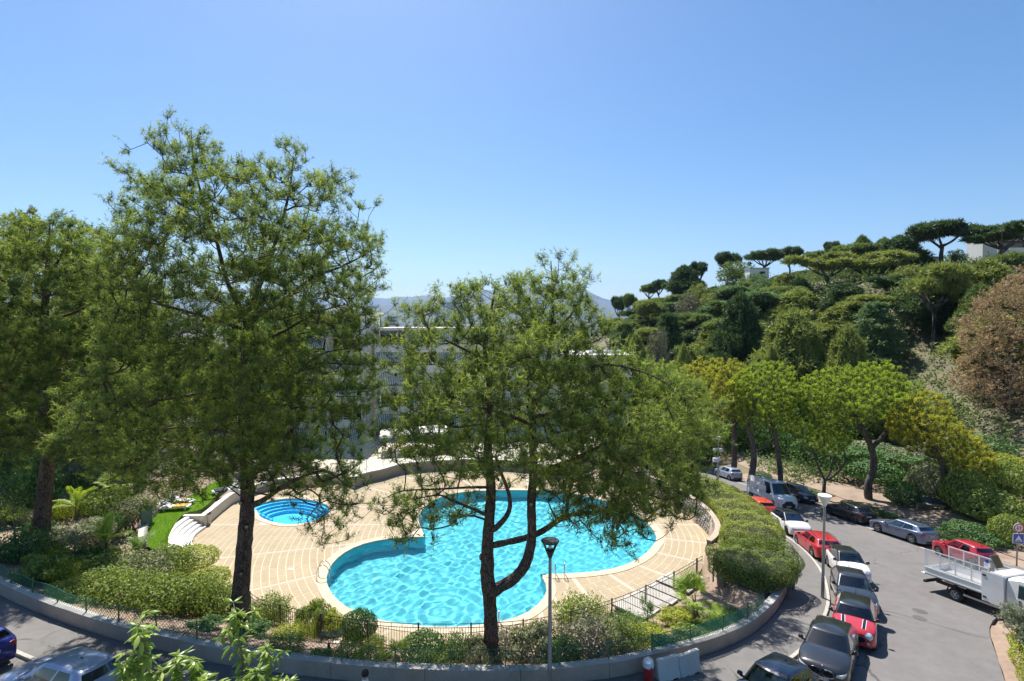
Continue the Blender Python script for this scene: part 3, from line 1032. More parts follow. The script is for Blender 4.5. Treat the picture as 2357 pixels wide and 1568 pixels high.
def wood(mb,pos,parent,rad0,n0,rmin=0.012,k=0.5,rk=0.013):
 n=len(pos)
 load=np.zeros(n)
 kids=[[]for _ in range(n)]
 for i,p in enumerate(parent):
  if p is not None and p>=0:
   kids[p].append(i)
 for i in range(n-1,-1,-1):
  load[i]+=1 if not kids[i]else 0
  if parent[i]is not None and parent[i]>=0:
   load[parent[i]]+=load[i]
 rad=np.where(np.array(rad0)>0,rad0,np.maximum(rmin,rk*load**k))
 done=set()
 for i in range(n0,n):
  p=parent[i]
  if i in done:
   continue
  path=[p,i]
  done.add(i)
  c=i
  while kids[c]:
   nx=max(kids[c],key=lambda q:load[q])
   if nx in done or nx<n0:
    break
   path.append(nx)
   done.add(nx)
   c=nx
  rr=[rad[q]for q in path]
  rr[0]=min(rad[path[0]],rr[1]*1.15)if len(rr)>1 else rr[0]
  pts=[tuple(pos[q])for q in path]
  if len(pts)>=3:
   sp=spline([(*p_,r_)for p_,r_ in zip(pts,rr)],2)
   pts,rr=[q[:3]for q in sp],[max(rmin*0.6,q[3])for q in sp]
  mb.tube(pts,rr,5 if max(rr)<0.06 else 7,cap=False)
 return load
def dir_from_parent(pos,parent,ids,n):
 A=np.zeros((n,3))
 for i in range(n):
  q=ids[i]
  A[i]=pos[q]-pos[parent[q]]
 return unit(A)
def spray_tufts(C,A,ntw,nt,length,up=0.45,wide=0.8):
 """twigs fanning out from every spray centre; tufts sit along the outer part of each twig"""
 n=len(C)
 Cr=np.repeat(C,ntw,0)
 D=unit(np.repeat(A,ntw,0)*0.55+rand_dirs(n*ntw)*wide+np.array([0,0,up]))
 ln=length*rng.uniform(0.55,1.2,(n*ntw,1))
 s=np.linspace(0.25,1.0,nt)
 P=(Cr[:,None]+D[:,None]*ln[:,None]*s[None,:,None]).reshape(-1,3)
 P+=rng.normal(size=P.shape)*0.035
 AX=np.repeat(D,nt,0)
 S=np.tile(s,n*ntw)
 return P,AX,S,Cr,Cr+D*ln
def outline_points(poly_xz,n,thick,round_=1.0):
 """random points in the solid whose silhouette is poly (x,z) and whose depth follows the distance to the edge"""
 P=np.array(poly_xz)
 lo,hi=P.min(0),P.max(0)
 out=[]
 while len(out)<n:
  q=rng.uniform(lo,hi,(n*3,2))
  q=q[inside(poly_xz,q[:,0],q[:,1])]
  d=seg_dist(poly_xz,q[:,0],q[:,1])
  th=np.minimum(thick,0.25+1.5*d*round_)
  y=th*np.sign(rng.random(len(q))-0.5)*rng.random(len(q))**0.55
  for a,b,c in zip(q[:,0],y,q[:,1]):
   out.append((a,b,c))
 return np.array(out[:n])
def thin_out(P,r):
 """Poisson-like thinning so that gaps stay open"""
 cell={}
 keep=[]
 for i,p in enumerate(P.tolist()):
  k=(int(p[0]//r),int(p[1]//r),int(p[2]//r))
  ok=True
  for a in(-1,0,1):
   for b in(-1,0,1):
    for c in(-1,0,1):
     for q in cell.get((k[0]+a,k[1]+b,k[2]+c),()):
      if(q[0]-p[0])**2+(q[1]-p[1])**2+(q[2]-p[2])**2<r*r:
       ok=False
       break
     if not ok:break
    if not ok:break
   if not ok:break
  if ok:
   cell.setdefault(k,[]).append(p)
   keep.append(i)
 return P[keep]
def skeleton(polys):
 """polys: lists of (x,y,z,r); the first point of a later polyline attaches to the nearest node"""
 nodes=[]
 tubes=[]
 for k,pl in enumerate(polys):
  sp=spline(pl,5)if len(pl)>2 else pl
  tubes.append(sp)
  par=-1
  if k>0 and nodes:
   d=[np.linalg.norm(np.array(q[0])-np.array(sp[0][:3]))for q in nodes]
   par=int(np.argmin(d))
  for q in sp:
   nodes.append((tuple(q[:3]),q[3],par))
   par=len(nodes)-1
 return nodes,tubes
def make_tree(name,label,base,polys,crown_pts,fol,cat='tree',group=None,ntw=7,nt=8,tw_len=0.75,needles=9,nL=0.14,nw=0.016,up=0.45,wide=0.8,spread=0.75,bark='bark',cones=0,knots=(),attach_min=0,tint_fn=None,bend=1.0,twigs=True,rk=0.013,trunk_seg=12,holes=None):
 """a tree as one thing: trunk (with limbs), branches, crown, cones. polys and crown_pts are in world space"""
 b=np.array(base,float)
 root=empty(name,tuple(b),0,label,cat,group)
 polys=[[(p[0]-b[0],p[1]-b[1],p[2]-b[2],p[3])for p in pl]for pl in polys]
 C=np.array(crown_pts)-b
 nodes,tubes=skeleton(polys)
 tm=MB()
 for k,sp in enumerate(tubes):
  pts=[p[:3]for p in sp]
  rr=[p[3]for p in sp]
  tm.tube(pts,rr,trunk_seg if max(rr)>0.12 else 8,jit=0.16)
 tm.build('trunk',M[bark],root,True)
 nn=[(p,r,par)for p,r,par in nodes]
 usable=nn[attach_min:]
 shift=attach_min
 remap=[(p,r,(par-shift if par>=shift else-1))for p,r,par in usable]
 pos,parent,rad0,ids=connect(remap,C,bend)
 bm_=MB()
 wood(bm_,pos,parent,rad0,len(remap),rk=rk)
 A=dir_from_parent(pos,parent,ids,len(C))
 P,AX,S,t0,t1=spray_tufts(C,A,ntw,nt,tw_len,up,wide)
 if twigs:
  k=rng.permutation(len(t0))[:max(1,len(t0)*2//3)]
  W=np.array([0.0,0.0,1.0])
  sd=unit(np.cross(t1[k]-t0[k],rand_dirs(len(k))))*0.010
  tw=np.stack([t0[k]-sd,t0[k]+sd,t1[k]],1)
  b0=len(bm_.v)
  bm_.v.extend(map(tuple,tw.reshape(-1,3)))
  bm_.f.extend([(b0+3*i,b0+3*i+1,b0+3*i+2)for i in range(len(k))])
  bm_.m.extend([0]*len(k))
 bm_.build('branches',M[bark],root,True,kind='stuff')
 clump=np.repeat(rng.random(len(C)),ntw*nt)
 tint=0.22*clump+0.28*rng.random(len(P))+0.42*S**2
 if tint_fn is not None:
  tint=tint_fn(P+b,tint)
 if holes is not None:
  kp=holes(P+b)
  P,AX,tint=P[kp],AX[kp],tint[kp]
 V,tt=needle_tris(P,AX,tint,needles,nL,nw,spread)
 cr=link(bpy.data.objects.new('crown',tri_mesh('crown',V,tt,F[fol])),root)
 if cones:
  cm=MB()
  idx=rng.choice(len(t1),cones)
  for i in idx:
   c=t0[i]+(t1[i]-t0[i])*rng.uniform(0.3,0.8)+rng.normal(size=3)*0.04
   s_=rng.uniform(0.8,1.3)
   cm.lathe([(0.002,-0.065*s_),(0.036*s_,-0.03*s_),(0.04*s_,0.01),(0.022*s_,0.05*s_),(0.002,0.072*s_)],c,6,cap=False)
  cm.build('cones',M['cone'],root,kind='stuff')
 for(p,d,r_)in knots:
  mb=MB()
  p=Vector(p)-Vector(b)
  d=Vector(d).normalized()
  mb.tube([p,p+d*0.10,p+d*0.14],[r_*1.5,r_*1.15,r_],10)
  mb.build('branch_scar',M[bark],root,True)
  c=MB().tube([p+d*0.135,p+d*0.146],[r_*0.8,r_*0.78],10)
  c.build('cut_face',M['cut'],root)
 return root
def pl(Y,pts):
 """trunk line given by frame points and a depth offset at distance Y: (px, py, dy, r)"""
 return[(*at_y(p[0],p[1],Y+p[2]),p[3])for p in pts]
def outline(Y,pts):
 q=[at_y(px,py,Y)for px,py in pts]
 return[(p[0],p[2])for p in q]
def crown_from(Y,pts,n,thick,thin=0.5,round_=1.0,dy=0.0,pads=0,pr=1.1,per=9):
 poly=outline(Y,pts)
 if pads:
  A=outline_points(poly,pads*4,thick,round_)
  edge=np.array(resample(list(poly)+[poly[0]],0.6))
  ctr=edge.mean(0)
  edge=edge+unit(ctr-edge)*0.38
  E=np.stack([edge[:,0],rng.normal(0,0.7,len(edge)),edge[:,1]],1)
  A=thin_out(np.concatenate([E[inside(poly,edge[:,0],edge[:,1])],A]),pr*0.9)[:pads]
  k=np.repeat(np.arange(len(A)),per)
  sz=rng.uniform(0.7,1.25,len(A))[k][:,None]
  P=A[k]+rng.normal(size=(len(k),3))*np.array([0.52,0.52,0.20])*pr*sz
  P=P[inside(poly,P[:,0],P[:,2])|(rng.random(len(P))<0.25)]
 else:
  P=outline_points(poly,n,thick,round_)
 P[:,1]+=Y+dy
 return thin_out(P,thin)
# --- the big pine left of the middle
def pine_tint(P,t):
 return t
Y1=23.6
b1=at_y(550,1405,Y1)
t1_polys=[pl(Y1,[(548,1425,0,.46),(551,1395,0,.415),(556,1340,0,.37),(562,1260,0,.345),(569,1180,0,.315),(569,1095,0,.285),(563,1000,0.1,.25),(560,900,0.2,.225),(566,810,0.2,.21),(570,735,0.2,.19)]),pl(Y1,[(570,740,0.2,.15),(548,700,0.5,.12),(520,640,0.9,.10),(500,560,1.0,.085),(470,470,0.9,.065),(447,380,0.8,.045),(440,300,0.8,.02)]),pl(Y1,[(570,745,0.2,.14),(586,690,-0.2,.115),(612,620,-0.5,.095),(640,540,-0.6,.075),(664,450,-0.5,.05),(676,365,-0.5,.02)]),pl(Y1,[(572,735,0.2,.12),(640,700,0.6,.10),(720,640,1.2,.075),(790,612,1.4,.05),(860,575,1.4,.025)]),pl(Y1,[(568,760,0.2,.11),(520,745,-0.8,.085),(440,720,-1.6,.06),(360,700,-2.0,.04),(290,690,-2.2,.02)]),pl(Y1,[(569,1165,0,.16),(600,1155,-0.3,.13),(640,1128,-0.8,.10),(690,1100,-1.4,.07),(750,1085,-2.0,.045),(800,1120,-2.3,.025)]),pl(Y1,[(562,930,0.1,.11),(620,900,-0.8,.085),(680,860,-1.4,.06),(740,815,-1.7,.04),(820,800,-1.8,.02)]),pl(Y1,[(560,890,0.2,.10),(490,900,-0.9,.08),(410,915,-1.8,.055),(320,930,-2.4,.035),(240,960,-2.6,.02)]),pl(Y1,[(563,1000,0.1,.09),(500,990,0.9,.07),(400,985,1.8,.045),(300,1000,2.2,.02)]),pl(Y1,[(566,800,0.2,.09),(640,770,1.2,.07),(730,720,2.0,.05),(800,700,2.3,.02)]),]
o1=[(440,288),(462,318),(492,330),(498,372),(560,372),(612,385),(640,372),(664,340),(690,335),(702,372),(712,415),(725,440),(752,405),(772,400),(800,435),(822,452),(830,500),(846,525),(862,552),(888,560),(895,590),(868,618),(878,660),(852,690),(862,740),(855,800),(880,830),(885,880),(868,930),(855,985),(800,1020),(848,1055),(822,1120),(816,1180),(788,1230),(748,1245),(725,1205),(740,1150),(700,1130),(650,1140),(600,1120),(560,1100),(505,1110),(480,1140),(420,1150),(360,1165),(318,1120),(260,1090),(215,1020),(180,980),(210,910),(240,860),(262,790),(268,700),(258,640),(268,590),(288,560),(280,510),(285,480),(318,470),(300,430),(300,395),(330,400),(355,425),(380,440),(402,410),(398,350),(408,320),(420,320)]
c1=crown_from(Y1,o1,0,4.4,0.34,1.0,pads=470,pr=0.98,per=9)
knots1=[((*at_y(565,1152,Y1)[:1],Y1-0.28,at_y(565,1152,Y1)[2]),(-0.1,-1,0.1),.09),((at_y(576,1205,Y1)[0],Y1-0.29,at_y(576,1205,Y1)[2]),(0.35,-1,0),.09),((at_y(566,1310,Y1)[0],Y1-0.34,at_y(566,1310,Y1)[2]),(0.2,-1,0),.07)]
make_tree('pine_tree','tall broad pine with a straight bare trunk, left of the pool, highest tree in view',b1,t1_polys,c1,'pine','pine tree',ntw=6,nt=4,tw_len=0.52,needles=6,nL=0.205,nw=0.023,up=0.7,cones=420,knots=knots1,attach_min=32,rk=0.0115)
# --- the forked pine in front of the pool
Y2=21.4
b2=at_y(1130,1470,Y2)
t2_polys=[pl(Y2,[(1130,1500,0,.34),(1130,1460,0,.31),(1128,1390,0,.285),(1122,1330,0,.30),(1122,1260,0,.255),(1126,1200,0,.225),(1130,1120,0.1,.205),(1123,1040,0.1,.185),(1128,960,0.1,.155),(1126,880,0.2,.125),(1116,800,0.2,.09),(1130,720,0.2,.06),(1140,660,0.2,.03)]),pl(Y2,[(1128,1368,0,.26),(1150,1352,-0.1,.245),(1185,1330,-0.2,.23),(1213,1290,-0.2,.215),(1224,1230,-0.2,.20),(1223,1160,-0.1,.19),(1228,1080,-0.1,.175),(1226,1000,0,.155),(1230,930,0,.135),(1258,850,0.2,.11),(1270,760,0.3,.085),(1272,680,0.3,.05),(1268,600,0.3,.02)]),pl(Y2,[(1128,1256,0,.14),(1160,1250,0.1,.135),(1210,1238,0.2,.13),(1250,1222,0.2,.125),(1290,1195,0.1,.11),(1320,1185,0,.09),(1375,1178,-0.3,.07),(1420,1160,-0.6,.05),(1500,1140,-0.8,.03)]),pl(Y2,[(1229,1085,0,.13),(1262,1078,-0.2,.115),(1300,1066,-0.4,.10),(1330,1052,-0.5,.085),(1400,1020,-0.8,.06),(1480,990,-1.0,.03)]),pl(Y2,[(1330,1052,-0.5,.07),(1322,1085,-0.4,.07),(1310,1125,-0.2,.07),(1306,1160,0,.07),(1305,1185,0.1,.08)]),pl(Y2,[(1127,1222,0,.15),(1145,1212,-0.2,.125),(1170,1180,-0.5,.10),(1172,1140,-0.7,.08),(1150,1080,-0.8,.06),(1140,1050,-0.8,.04)]),pl(Y2,[(1128,1190,0,.085),(1090,1172,-0.6,.06),(1040,1152,-1.2,.045),(1010,1140,-1.6,.035),(950,1150,-1.9,.02)]),pl(Y2,[(1126,1122,0.1,.07),(1080,1122,-0.5,.05),(1010,1126,-1.0,.04),(930,1130,-1.5,.025),(890,1145,-1.8,.015)]),pl(Y2,[(1125,1065,0.1,.07),(1085,1050,0.6,.05),(1040,1030,1.0,.035),(960,1015,1.4,.02)]),pl(Y2,[(1228,980,0,.09),(1180,960,-0.8,.065),(1110,940,-1.5,.045),(1030,930,-2.0,.025)]),pl(Y2,[(1240,900,0.1,.09),(1310,860,-0.8,.07),(1400,840,-1.6,.05),(1490,860,-2.2,.03),(1560,900,-2.5,.02)]),pl(Y2,[(1255,850,0.2,.08),(1200,800,0.9,.06),(1100,760,1.6,.04),(1060,700,1.8,.02)]),pl(Y2,[(1266,770,0.3,.07),(1310,730,1.0,.05),(1340,680,1.3,.025)]),pl(Y2,[(1122,830,0.2,.07),(1060,800,-0.6,.05),(990,760,-1.0,.035),(970,710,-1.1,.02)]),pl(Y2,[(1230,960,0,.09),(1320,940,1.2,.07),(1420,920,2.0,.045),(1540,940,2.6,.02)]),]
o2=[(1270,582),(1292,612),(1310,640),(1335,625),(1352,650),(1340,690),(1382,705),(1392,760),(1385,800),(1420,830),(1455,822),(1500,850),(1560,880),(1600,900),(1640,950),(1652,990),(1630,1030),(1590,1060),(1600,1110),(1622,1160),(1575,1195),(1540,1190),(1480,1215),(1450,1265),(1440,1295),(1405,1270),(1370,1230),(1320,1215),(1260,1190),(1235,1150),(1180,1165),(1130,1140),(1095,1190),(1060,1225),(1030,1205),(1000,1215),(950,1225),(905,1245),(880,1215),(900,1190),(865,1160),(900,1140),(960,1120),(940,1080),(920,1040),(880,1000),(860,960),(900,920),(930,880),(900,850),(920,800),(950,760),(930,720),(960,690),(1000,700),(1020,740),(1060,740),(1050,690),(1060,650),(1100,660),(1140,640),(1160,655),(1200,615),(1220,650),(1240,600)]
c2=crown_from(Y2,o2,0,4.2,0.34,1.0,pads=400,pr=0.96,per=9)
def keep2(P):
 return np.ones(len(P),bool)
def project(P):
 d=P-np.array([0,0,CZ])
 yc=d[:,1]*cos(PITCH)-d[:,2]*sin(PITCH)
 zc=d[:,1]*sin(PITCH)+d[:,2]*cos(PITCH)
 return 1178.5+FPX*d[:,0]/yc,784-FPX*zc/yc
low_gap=outline(Y2,[(1000,1150),(1095,1180),(1120,1240),(1290,1210),(1230,1130),(1215,1060),(1160,1010),(1140,1060),(1030,1060),(930,1090)])
gap2=outline(Y2,[(1060,900),(1215,920),(1215,985),(1060,990)])
gap3=outline(Y2,[(1020,760),(990,810),(950,900),(1020,900),(1060,820)])
def gaps(C):
 k=np.ones(len(C),bool)
 for g,p in((low_gap,0.80),(gap2,0.6),(gap3,0.65)):
  k&=~(inside(g,C[:,0],C[:,2])&(rng.random(len(C))<p))
 return C[k]
c2=gaps(c2)
stub=[(at_y(1112,1282,Y2),(-1,-0.35,0.15),.12),(at_y(1226,1087,Y2)+np.array([0,-.17,0]),(0,-1,0),.075),(at_y(1222,1155,Y2)+np.array([0,-.2,0]),(0,-1,0),.085)]
make_tree('pine_tree','dark forked pine whose curved second trunk swings out before the pool',b2,t2_polys,c2,'pine','pine tree',ntw=6,nt=4,tw_len=0.52,needles=6,nL=0.205,nw=0.023,up=0.7,cones=420,knots=[(tuple(p),d,r)for p,d,r in stub],attach_min=20,rk=0.0115)
LATER=[]
# --- pines on the left
Y0=31.0
b0_=at_y(100,1212,Y0)
t0_polys=[pl(Y0,[(92,1225,0,.50),(97,1190,0,.44),(104,1120,0,.39),(110,1060,0,.36),(108,1000,0,.32),(98,900,0,.28),(98,800,0,.24),(103,720,0,.20),(108,640,0.2,.14),(112,570,0.2,.08),(115,510,0.2,.03)]),pl(Y0,[(98,880,0,.12),(60,870,-1,.09),(10,880,-2,.06),(-60,900,-3,.03)]),pl(Y0,[(100,860,0,.12),(150,850,-1,.09),(210,860,-2,.06),(260,880,-2.6,.03)]),pl(Y0,[(103,740,0,.11),(170,720,1,.08),(230,690,1.5,.05),(270,640,1.6,.02)]),pl(Y0,[(103,720,0,.11),(50,680,-1,.08),(0,640,-1.6,.05),(-40,600,-1.8,.02)]),pl(Y0,[(106,960,0,.11),(180,950,1,.08),(260,960,1.8,.05)]),pl(Y0,[(107,990,0,.10),(40,1000,-1.6,.07),(-20,1010,-2.4,.04)]),pl(Y0,[(108,640,.2,.09),(140,590,0.8,.06),(160,540,0.9,.02)]),]
o0=[(112,500),(150,500),(170,530),(182,560),(200,590),(215,630),(250,650),(270,700),(300,740),(300,800),(270,860),(290,920),(310,980),(300,1040),(230,1080),(160,1060),(120,1020),(60,1040),(0,1050),(-60,1050),(-90,980),(-80,880),(-90,780),(-70,680),(-60,600),(-10,560),(30,530),(70,510)]
c0=crown_from(Y0,o0,0,5.0,0.45,pads=190,pr=1.35,per=8)
def gaps0(C):
 g=outline(Y0,[(60,900),(140,880),(140,980),(60,985)])
 return C[~(inside(g,C[:,0],C[:,2])&(C[:,1]<Y0+0.5)&(rng.random(len(C))<0.85))]
make_tree('pine_tree','pine with thick leaning brown trunk and horizontal bare limbs at the left edge',b0_,t0_polys,gaps0(c0),'pine','pine tree',ntw=7,nt=7,tw_len=0.75,needles=5,nL=0.23,nw=0.034,cones=60,attach_min=26,up=0.6)
def simple_pine(name,label,Y,trunk,out,n,thick,fol,thin=0.8,needles=7,nL=0.26,nw=0.04,ntw=6,nt=6,tw=0.9,up=0.6,group=None,bark='bark',cones=0,r0=.3,cat='pine tree',**kw):
 polys=[pl(Y,[(x,y,dy,r0*f)for(x,y,dy,f)in tr])for tr in trunk]
 b=polys[0][0][:3]
 C=crown_from(Y,out,n,thick,thin)
 return make_tree(name,label,b,polys,C,fol,cat,group,ntw=ntw,nt=nt,tw_len=tw,needles=needles,nL=nL,nw=nw,up=up,bark=bark,cones=cones,**kw)
simple_pine('pine_tree','bushy bright green pine filling the gap between the two big left pines',50.0,[[(300,1150,0,1),(300,950,0,.8),(305,800,0,.5),(300,640,0,.1)]],[(300,600),(340,640),(380,700),(400,800),(410,900),(400,1000),(340,1060),(260,1060),(210,1000),(200,900),(190,800),(210,700),(250,640)],900,5.5,'pine',1.0,nL=0.34,nw=0.075,tw=1.1,needles=5,nt=5,attach_min=6)
simple_pine('pine_tree','second pine behind, rising just right of the leftmost trunk with blunt upright shoots',44.0,[[(40,1120,0,1),(40,900,0,.8),(60,700,0,.5),(70,530,0,.1)]],[(40,520),(90,512),(130,530),(190,560),(230,610),(240,700),(220,800),(180,900),(60,950),(-40,900),(-80,800),(-80,680),(-40,580)],1300,4.5,'hill_olive',attach_min=6)
simple_pine('round_tree','dark round-topped tree showing against the sky left of the tallest pine',58.0,[[(215,1000,0,1),(212,800,0,.7),(206,640,0,.4),(204,560,0,.1)]],[(190,526),(215,528),(240,560),(262,600),(270,680),(240,740),(170,740),(160,640),(170,570)],420,3.5,'hill_dark',1.0,nL=0.35,nw=0.08,up=0.2,attach_min=6,cat='tree')
simple_pine('poplar_tree','thin airy grey-green tree top poking above the left pines',62.0,[[(75,900,0,.6),(72,700,0,.5),(70,560,0,.3),(68,478,0,.05)]],[(67,472),(80,490),(86,530),(92,600),(80,660),(50,660),(44,560),(52,510)],170,1.6,'shrub_grey',0.8,nL=0.3,nw=0.09,up=0.4,attach_min=4,bark='bark_grey',cat='tree')
simple_pine('poplar_tree','thin dry brownish tree top at the left border',62.0,[[(5,900,0,.6),(6,700,0,.5),(8,560,0,.3),(8,492,0,.05)]],[(8,488),(20,500),(22,560),(26,640),(-10,660),(-16,560),(-6,510)],150,1.6,'dead',0.8,nL=0.3,nw=0.08,up=0.4,attach_min=4,bark='bark_grey',cat='tree')
simple_pine('pine_tree','olive pine half hidden behind the left flank of the tallest pine',46.0,[[(270,1000,0,1),(265,800,0,.7),(255,640,0,.3),(250,575,0,.1)]],[(250,565),(280,590),(320,640),(340,740),(330,860),(250,900),(200,840),(205,700),(225,610)],700,4,'hill_olive',0.9,attach_min=6)
simple_pine('pine_tree','pine standing in shade behind the tallest pine, beside the apartment house',59.0,[[(640,1080,0,1),(640,900,0,.8),(640,760,0,.4),(640,690,0,.1)]],[(600,690),(700,680),(720,760),(690,860),(660,960),(560,1000),(470,980),(440,860),(470,760),(530,700)],600,5,'pine_b',1.1,nL=0.36,nw=0.07,tw=1.2,attach_min=6)
simple_pine('pine_tree','loose light-green pine right of the forked pine, over the hedge end',30.0,[[(1560,1180,0,.7),(1555,1100,0,.6),(1550,1000,0,.4),(1545,880,0,.1)]],[(1490,870),(1540,850),(1590,880),(1630,930),(1650,985),(1640,1030),(1600,1060),(1560,1090),(1500,1090),(1460,1040),(1450,950)],900,3.0,'pine',0.62,nL=0.19,nw=0.025,attach_min=6,cones=40)
for k,(px,top,w,Y,kind,fol,lb)in enumerate([(30,700,190,52,'bushy','hill','full green tree low behind the leaning trunk at the left border'),(150,720,180,56,'bushy','hill_olive','olive tree mass behind the horizontal bare limbs on the left'),(240,690,150,60,'bushy','hill','tree mass between the two left pines, back row'),(350,760,170,58,'bushy','hill_dark','dark tree mass behind the middle of the tallest pine'),(470,780,170,62,'bushy','hill','tree mass behind the lower crown of the tallest pine'),(-30,840,200,46,'bushy','hill_dark','dark bushy tree cut by the left border, lower'),(90,900,170,46,'bushy','hill_dark','dark bushy tree behind the leaning trunk, lower'),(215,930,170,47,'bushy','hill','bushy tree behind the date palm')]):
 LATER.append((kind,px,top,w,Y,fol,lb))
# --- umbrella pines along the park path
def umb_tint(zmid,amp):
 def f(P,t):
  return t*0.8+0.22*np.clip((P[:,2]-zmid)/amp,-0.6,1.0)
 return f
def umbrella(label,Y,trunk,out,n,thick,fol='umbrella',**kw):
 kw2=dict(thin=0.50,needles=6,nL=0.19,nw=0.042,ntw=6,nt=4,tw=0.45,up=1.2,r0=1.0,bark='bark_grey',attach_min=9,spread=0.55,wide=0.7)
 kw2.update(kw)
 return simple_pine('umbrella_pine',label,Y,trunk,out,n,thick,fol,cat='umbrella pine',**kw2)
umbrella('yellow-green umbrella pine furthest left in the row along the park path',55,[[(1690,1075,0,.30),(1690,1000,0,.26),(1680,930,0,.2),(1660,880,0,.1)],[(1690,985,0,.14),(1730,930,0,.1),(1750,880,0,.05)]],[(1545,862),(1580,850),(1615,828),(1660,830),(1700,838),(1730,860),(1740,920),(1720,970),(1660,975),(1600,960),(1560,920)],1500,3.6,'yellow')
umbrella('domed umbrella pine with two grey trunks beside the dark undergrowth',52,[[(1727,1110,0,.33),(1735,1060,0,.30),(1731,1010,0,.26),(1722,980,0,.22),(1740,920,0,.15),(1760,880,0,.06)],[(1797,1110,0.3,.27),(1792,1050,0.3,.24),(1782,985,0.3,.21),(1778,930,0.3,.16),(1790,870,0.3,.06)],[(1736,1042,0,.13),(1765,1025,0.2,.11),(1792,1003,0.3,.10)]],[(1680,880),(1710,858),(1745,842),(1790,838),(1825,850),(1835,900),(1830,960),(1800,1000),(1760,985),(1720,1000),(1690,960),(1672,920)],1700,3.6)
umbrella('wide bright umbrella pine with a curved trunk forking behind the black hatchback',49,[[(2002,1162,0,.36),(1998,1120,0,.34),(2010,1080,0,.31),(2008,1040,0,.28),(1992,1000,0,.25),(1975,970,0,.2),(1950,930,0,.12),(1920,890,0,.05)],[(2008,1030,0,.22),(2035,1000,0,.19),(2045,970,0,.16),(2060,920,0,.1),(2080,870,0,.05)]],[(1838,890),(1860,868),(1920,852),(1980,845),(2040,838),(2070,850),(2080,890),(2110,880),(2130,910),(2100,960),(2060,985),(2000,975),(1960,990),(1910,1000),(1880,985),(1850,950),(1836,920)],2900,4.6)
umbrella('small pine with a heart-shaped double trunk between the lamp and the forked umbrella pine',50,[[(1896,1148,0,.17),(1898,1100,0,.15)],[(1898,1105,0,.10),(1880,1065,0,.09),(1868,1030,0,.06)],[(1898,1105,0,.10),(1912,1085,0,.08),(1918,1050,0,.05)],[(1898,1108,0,.12),(1925,1090,0.1,.11),(1945,1060,0.1,.10),(1940,1030,0,.06)]],[(1820,975),(1860,965),(1920,975),(1960,1000),(1950,1035),(1900,1050),(1860,1040),(1825,1020),(1812,995)],700,2.2,attach_min=6)
umbrella('yellowish pine leaning left over the park bench, with a long side limb',45,[[(2160,1196,0,.28),(2180,1150,0,.26),(2176,1100,0,.24),(2165,1060,0,.21),(2140,1010,0,.17),(2120,960,0,.10),(2110,920,0,.05)],[(2182,1148,0,.15),(2220,1125,0,.13),(2250,1090,0,.11),(2265,1060,0,.06)]],[(2050,960),(2090,920),(2140,905),(2170,920),(2180,960),(2210,985),(2260,1020),(2280,1060),(2262,1100),(2210,1100),(2170,1080),(2140,1050),(2090,1040),(2050,1010)],1500,3.2,'yellow',attach_min=16)
# --- prototypes for the hillside, used over and over with their own size and colour
def local_crown(kind,n):
 if kind=='umbrella':
  q=rng.normal(size=(n,3));q=unit(q)*(rng.random((n,1))**0.35)
  q=q[q[:,2]>-0.25]
  k=unit(rng.normal(size=(26,3)))*(rng.random((26,1))**0.45)*np.array([0.38,0.38,0.13])+np.array([0,0,0.80])
  return k[rng.integers(0,26,len(q))]+q*np.array([0.155,0.155,0.085])
 if kind=='flat':
  a=[]
  for _ in range(9):
   c=np.array([rng.uniform(-.36,.36),rng.uniform(-.36,.36),rng.uniform(0.62,0.92)])
   q=unit(rng.normal(size=(n//9,3)))*(rng.random((n//9,1))**0.4)
   q=q[q[:,2]>-0.35]
   a.append(c+q*np.array([0.2,0.2,0.085]))
  return np.concatenate(a)
 if kind=='bushy':
  q=unit(rng.normal(size=(n,3)))*(rng.random((n,1))**0.4)
  z=(q[:,2]+1)/2
  w=np.where(z<0.35,0.6+z*1.1,1.0-(z-0.35)*0.75)
  lump=1+0.22*np.sin(q[:,0]*9+1.3)*np.sin(q[:,1]*8)+0.15*np.sin(z*17)
  return np.stack([q[:,0]*0.5*w*lump,q[:,1]*0.5*w*lump,0.10+z*0.9],1)
 if kind=='cedar':
  a=[]
  for k in range(11):
   z=0.16+0.82*k/11
   r=0.5*(1-z)**0.7+0.05
   m=n//11
   th=rng.random(m)*2*pi
   rr=r*np.sqrt(rng.random(m))*(1+0.3*np.sin(th*3+k*2.1))
   a.append(np.stack([rr*np.cos(th),rr*np.sin(th),z+rng.normal(size=m)*0.012-0.06*rr],1))
  return np.concatenate(a)
 if kind=='cypress':
  z=rng.random(n)
  th=rng.random(n)*2*pi
  r=0.5*np.sin(np.clip(z*0.9+0.1,0,1)*pi)**0.6*rng.random(n)**0.4
  return np.stack([r*np.cos(th),r*np.sin(th),0.03+0.95*z],1)
 if kind=='airy':
  q=unit(rng.normal(size=(n,3)))*(rng.random((n,1))**0.5)
  return q*np.array([0.5,0.5,0.40])+np.array([0,0,0.6])
PROTO={}
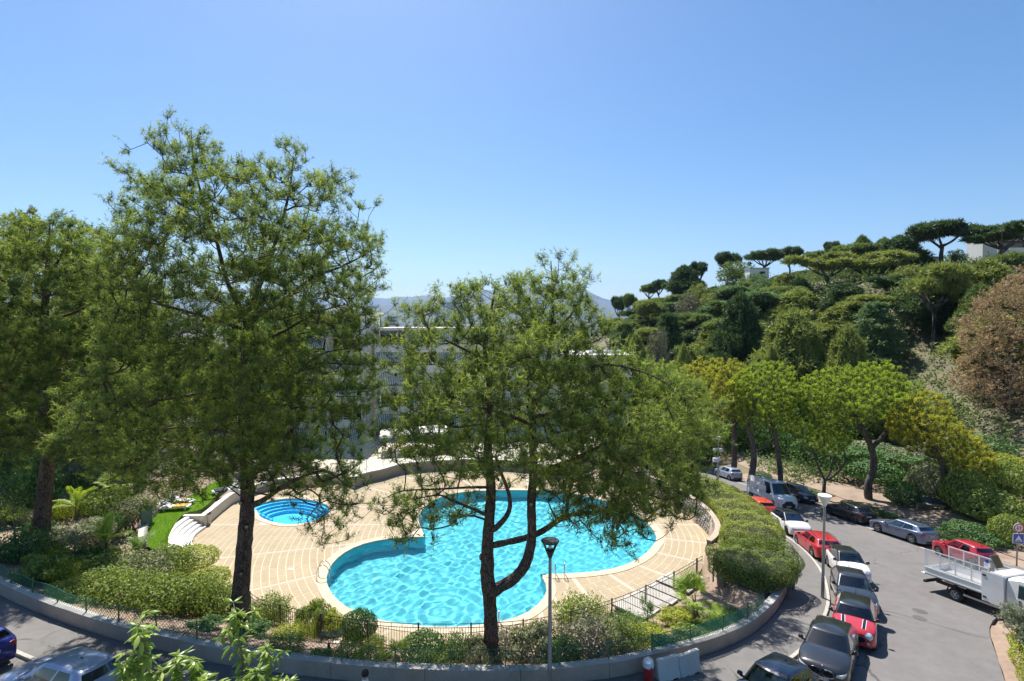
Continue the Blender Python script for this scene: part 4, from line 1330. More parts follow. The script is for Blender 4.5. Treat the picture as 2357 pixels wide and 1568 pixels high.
def proto(kind,hw,tufts,bark='bark_grey',trunks=1):
 """hw: height in crown widths. unit crown width, then scaled"""
 key=kind
 C=local_crown(kind,tufts)
 C[:,2]*=hw
 nodes=[]
 polys=[]
 if kind in('umbrella','flat'):
  polys.append([(0,0,-0.15,.042),(0.02,0,0.12*hw,.036),(-0.02,0.01,0.32*hw,.031),(0.02,0,0.50*hw,.026)])
  for k in range(6):
   th=k*2*pi/6+rng.uniform(-.3,.3)
   polys.append([(0.02,0,(0.42+0.02*k)*hw,.022),(0.14*cos(th),0.14*sin(th),0.58*hw,.017),(0.3*cos(th),0.3*sin(th),0.72*hw,.010),(0.42*cos(th),0.42*sin(th),0.80*hw,.004)])
 else:
  polys.append([(0,0,-0.15,.034),(0.01,0,0.2*hw,.028),(-0.01,0.01,0.5*hw,.018),(0,0,0.92*hw,.003)])
 tm=MB()
 nds,tubes=skeleton(polys)
 for sp in tubes:
  tm.tube([p[:3]for p in sp],[p[3]for p in sp],7)
 sel=rng.permutation(len(C))[:70]
 pos,parent,rad0,ids=connect([(p,r,par)for p,r,par in nds[5:]]and[(p,r,-1)for p,r,par in nds[5:]],C[sel],0.3)
 wood(tm,pos,parent,rad0,len(nds)-5,rmin=0.0022,rk=0.003)
 tme=tm.mesh('trunk',M[bark])
 tme.polygons.foreach_set('use_smooth',[True]*len(tme.polygons))
 cc=C.mean(0)
 A=unit((C-cc)*np.array([1,1,1.2])+np.array([0,0,0.25]))
 cell=np.floor((C+10)/0.13)
 h=np.modf(np.sin(cell@np.array([12.99,78.2,37.7]))*43758.5)[0]%1.0
 tint=0.40*h+0.45*rng.random(len(C))+0.10
 V,tt=needle_tris(C,A,tint,9,0.085 if kind!='cypress' else 0.07,0.022,0.72)
 cme=tri_mesh('crown',V,tt,F['hill'])
 PROTO[kind]=(tme,cme,hw)
proto('umbrella',0.95,2600)
proto('flat',1.05,2200)
proto('bushy',1.25,2800)
proto('cedar',1.45,1400)
proto('cypress',3.2,900)
proto('airy',1.3,600)
def c6(x,y):
 """region of the hillside study: to frame coordinates"""
 return 1417.4+0.3987*x,496.1+0.3987*y
def hill_tree(kind,cx,top,width,Y,fol,label,base=None,group=None,name=None,cat='tree',in_frame=False):
 px,py=(cx,top)if in_frame else c6(cx,top)
 w=(width if in_frame else width*0.3987)/FPX*Y
 p=at_y(px,py,Y)
 gz=tz(p[0],Y)
 tme,cme,hw=PROTO[kind]
 H=max(p[2]-gz,w*(0.8 if kind in('umbrella','flat')else 0.9))
 gz=p[2]-H
 if base is not None:
  H=p[2]-at_y(px,(base if in_frame else c6(0,base)[1]),Y)[2]
  gz=p[2]-H
 nm=name or{'umbrella':'umbrella_pine','flat':'umbrella_pine','bushy':'pine_tree','cedar':'cedar_tree','cypress':'cypress_tree','airy':'slender_tree'}[kind]
 r=empty(nm,(p[0],Y,gz),rng.uniform(0,6.28),label,cat,group)
 for n_,me in(('trunk',tme),('crown',cme)):
  o=link(bpy.data.objects.new(n_,me),r)
  o.scale=(w,w,H/hw)
  if n_=='crown':
   o.material_slots[0].link='OBJECT'
   o.material_slots[0].material=F[fol]
 return r
HT=[('umbrella',1890,32,345,105,'hill_dark','umbrella pine alone on the ridge with a bare forked stem against the sky',300),('flat',2230,50,350,98,'hill_dark','spreading umbrella pine before the white villa on the hilltop',235),('flat',2400,45,260,100,'hill_dark','umbrella pine cut by the right border above the villa roof',240),('bushy',1640,118,270,112,'hill_dark','tall dark pyramidal tree on the ridge left of the lone umbrella pine',420),('bushy',1770,235,170,108,'hill_dark','low dark mass of pine below the lone umbrella pine',400),('airy',1965,195,110,106,'hill_blue','slender young tree standing before the villa garden wall',330),('umbrella',1250,145,105,135,'hill_dark','small round pine head on the skyline between ridge groups',260),('umbrella',1395,165,290,128,'hill','low flat-topped pine on the skyline in the middle of the ridge',330),('bushy',1425,116,130,132,'hill','bushy skyline pine with a dome rising over the flat-topped one',300),('bushy',1545,130,150,124,'hill','paler bushy pine left of the dark pyramidal tree',330),('umbrella',1170,200,190,138,'hill','rounded pine on the skyline right of the pair of black-green umbrellas',330),('umbrella',650,206,150,165,'hill_dark','dark umbrella pine standing highest on the left part of the ridge',430),('umbrella',860,195,220,150,'hill_dark','left one of two overlapping black-green umbrella pines on the ridge',350),('umbrella',1005,180,150,148,'hill_dark','right one of two overlapping black-green umbrella pines on the ridge',350),('bushy',400,290,215,170,'hill_dark','dense dark tree clump where the ridge drops to the left',460),('umbrella',480,262,120,172,'hill_dark','round dark crown just above the dense clump on the left ridge',420),('umbrella',250,368,100,185,'hill_dark','small dark round-headed pine low on the left ridge',480),('umbrella',195,392,120,190,'hill','small spreading pine at the left foot of the ridge',500),('airy',700,258,220,155,'hill','open crooked pine with bare grey limbs below the highest left umbrella',450),('umbrella',200,484,195,150,'hill_olive','flat bright green umbrella pine isolated on the left slope',595),('umbrella',85,448,85,180,'hill','tiny round pine by the skyline just right of the forked pine',560),('umbrella',15,462,100,190,'hill_dark','small dark pine partly behind the forked pine crown',560),('airy',480,385,130,140,'hill_olive','thin pale pine on the bare brown slope, left',540),('airy',420,450,150,135,'dead','grey sparse tree on the bare brown slope',590),('cedar',310,538,250,105,'hill_dark','dark spreading cedar on the lower left of the hillside',770),('bushy',560,500,230,120,'hill_blue','bluish loose pine between the dark cedar and the big dark pine',760),('bushy',725,448,270,92,'hill_dark','large dark full pine in the middle of the lower slope',850),('airy',800,330,180,130,'hill_blue','silvery feathery tree halfway up the slope',520),('flat',1225,214,350,112,'hill_olive','wide pine with twisted bare grey limbs halfway up the hill',540),('flat',1480,220,340,108,'hill_olive','wide pine with bare limbs next to the tall dark pyramid',490),('bushy',1050,425,340,98,'hill_olive','broad olive-green pine behind the biggest round one',700),('bushy',1025,550,430,78,'hill_olive','biggest round olive-green pine low on the slope',940),('bushy',1290,520,270,88,'hill_olive','olive pine between the biggest round one and the blue cedar',800),('cedar',1495,480,330,80,'hill_blue','blue-green cedar with layered boughs and a visible trunk',850),('flat',1615,345,260,92,'hill_dark','leaning pine with a long bare stem on the brown slope',660),('flat',1850,290,330,76,'hill_olive','gnarled pine with a tall double bare trunk on the right slope',810),('umbrella',1950,285,160,84,'hill','pine head peeping over the gnarled double-trunk pine',470),('bushy',2150,255,320,74,'hill_olive','branchy olive pine below the villa',640),('umbrella',2240,215,230,80,'hill','rounded pine hiding the foot of the villa',420),('bushy',2100,400,240,68,'hill','mid-green pine below the branchy olive one',700),('cypress',590,705,75,76,'hill_dark','narrow dark cypress among the low trees',870),('cypress',655,720,45,80,'hill_dark','thin dark cypress tip right of the other cypress',850),('airy',250,640,150,84,'dead','leafless greyish tree behind the row of umbrella pines',860),('bushy',390,760,190,70,'hill_olive','pale young pine behind the leftmost umbrella pine',900),('bushy',120,690,170,84,'hill_olive','light pine right behind the forked pine crown',900),('bushy',50,660,110,95,'hill_dark','dark tree at the left end of the hillside foot',860),('bushy',1340,640,260,70,'hill_olive','yellow-olive pine between the biggest round pine and the leafy bush',900),('bushy',900,760,150,72,'hill_olive','small olive pine at the foot of the biggest round one',930),]
for a in HT:
 hill_tree(*a[:7],base=None)
for a in LATER:
 hill_tree(*a,in_frame=True)
fl_n=0
tries=0
open_pines=[(o.location.x,o.location.y)for o in COL.objects if o.type=='EMPTY' and any(w in o.get('label','')for w in('bare grey limbs','bare limbs','bare stem','bare trunk','long bare','biggest round','layered boughs'))]
placed=[(o.location.x,o.location.y)for o in COL.objects if o.type=='EMPTY' and o.get('category')=='tree' and o.location.x>25]
while fl_n<190 and tries<9000:
 tries+=1
 Y=rng.uniform(62,190)
 x=rng.uniform(0.17,0.98)*Y
 if x<34 or x>135:
  continue
 gz=tz(x,Y)
 px_=1178+x/Y*FPX
 ridge_y=np.interp(1178+x/Y*FPX,[1400,1560,1800,2000,2200,2357],[712,672,628,605,605,610])
 hh=rng.uniform(5.0,10.0)
 if 740-(gz+hh-CZ)/Y*FPX<ridge_y or min(hypot(x-a,Y-b)for a,b in placed)<3.9:
  continue
 if any(abs(x-a*Y/b)<4.5 and 0<b-Y<16 for a,b in open_pines):
  continue
 placed.append((x,Y))
 kind=('bushy','bushy','umbrella','flat','airy')[int(rng.integers(0,5))]
 fol=('hill','hill_olive','hill_dark','hill','hill_blue')[int(rng.integers(0,5))]
 zone='just below the ridge' if(gz+hh-CZ)/Y*FPX>740-ridge_y-45 else('on the upper slope' if Y>115 else 'on the middle slope' if Y>85 else 'at the foot of the hill')
 side=('far left','left','middle','right','far right')[int(np.searchsorted([1560,1700,1860,2050],px_))]
 lab=('large ' if hh>8.3 else 'small ' if hh<6.2 else 'medium ')+{'hill':'mid-green ','hill_olive':'olive-green ','hill_dark':'dark green ','hill_blue':'bluish green '}[fol]+{'bushy':'bushy pine','umbrella':'round-headed umbrella pine','flat':'flat-layered pine','airy':'loose airy tree'}[kind]+' '+zone+', '+side+' of the hillside'
 tme,cme,hw=PROTO[kind]
 w=hh/hw*rng.uniform(1.0,1.5)
 r=empty('hillside_tree',(x,Y,gz-0.2),rng.uniform(0,6.28),lab,'tree','trees filling the wooded hillside')
 for n_,me in(('trunk',tme),('crown',cme)):
  o=link(bpy.data.objects.new(n_,me),r)
  o.scale=(w,w,hh/hw)
  if n_=='crown':
   o.material_slots[0].link='OBJECT'
   o.material_slots[0].material=F[fol]
 fl_n+=1
p_=at_y(2260,1120,56)
rus=crown_from(56,[(2220,760),(2250,700),(2300,650),(2360,620),(2460,600),(2480,900),(2470,960),(2360,955),(2300,940),(2240,930),(2200,900),(2215,850),(2240,810),(2205,780)],1100,4.5,0.8)
make_tree('russet_tree','large loose tree with reddish-brown foliage at the right border',at_y(2330,1080,56),[pl(56,[(2330,1080,0,.3),(2330,950,0,.25),(2330,850,0,.18),(2340,740,0,.08)])],rus,'brown','tree',ntw=6,nt=5,tw_len=1.0,needles=5,nL=0.22,nw=0.07,up=0.1,attach_min=6,bark='bark_grey')
g_=crown_from(60,[(2080,940),(2130,930),(2200,960),(2260,990),(2340,1000),(2400,1010),(2400,1080),(2300,1090),(2200,1060),(2120,1010)],900,4,0.8)
make_tree('cedar_tree','deep green cedar with drooping boughs below the russet tree',at_y(2250,1120,60),[pl(60,[(2250,1120,0,.3),(2245,1050,0,.25),(2235,980,0,.12),(2230,940,0,.05)])],g_,'pine_b','cedar',ntw=6,nt=6,tw_len=0.9,needles=7,nL=0.22,nw=0.05,up=-0.15,attach_min=4)
nsc=6500
sx=rng.uniform(31,150,nsc*3)
sy=rng.uniform(36,235,nsc*3)
vis=(sy>48+(sx<42)*6)&(np.abs(sx/sy)<0.98)&(sx>0.16*sy+14)
nz_=np.sin(sx*0.21+1.7)*np.sin(sy*0.17)+0.5*np.sin(sx*0.63+sy*0.41)
vis&=(nz_>-0.8)
sx,sy=sx[vis][:nsc],sy[vis][:nsc]
sz=terrain(sx,sy)
rad_s=rng.uniform(0.6,1.9,len(sx))*(1+sy/200)
m=11
cc=np.repeat(np.stack([sx,sy,sz],1),m,0)+unit(rng.normal(size=(len(sx)*m,3)))*np.repeat(rad_s,m)[:,None]*np.array([1,1,0.75])*rng.random((len(sx)*m,1))**0.4
cc[:,2]+=np.repeat(rad_s,m)*0.35
tn=np.repeat(rng.random(len(sx)),m)*0.6+rng.random(len(cc))*0.4
V,tt=needle_tris(cc,np.tile([0,0,1.0],(len(cc),1)),tn,4,0.45,0.16,0.8)
sc_o=link(bpy.data.objects.new('hillside_scrub',tri_mesh('hillside_scrub',V,tt,F['hill'])))
tag(sc_o,'low mixed scrub covering the hillside between the trees','scrub',kind='stuff')
# shrubs, hedges, palms, grass
def on_ground(px,py):
 d=ray(px,py)
 ts=np.concatenate([np.arange(14,80,0.15),np.arange(80,260,0.8)])
 P=np.array([0,0,CZ])+d[None]*ts[:,None]/d[1]
 hgt=P[:,2]-terrain(P[:,0],P[:,1],False)
 i=np.nonzero(hgt<0)[0]
 return P[i[0]]if len(i)else P[-1]
SHRUB={}
def shrub_proto(kind,n=2600):
 q=unit(rng.normal(size=(n,3)))
 if kind=='dome':
  rr=1-0.22*rng.random((n,1))**2
  lump=1+0.05*np.sin(q[:,0]*7+1)*np.sin(q[:,1]*6)+0.04*np.sin(q[:,2]*9+q[:,0]*5)
  C=q*rr*lump[:,None]
  N=q.copy()
  C[:,2]=np.where(C[:,2]<0,C[:,2]*0.55,C[:,2])
  L,W=0.105,0.058
 elif kind=='loose':
  rr=1-0.5*rng.random((n,1))**1.6
  lump=1+0.16*np.sin(q[:,0]*6+2)*np.sin(q[:,1]*7+1)+0.14*np.sin(q[:,2]*8+q[:,1]*5)
  C=q*rr*lump[:,None]+rng.normal(size=(n,3))*0.06
  N=unit(q+rng.normal(size=(n,3))*0.5)
  C[:,2]=np.where(C[:,2]<0,C[:,2]*0.7,C[:,2])
  L,W=0.125,0.05
 elif kind=='clump':
  ctr=unit(rng.normal(size=(26,3)))*rng.uniform(0.45,0.85,(26,1))
  ctr[:,2]=np.abs(ctr[:,2])*0.95-0.15
  k=rng.integers(0,26,n)
  qq=unit(rng.normal(size=(n,3)))
  C=ctr[k]+qq*0.30*rng.random((n,1))**0.4
  N=unit(qq+ctr[k]*0.8+np.array([0,0,0.4]))
  L,W=0.13,0.055
 elif kind=='box':
  q=rng.uniform(-1,1,(n,3))
  ax=rng.choice(3,n,p=[0.3,0.3,0.4])
  sg=np.sign(rng.random(n)-0.5)
  q[np.arange(n),ax]=sg*(1-0.1*rng.random(n)**2)
  q[(ax==2),2]=np.abs(q[(ax==2),2])
  N=np.zeros((n,3));N[np.arange(n),ax]=sg
  C=q*(1-0.08*np.abs(q[:,[1,2,0]])**4)
  L,W=0.085,0.05
 h=np.modf(np.abs(np.sin(np.floor((C+5)/0.34)@np.array([12.99,78.2,37.7]))*43758.5))[0]
 tint=0.3*h+0.55*rng.random(n)+0.08
 C[:,2]=(C[:,2]+0.72)/1.72
 V,tt=leaf_tris(C,N,tint,L,W)
 SHRUB[kind]=tri_mesh('foliage',V,tt,F['shrub'])
 st=MB()
 for k in range(7):
  a=rng.uniform(0,6.28)
  st.tube([(0.05*cos(a),0.05*sin(a),-0.15),(0.2*cos(a),0.2*sin(a),0.25),(0.5*cos(a),0.5*sin(a),0.62)],[0.035,0.026,0.01],5)
 SHRUB[kind+'_stem']=st.mesh('stems',M['twig'])
for k_,n_ in(('dome',3600),('loose',3000),('clump',3600),('box',4200)):
 shrub_proto(k_,n_)
def shrub(px,py,w,h,kind,fol,label,group=None,name='shrub',cat='shrub',pos=None,dims=None,rz=None,lift=0.0,stems=True):
 """px, py: foot of the shrub in frame units; w, h: its size there"""
 p=on_ground(px,py)if pos is None else np.array(pos)
 s=p[1]/FPX
 rx=w*s/2 if dims is None else dims[0]
 ry=rx if dims is None else dims[1]
 if dims is None:
  sp=(CZ-p[2])/hypot(p[1],CZ-p[2])
  rx=ry=rx*1.12
  ry=min(ry,1.0*h*s/sp)
  hh=max(0.62*rx,1.12*(h*s-0.95*ry*sp)/sqrt(1-sp*sp))
  p=p+np.array([0,0.6*ry,0])
  if pos is None:
   p[2]=float(terrain(p[0],p[1],False))
 else:
  hh=dims[2]
 r=empty(name,(p[0],p[1],p[2]-0.03+lift),rng.uniform(0,6.28)if rz is None else rz,label,cat,group)
 o=link(bpy.data.objects.new('foliage',SHRUB[kind]),r)
 o.scale=(rx,ry,hh)
 o.material_slots[0].link='OBJECT'
 o.material_slots[0].material=F[fol]
 if stems:
  o=link(bpy.data.objects.new('stems',SHRUB[kind+'_stem']),r)
  o.scale=(rx,ry,hh)
 return r
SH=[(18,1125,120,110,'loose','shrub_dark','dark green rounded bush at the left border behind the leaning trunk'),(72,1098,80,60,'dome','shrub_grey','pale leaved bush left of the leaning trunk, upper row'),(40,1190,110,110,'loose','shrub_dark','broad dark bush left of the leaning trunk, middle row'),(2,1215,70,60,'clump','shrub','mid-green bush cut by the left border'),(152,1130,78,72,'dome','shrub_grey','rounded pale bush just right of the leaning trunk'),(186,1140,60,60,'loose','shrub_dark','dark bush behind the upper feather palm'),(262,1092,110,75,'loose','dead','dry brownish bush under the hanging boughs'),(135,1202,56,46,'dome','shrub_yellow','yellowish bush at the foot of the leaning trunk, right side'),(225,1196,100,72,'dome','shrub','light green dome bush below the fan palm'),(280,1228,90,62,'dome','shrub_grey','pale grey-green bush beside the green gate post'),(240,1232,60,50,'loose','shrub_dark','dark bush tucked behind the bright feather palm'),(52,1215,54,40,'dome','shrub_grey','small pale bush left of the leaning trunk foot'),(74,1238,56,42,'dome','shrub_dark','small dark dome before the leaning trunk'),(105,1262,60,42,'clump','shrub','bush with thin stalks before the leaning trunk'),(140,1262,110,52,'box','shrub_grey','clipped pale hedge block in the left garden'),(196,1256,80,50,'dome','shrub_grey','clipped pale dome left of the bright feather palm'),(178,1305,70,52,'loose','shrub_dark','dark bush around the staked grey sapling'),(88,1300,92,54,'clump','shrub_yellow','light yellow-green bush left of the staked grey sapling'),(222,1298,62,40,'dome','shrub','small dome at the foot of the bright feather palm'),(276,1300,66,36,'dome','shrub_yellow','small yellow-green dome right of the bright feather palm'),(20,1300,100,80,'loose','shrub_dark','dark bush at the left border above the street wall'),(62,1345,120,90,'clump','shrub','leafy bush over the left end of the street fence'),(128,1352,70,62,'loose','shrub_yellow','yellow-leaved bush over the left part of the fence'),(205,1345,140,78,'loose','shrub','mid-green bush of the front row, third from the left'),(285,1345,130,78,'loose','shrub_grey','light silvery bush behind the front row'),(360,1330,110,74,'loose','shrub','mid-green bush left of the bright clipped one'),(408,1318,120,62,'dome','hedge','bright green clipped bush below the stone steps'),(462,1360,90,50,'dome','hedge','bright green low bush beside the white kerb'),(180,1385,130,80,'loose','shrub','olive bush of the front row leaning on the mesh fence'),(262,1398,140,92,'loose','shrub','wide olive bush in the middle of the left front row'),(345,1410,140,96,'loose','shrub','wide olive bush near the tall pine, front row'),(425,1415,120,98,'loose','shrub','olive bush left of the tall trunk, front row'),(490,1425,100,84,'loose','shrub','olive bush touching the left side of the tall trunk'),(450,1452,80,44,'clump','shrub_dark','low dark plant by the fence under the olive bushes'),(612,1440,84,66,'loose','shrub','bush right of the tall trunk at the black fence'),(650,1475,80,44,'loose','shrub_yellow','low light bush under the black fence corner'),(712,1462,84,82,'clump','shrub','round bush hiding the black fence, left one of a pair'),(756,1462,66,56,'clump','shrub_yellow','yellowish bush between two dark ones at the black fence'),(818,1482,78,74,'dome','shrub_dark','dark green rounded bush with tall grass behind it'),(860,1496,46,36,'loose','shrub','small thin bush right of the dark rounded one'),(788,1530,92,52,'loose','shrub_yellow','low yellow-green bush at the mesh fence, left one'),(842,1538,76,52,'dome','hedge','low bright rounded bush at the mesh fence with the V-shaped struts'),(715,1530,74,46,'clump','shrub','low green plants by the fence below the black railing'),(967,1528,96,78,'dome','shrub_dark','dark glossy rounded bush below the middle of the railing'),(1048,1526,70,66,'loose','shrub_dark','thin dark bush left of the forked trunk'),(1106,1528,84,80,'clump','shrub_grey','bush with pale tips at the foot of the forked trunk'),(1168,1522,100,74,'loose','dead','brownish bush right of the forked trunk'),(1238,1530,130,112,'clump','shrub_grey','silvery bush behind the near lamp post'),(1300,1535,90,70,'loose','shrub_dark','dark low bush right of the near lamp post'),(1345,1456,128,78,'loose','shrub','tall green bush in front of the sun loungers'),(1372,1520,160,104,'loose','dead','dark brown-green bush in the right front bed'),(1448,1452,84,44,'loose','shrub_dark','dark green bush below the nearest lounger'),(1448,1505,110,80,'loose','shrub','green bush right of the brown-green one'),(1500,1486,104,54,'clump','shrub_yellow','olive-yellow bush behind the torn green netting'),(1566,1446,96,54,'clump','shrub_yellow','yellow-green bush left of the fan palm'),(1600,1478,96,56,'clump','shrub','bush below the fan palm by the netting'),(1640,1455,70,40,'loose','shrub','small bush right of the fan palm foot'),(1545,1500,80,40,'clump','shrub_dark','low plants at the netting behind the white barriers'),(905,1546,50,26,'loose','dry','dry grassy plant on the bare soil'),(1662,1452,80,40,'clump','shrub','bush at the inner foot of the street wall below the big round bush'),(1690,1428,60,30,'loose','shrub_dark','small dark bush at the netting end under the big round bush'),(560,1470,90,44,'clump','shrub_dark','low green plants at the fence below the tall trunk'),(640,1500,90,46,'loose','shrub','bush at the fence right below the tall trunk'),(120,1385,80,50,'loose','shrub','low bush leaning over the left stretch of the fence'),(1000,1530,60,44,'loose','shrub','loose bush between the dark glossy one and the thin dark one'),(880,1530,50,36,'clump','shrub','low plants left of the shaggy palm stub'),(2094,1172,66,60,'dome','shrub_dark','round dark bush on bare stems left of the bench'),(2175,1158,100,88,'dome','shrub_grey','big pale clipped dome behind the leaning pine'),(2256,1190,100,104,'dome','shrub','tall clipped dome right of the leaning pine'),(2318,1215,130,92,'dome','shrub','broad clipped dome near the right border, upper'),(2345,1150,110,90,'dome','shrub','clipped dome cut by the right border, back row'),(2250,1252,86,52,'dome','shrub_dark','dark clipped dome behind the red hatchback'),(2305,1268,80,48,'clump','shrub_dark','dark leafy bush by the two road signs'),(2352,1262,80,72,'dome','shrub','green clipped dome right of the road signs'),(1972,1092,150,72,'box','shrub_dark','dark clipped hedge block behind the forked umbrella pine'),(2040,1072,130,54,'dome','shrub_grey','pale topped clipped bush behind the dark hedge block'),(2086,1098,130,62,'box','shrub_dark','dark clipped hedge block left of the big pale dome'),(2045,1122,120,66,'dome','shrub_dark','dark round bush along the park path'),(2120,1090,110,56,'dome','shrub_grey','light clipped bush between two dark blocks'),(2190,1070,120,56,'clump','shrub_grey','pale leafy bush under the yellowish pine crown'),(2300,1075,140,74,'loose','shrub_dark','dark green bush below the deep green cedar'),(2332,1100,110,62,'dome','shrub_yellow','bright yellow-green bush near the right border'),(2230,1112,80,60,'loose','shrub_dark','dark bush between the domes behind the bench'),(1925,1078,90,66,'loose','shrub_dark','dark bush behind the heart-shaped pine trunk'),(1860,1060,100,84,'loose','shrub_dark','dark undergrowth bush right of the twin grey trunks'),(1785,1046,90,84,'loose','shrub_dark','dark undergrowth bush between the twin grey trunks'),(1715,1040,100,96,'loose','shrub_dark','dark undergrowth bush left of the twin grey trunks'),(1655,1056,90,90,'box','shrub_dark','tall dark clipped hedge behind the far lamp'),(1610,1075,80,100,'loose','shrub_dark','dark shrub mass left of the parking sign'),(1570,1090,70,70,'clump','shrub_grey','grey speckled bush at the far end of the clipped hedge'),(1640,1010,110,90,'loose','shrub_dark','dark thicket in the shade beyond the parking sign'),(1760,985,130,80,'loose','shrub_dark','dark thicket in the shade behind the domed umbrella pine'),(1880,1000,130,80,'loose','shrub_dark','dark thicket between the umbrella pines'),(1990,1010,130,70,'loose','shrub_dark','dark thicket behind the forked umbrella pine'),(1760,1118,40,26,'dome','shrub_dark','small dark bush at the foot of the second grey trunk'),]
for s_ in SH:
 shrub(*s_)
def cover(name,label,polyxy,n,L,W,fol,hmax=0.25,cat='ground cover'):
 P=np.array(polyxy)
 lo,hi=P.min(0),P.max(0)
 q=rng.uniform(lo,hi,(n*4,2))
 q=q[inside(polyxy,q[:,0],q[:,1])][:n]
 z=terrain(q[:,0],q[:,1],False)
 C=np.stack([q[:,0],q[:,1],z+rng.random(len(q))*hmax],1)
 V,tt=leaf_tris(C,np.tile([0,-0.25,1.0],(len(C),1)),rng.random(len(C)),L,W)
 o=link(bpy.data.objects.new(name,tri_mesh(name,V,tt,F[fol])))
 return tag(o,label,cat,kind='stuff')
cover('ground_cover','low green plants and ivy covering the soil of the left garden',[(-45,36),(-30,30),(-24,26),(-18,27),(-20,31),(-24,35),(-25,44),(-30,52),(-45,52)],9000,0.22,0.11,'shrub_dark',0.35)
cover('leaf_litter','dry fallen leaves and needles on the soil of the front beds',[(-24,24.6),(-14,20.8),(-4,19),(4,19.8),(10,23),(15,29),(11,29.8),(5,25.2),(-3,23),(-12,24.8),(-17,27)],5000,0.10,0.05,'dry',0.03)
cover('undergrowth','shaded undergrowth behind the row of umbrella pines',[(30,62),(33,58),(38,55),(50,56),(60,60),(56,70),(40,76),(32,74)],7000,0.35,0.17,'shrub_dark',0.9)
LAWN=[at_z(*p,-2.85)[:2]for p in[(384,1266),(345,1262),(332,1250),(338,1215),(352,1190),(372,1172),(420,1150),(470,1112),(515,1088),(536,1108),(503,1138),(466,1172),(424,1184),(402,1210),(388,1238)]]
LAWN=[tuple(p)for p in spline([tuple(p)for p in LAWN],3,True)]
lz=-2.80
MB().prism(ccw(LAWN),lz-0.6,lz).build('lawn',M['grass_ground'],kind='structure')
q=np.array(LAWN);lo,hi=q.min(0),q.max(0)
g=rng.uniform(lo,hi,(90000,2));g=g[inside(LAWN,g[:,0],g[:,1])][:42000]
Cg=np.stack([g[:,0],g[:,1],np.full(len(g),lz)],1)
Vg,tg=needle_tris(Cg,np.tile([0,0,1.0],(len(Cg),1)),0.25+0.6*rng.random(len(Cg))*(0.6+0.4*np.sin(g[:,0]*1.3)*np.sin(g[:,1]*0.9)),2,0.075,0.02,0.5)
tag(link(bpy.data.objects.new('grass',tri_mesh('grass',Vg,tg,F['grass']))),'short bright green grass of the small lawn by the steps','grass',kind='stuff')
strip=[(15.1,28.6),(16.0,29.6),(17.2,32.0),(16.6,32.2),(15.2,30.2)]
lo,hi=np.array(strip).min(0),np.array(strip).max(0)
g=rng.uniform(lo,hi,(20000,2));g=g[inside(strip,g[:,0],g[:,1])][:6000]
Cg=np.stack([g[:,0],g[:,1],terrain(g[:,0],g[:,1])],1)
Vg,tg=needle_tris(Cg,np.tile([0,0,1.0],(len(Cg),1)),rng.random(len(Cg))*0.6,3,0.16,0.03,0.5)
tag(link(bpy.data.objects.new('grass',tri_mesh('grass',Vg,tg,F['grass']))),'grass strip inside the curved street wall beside the clipped hedge','grass',kind='stuff')
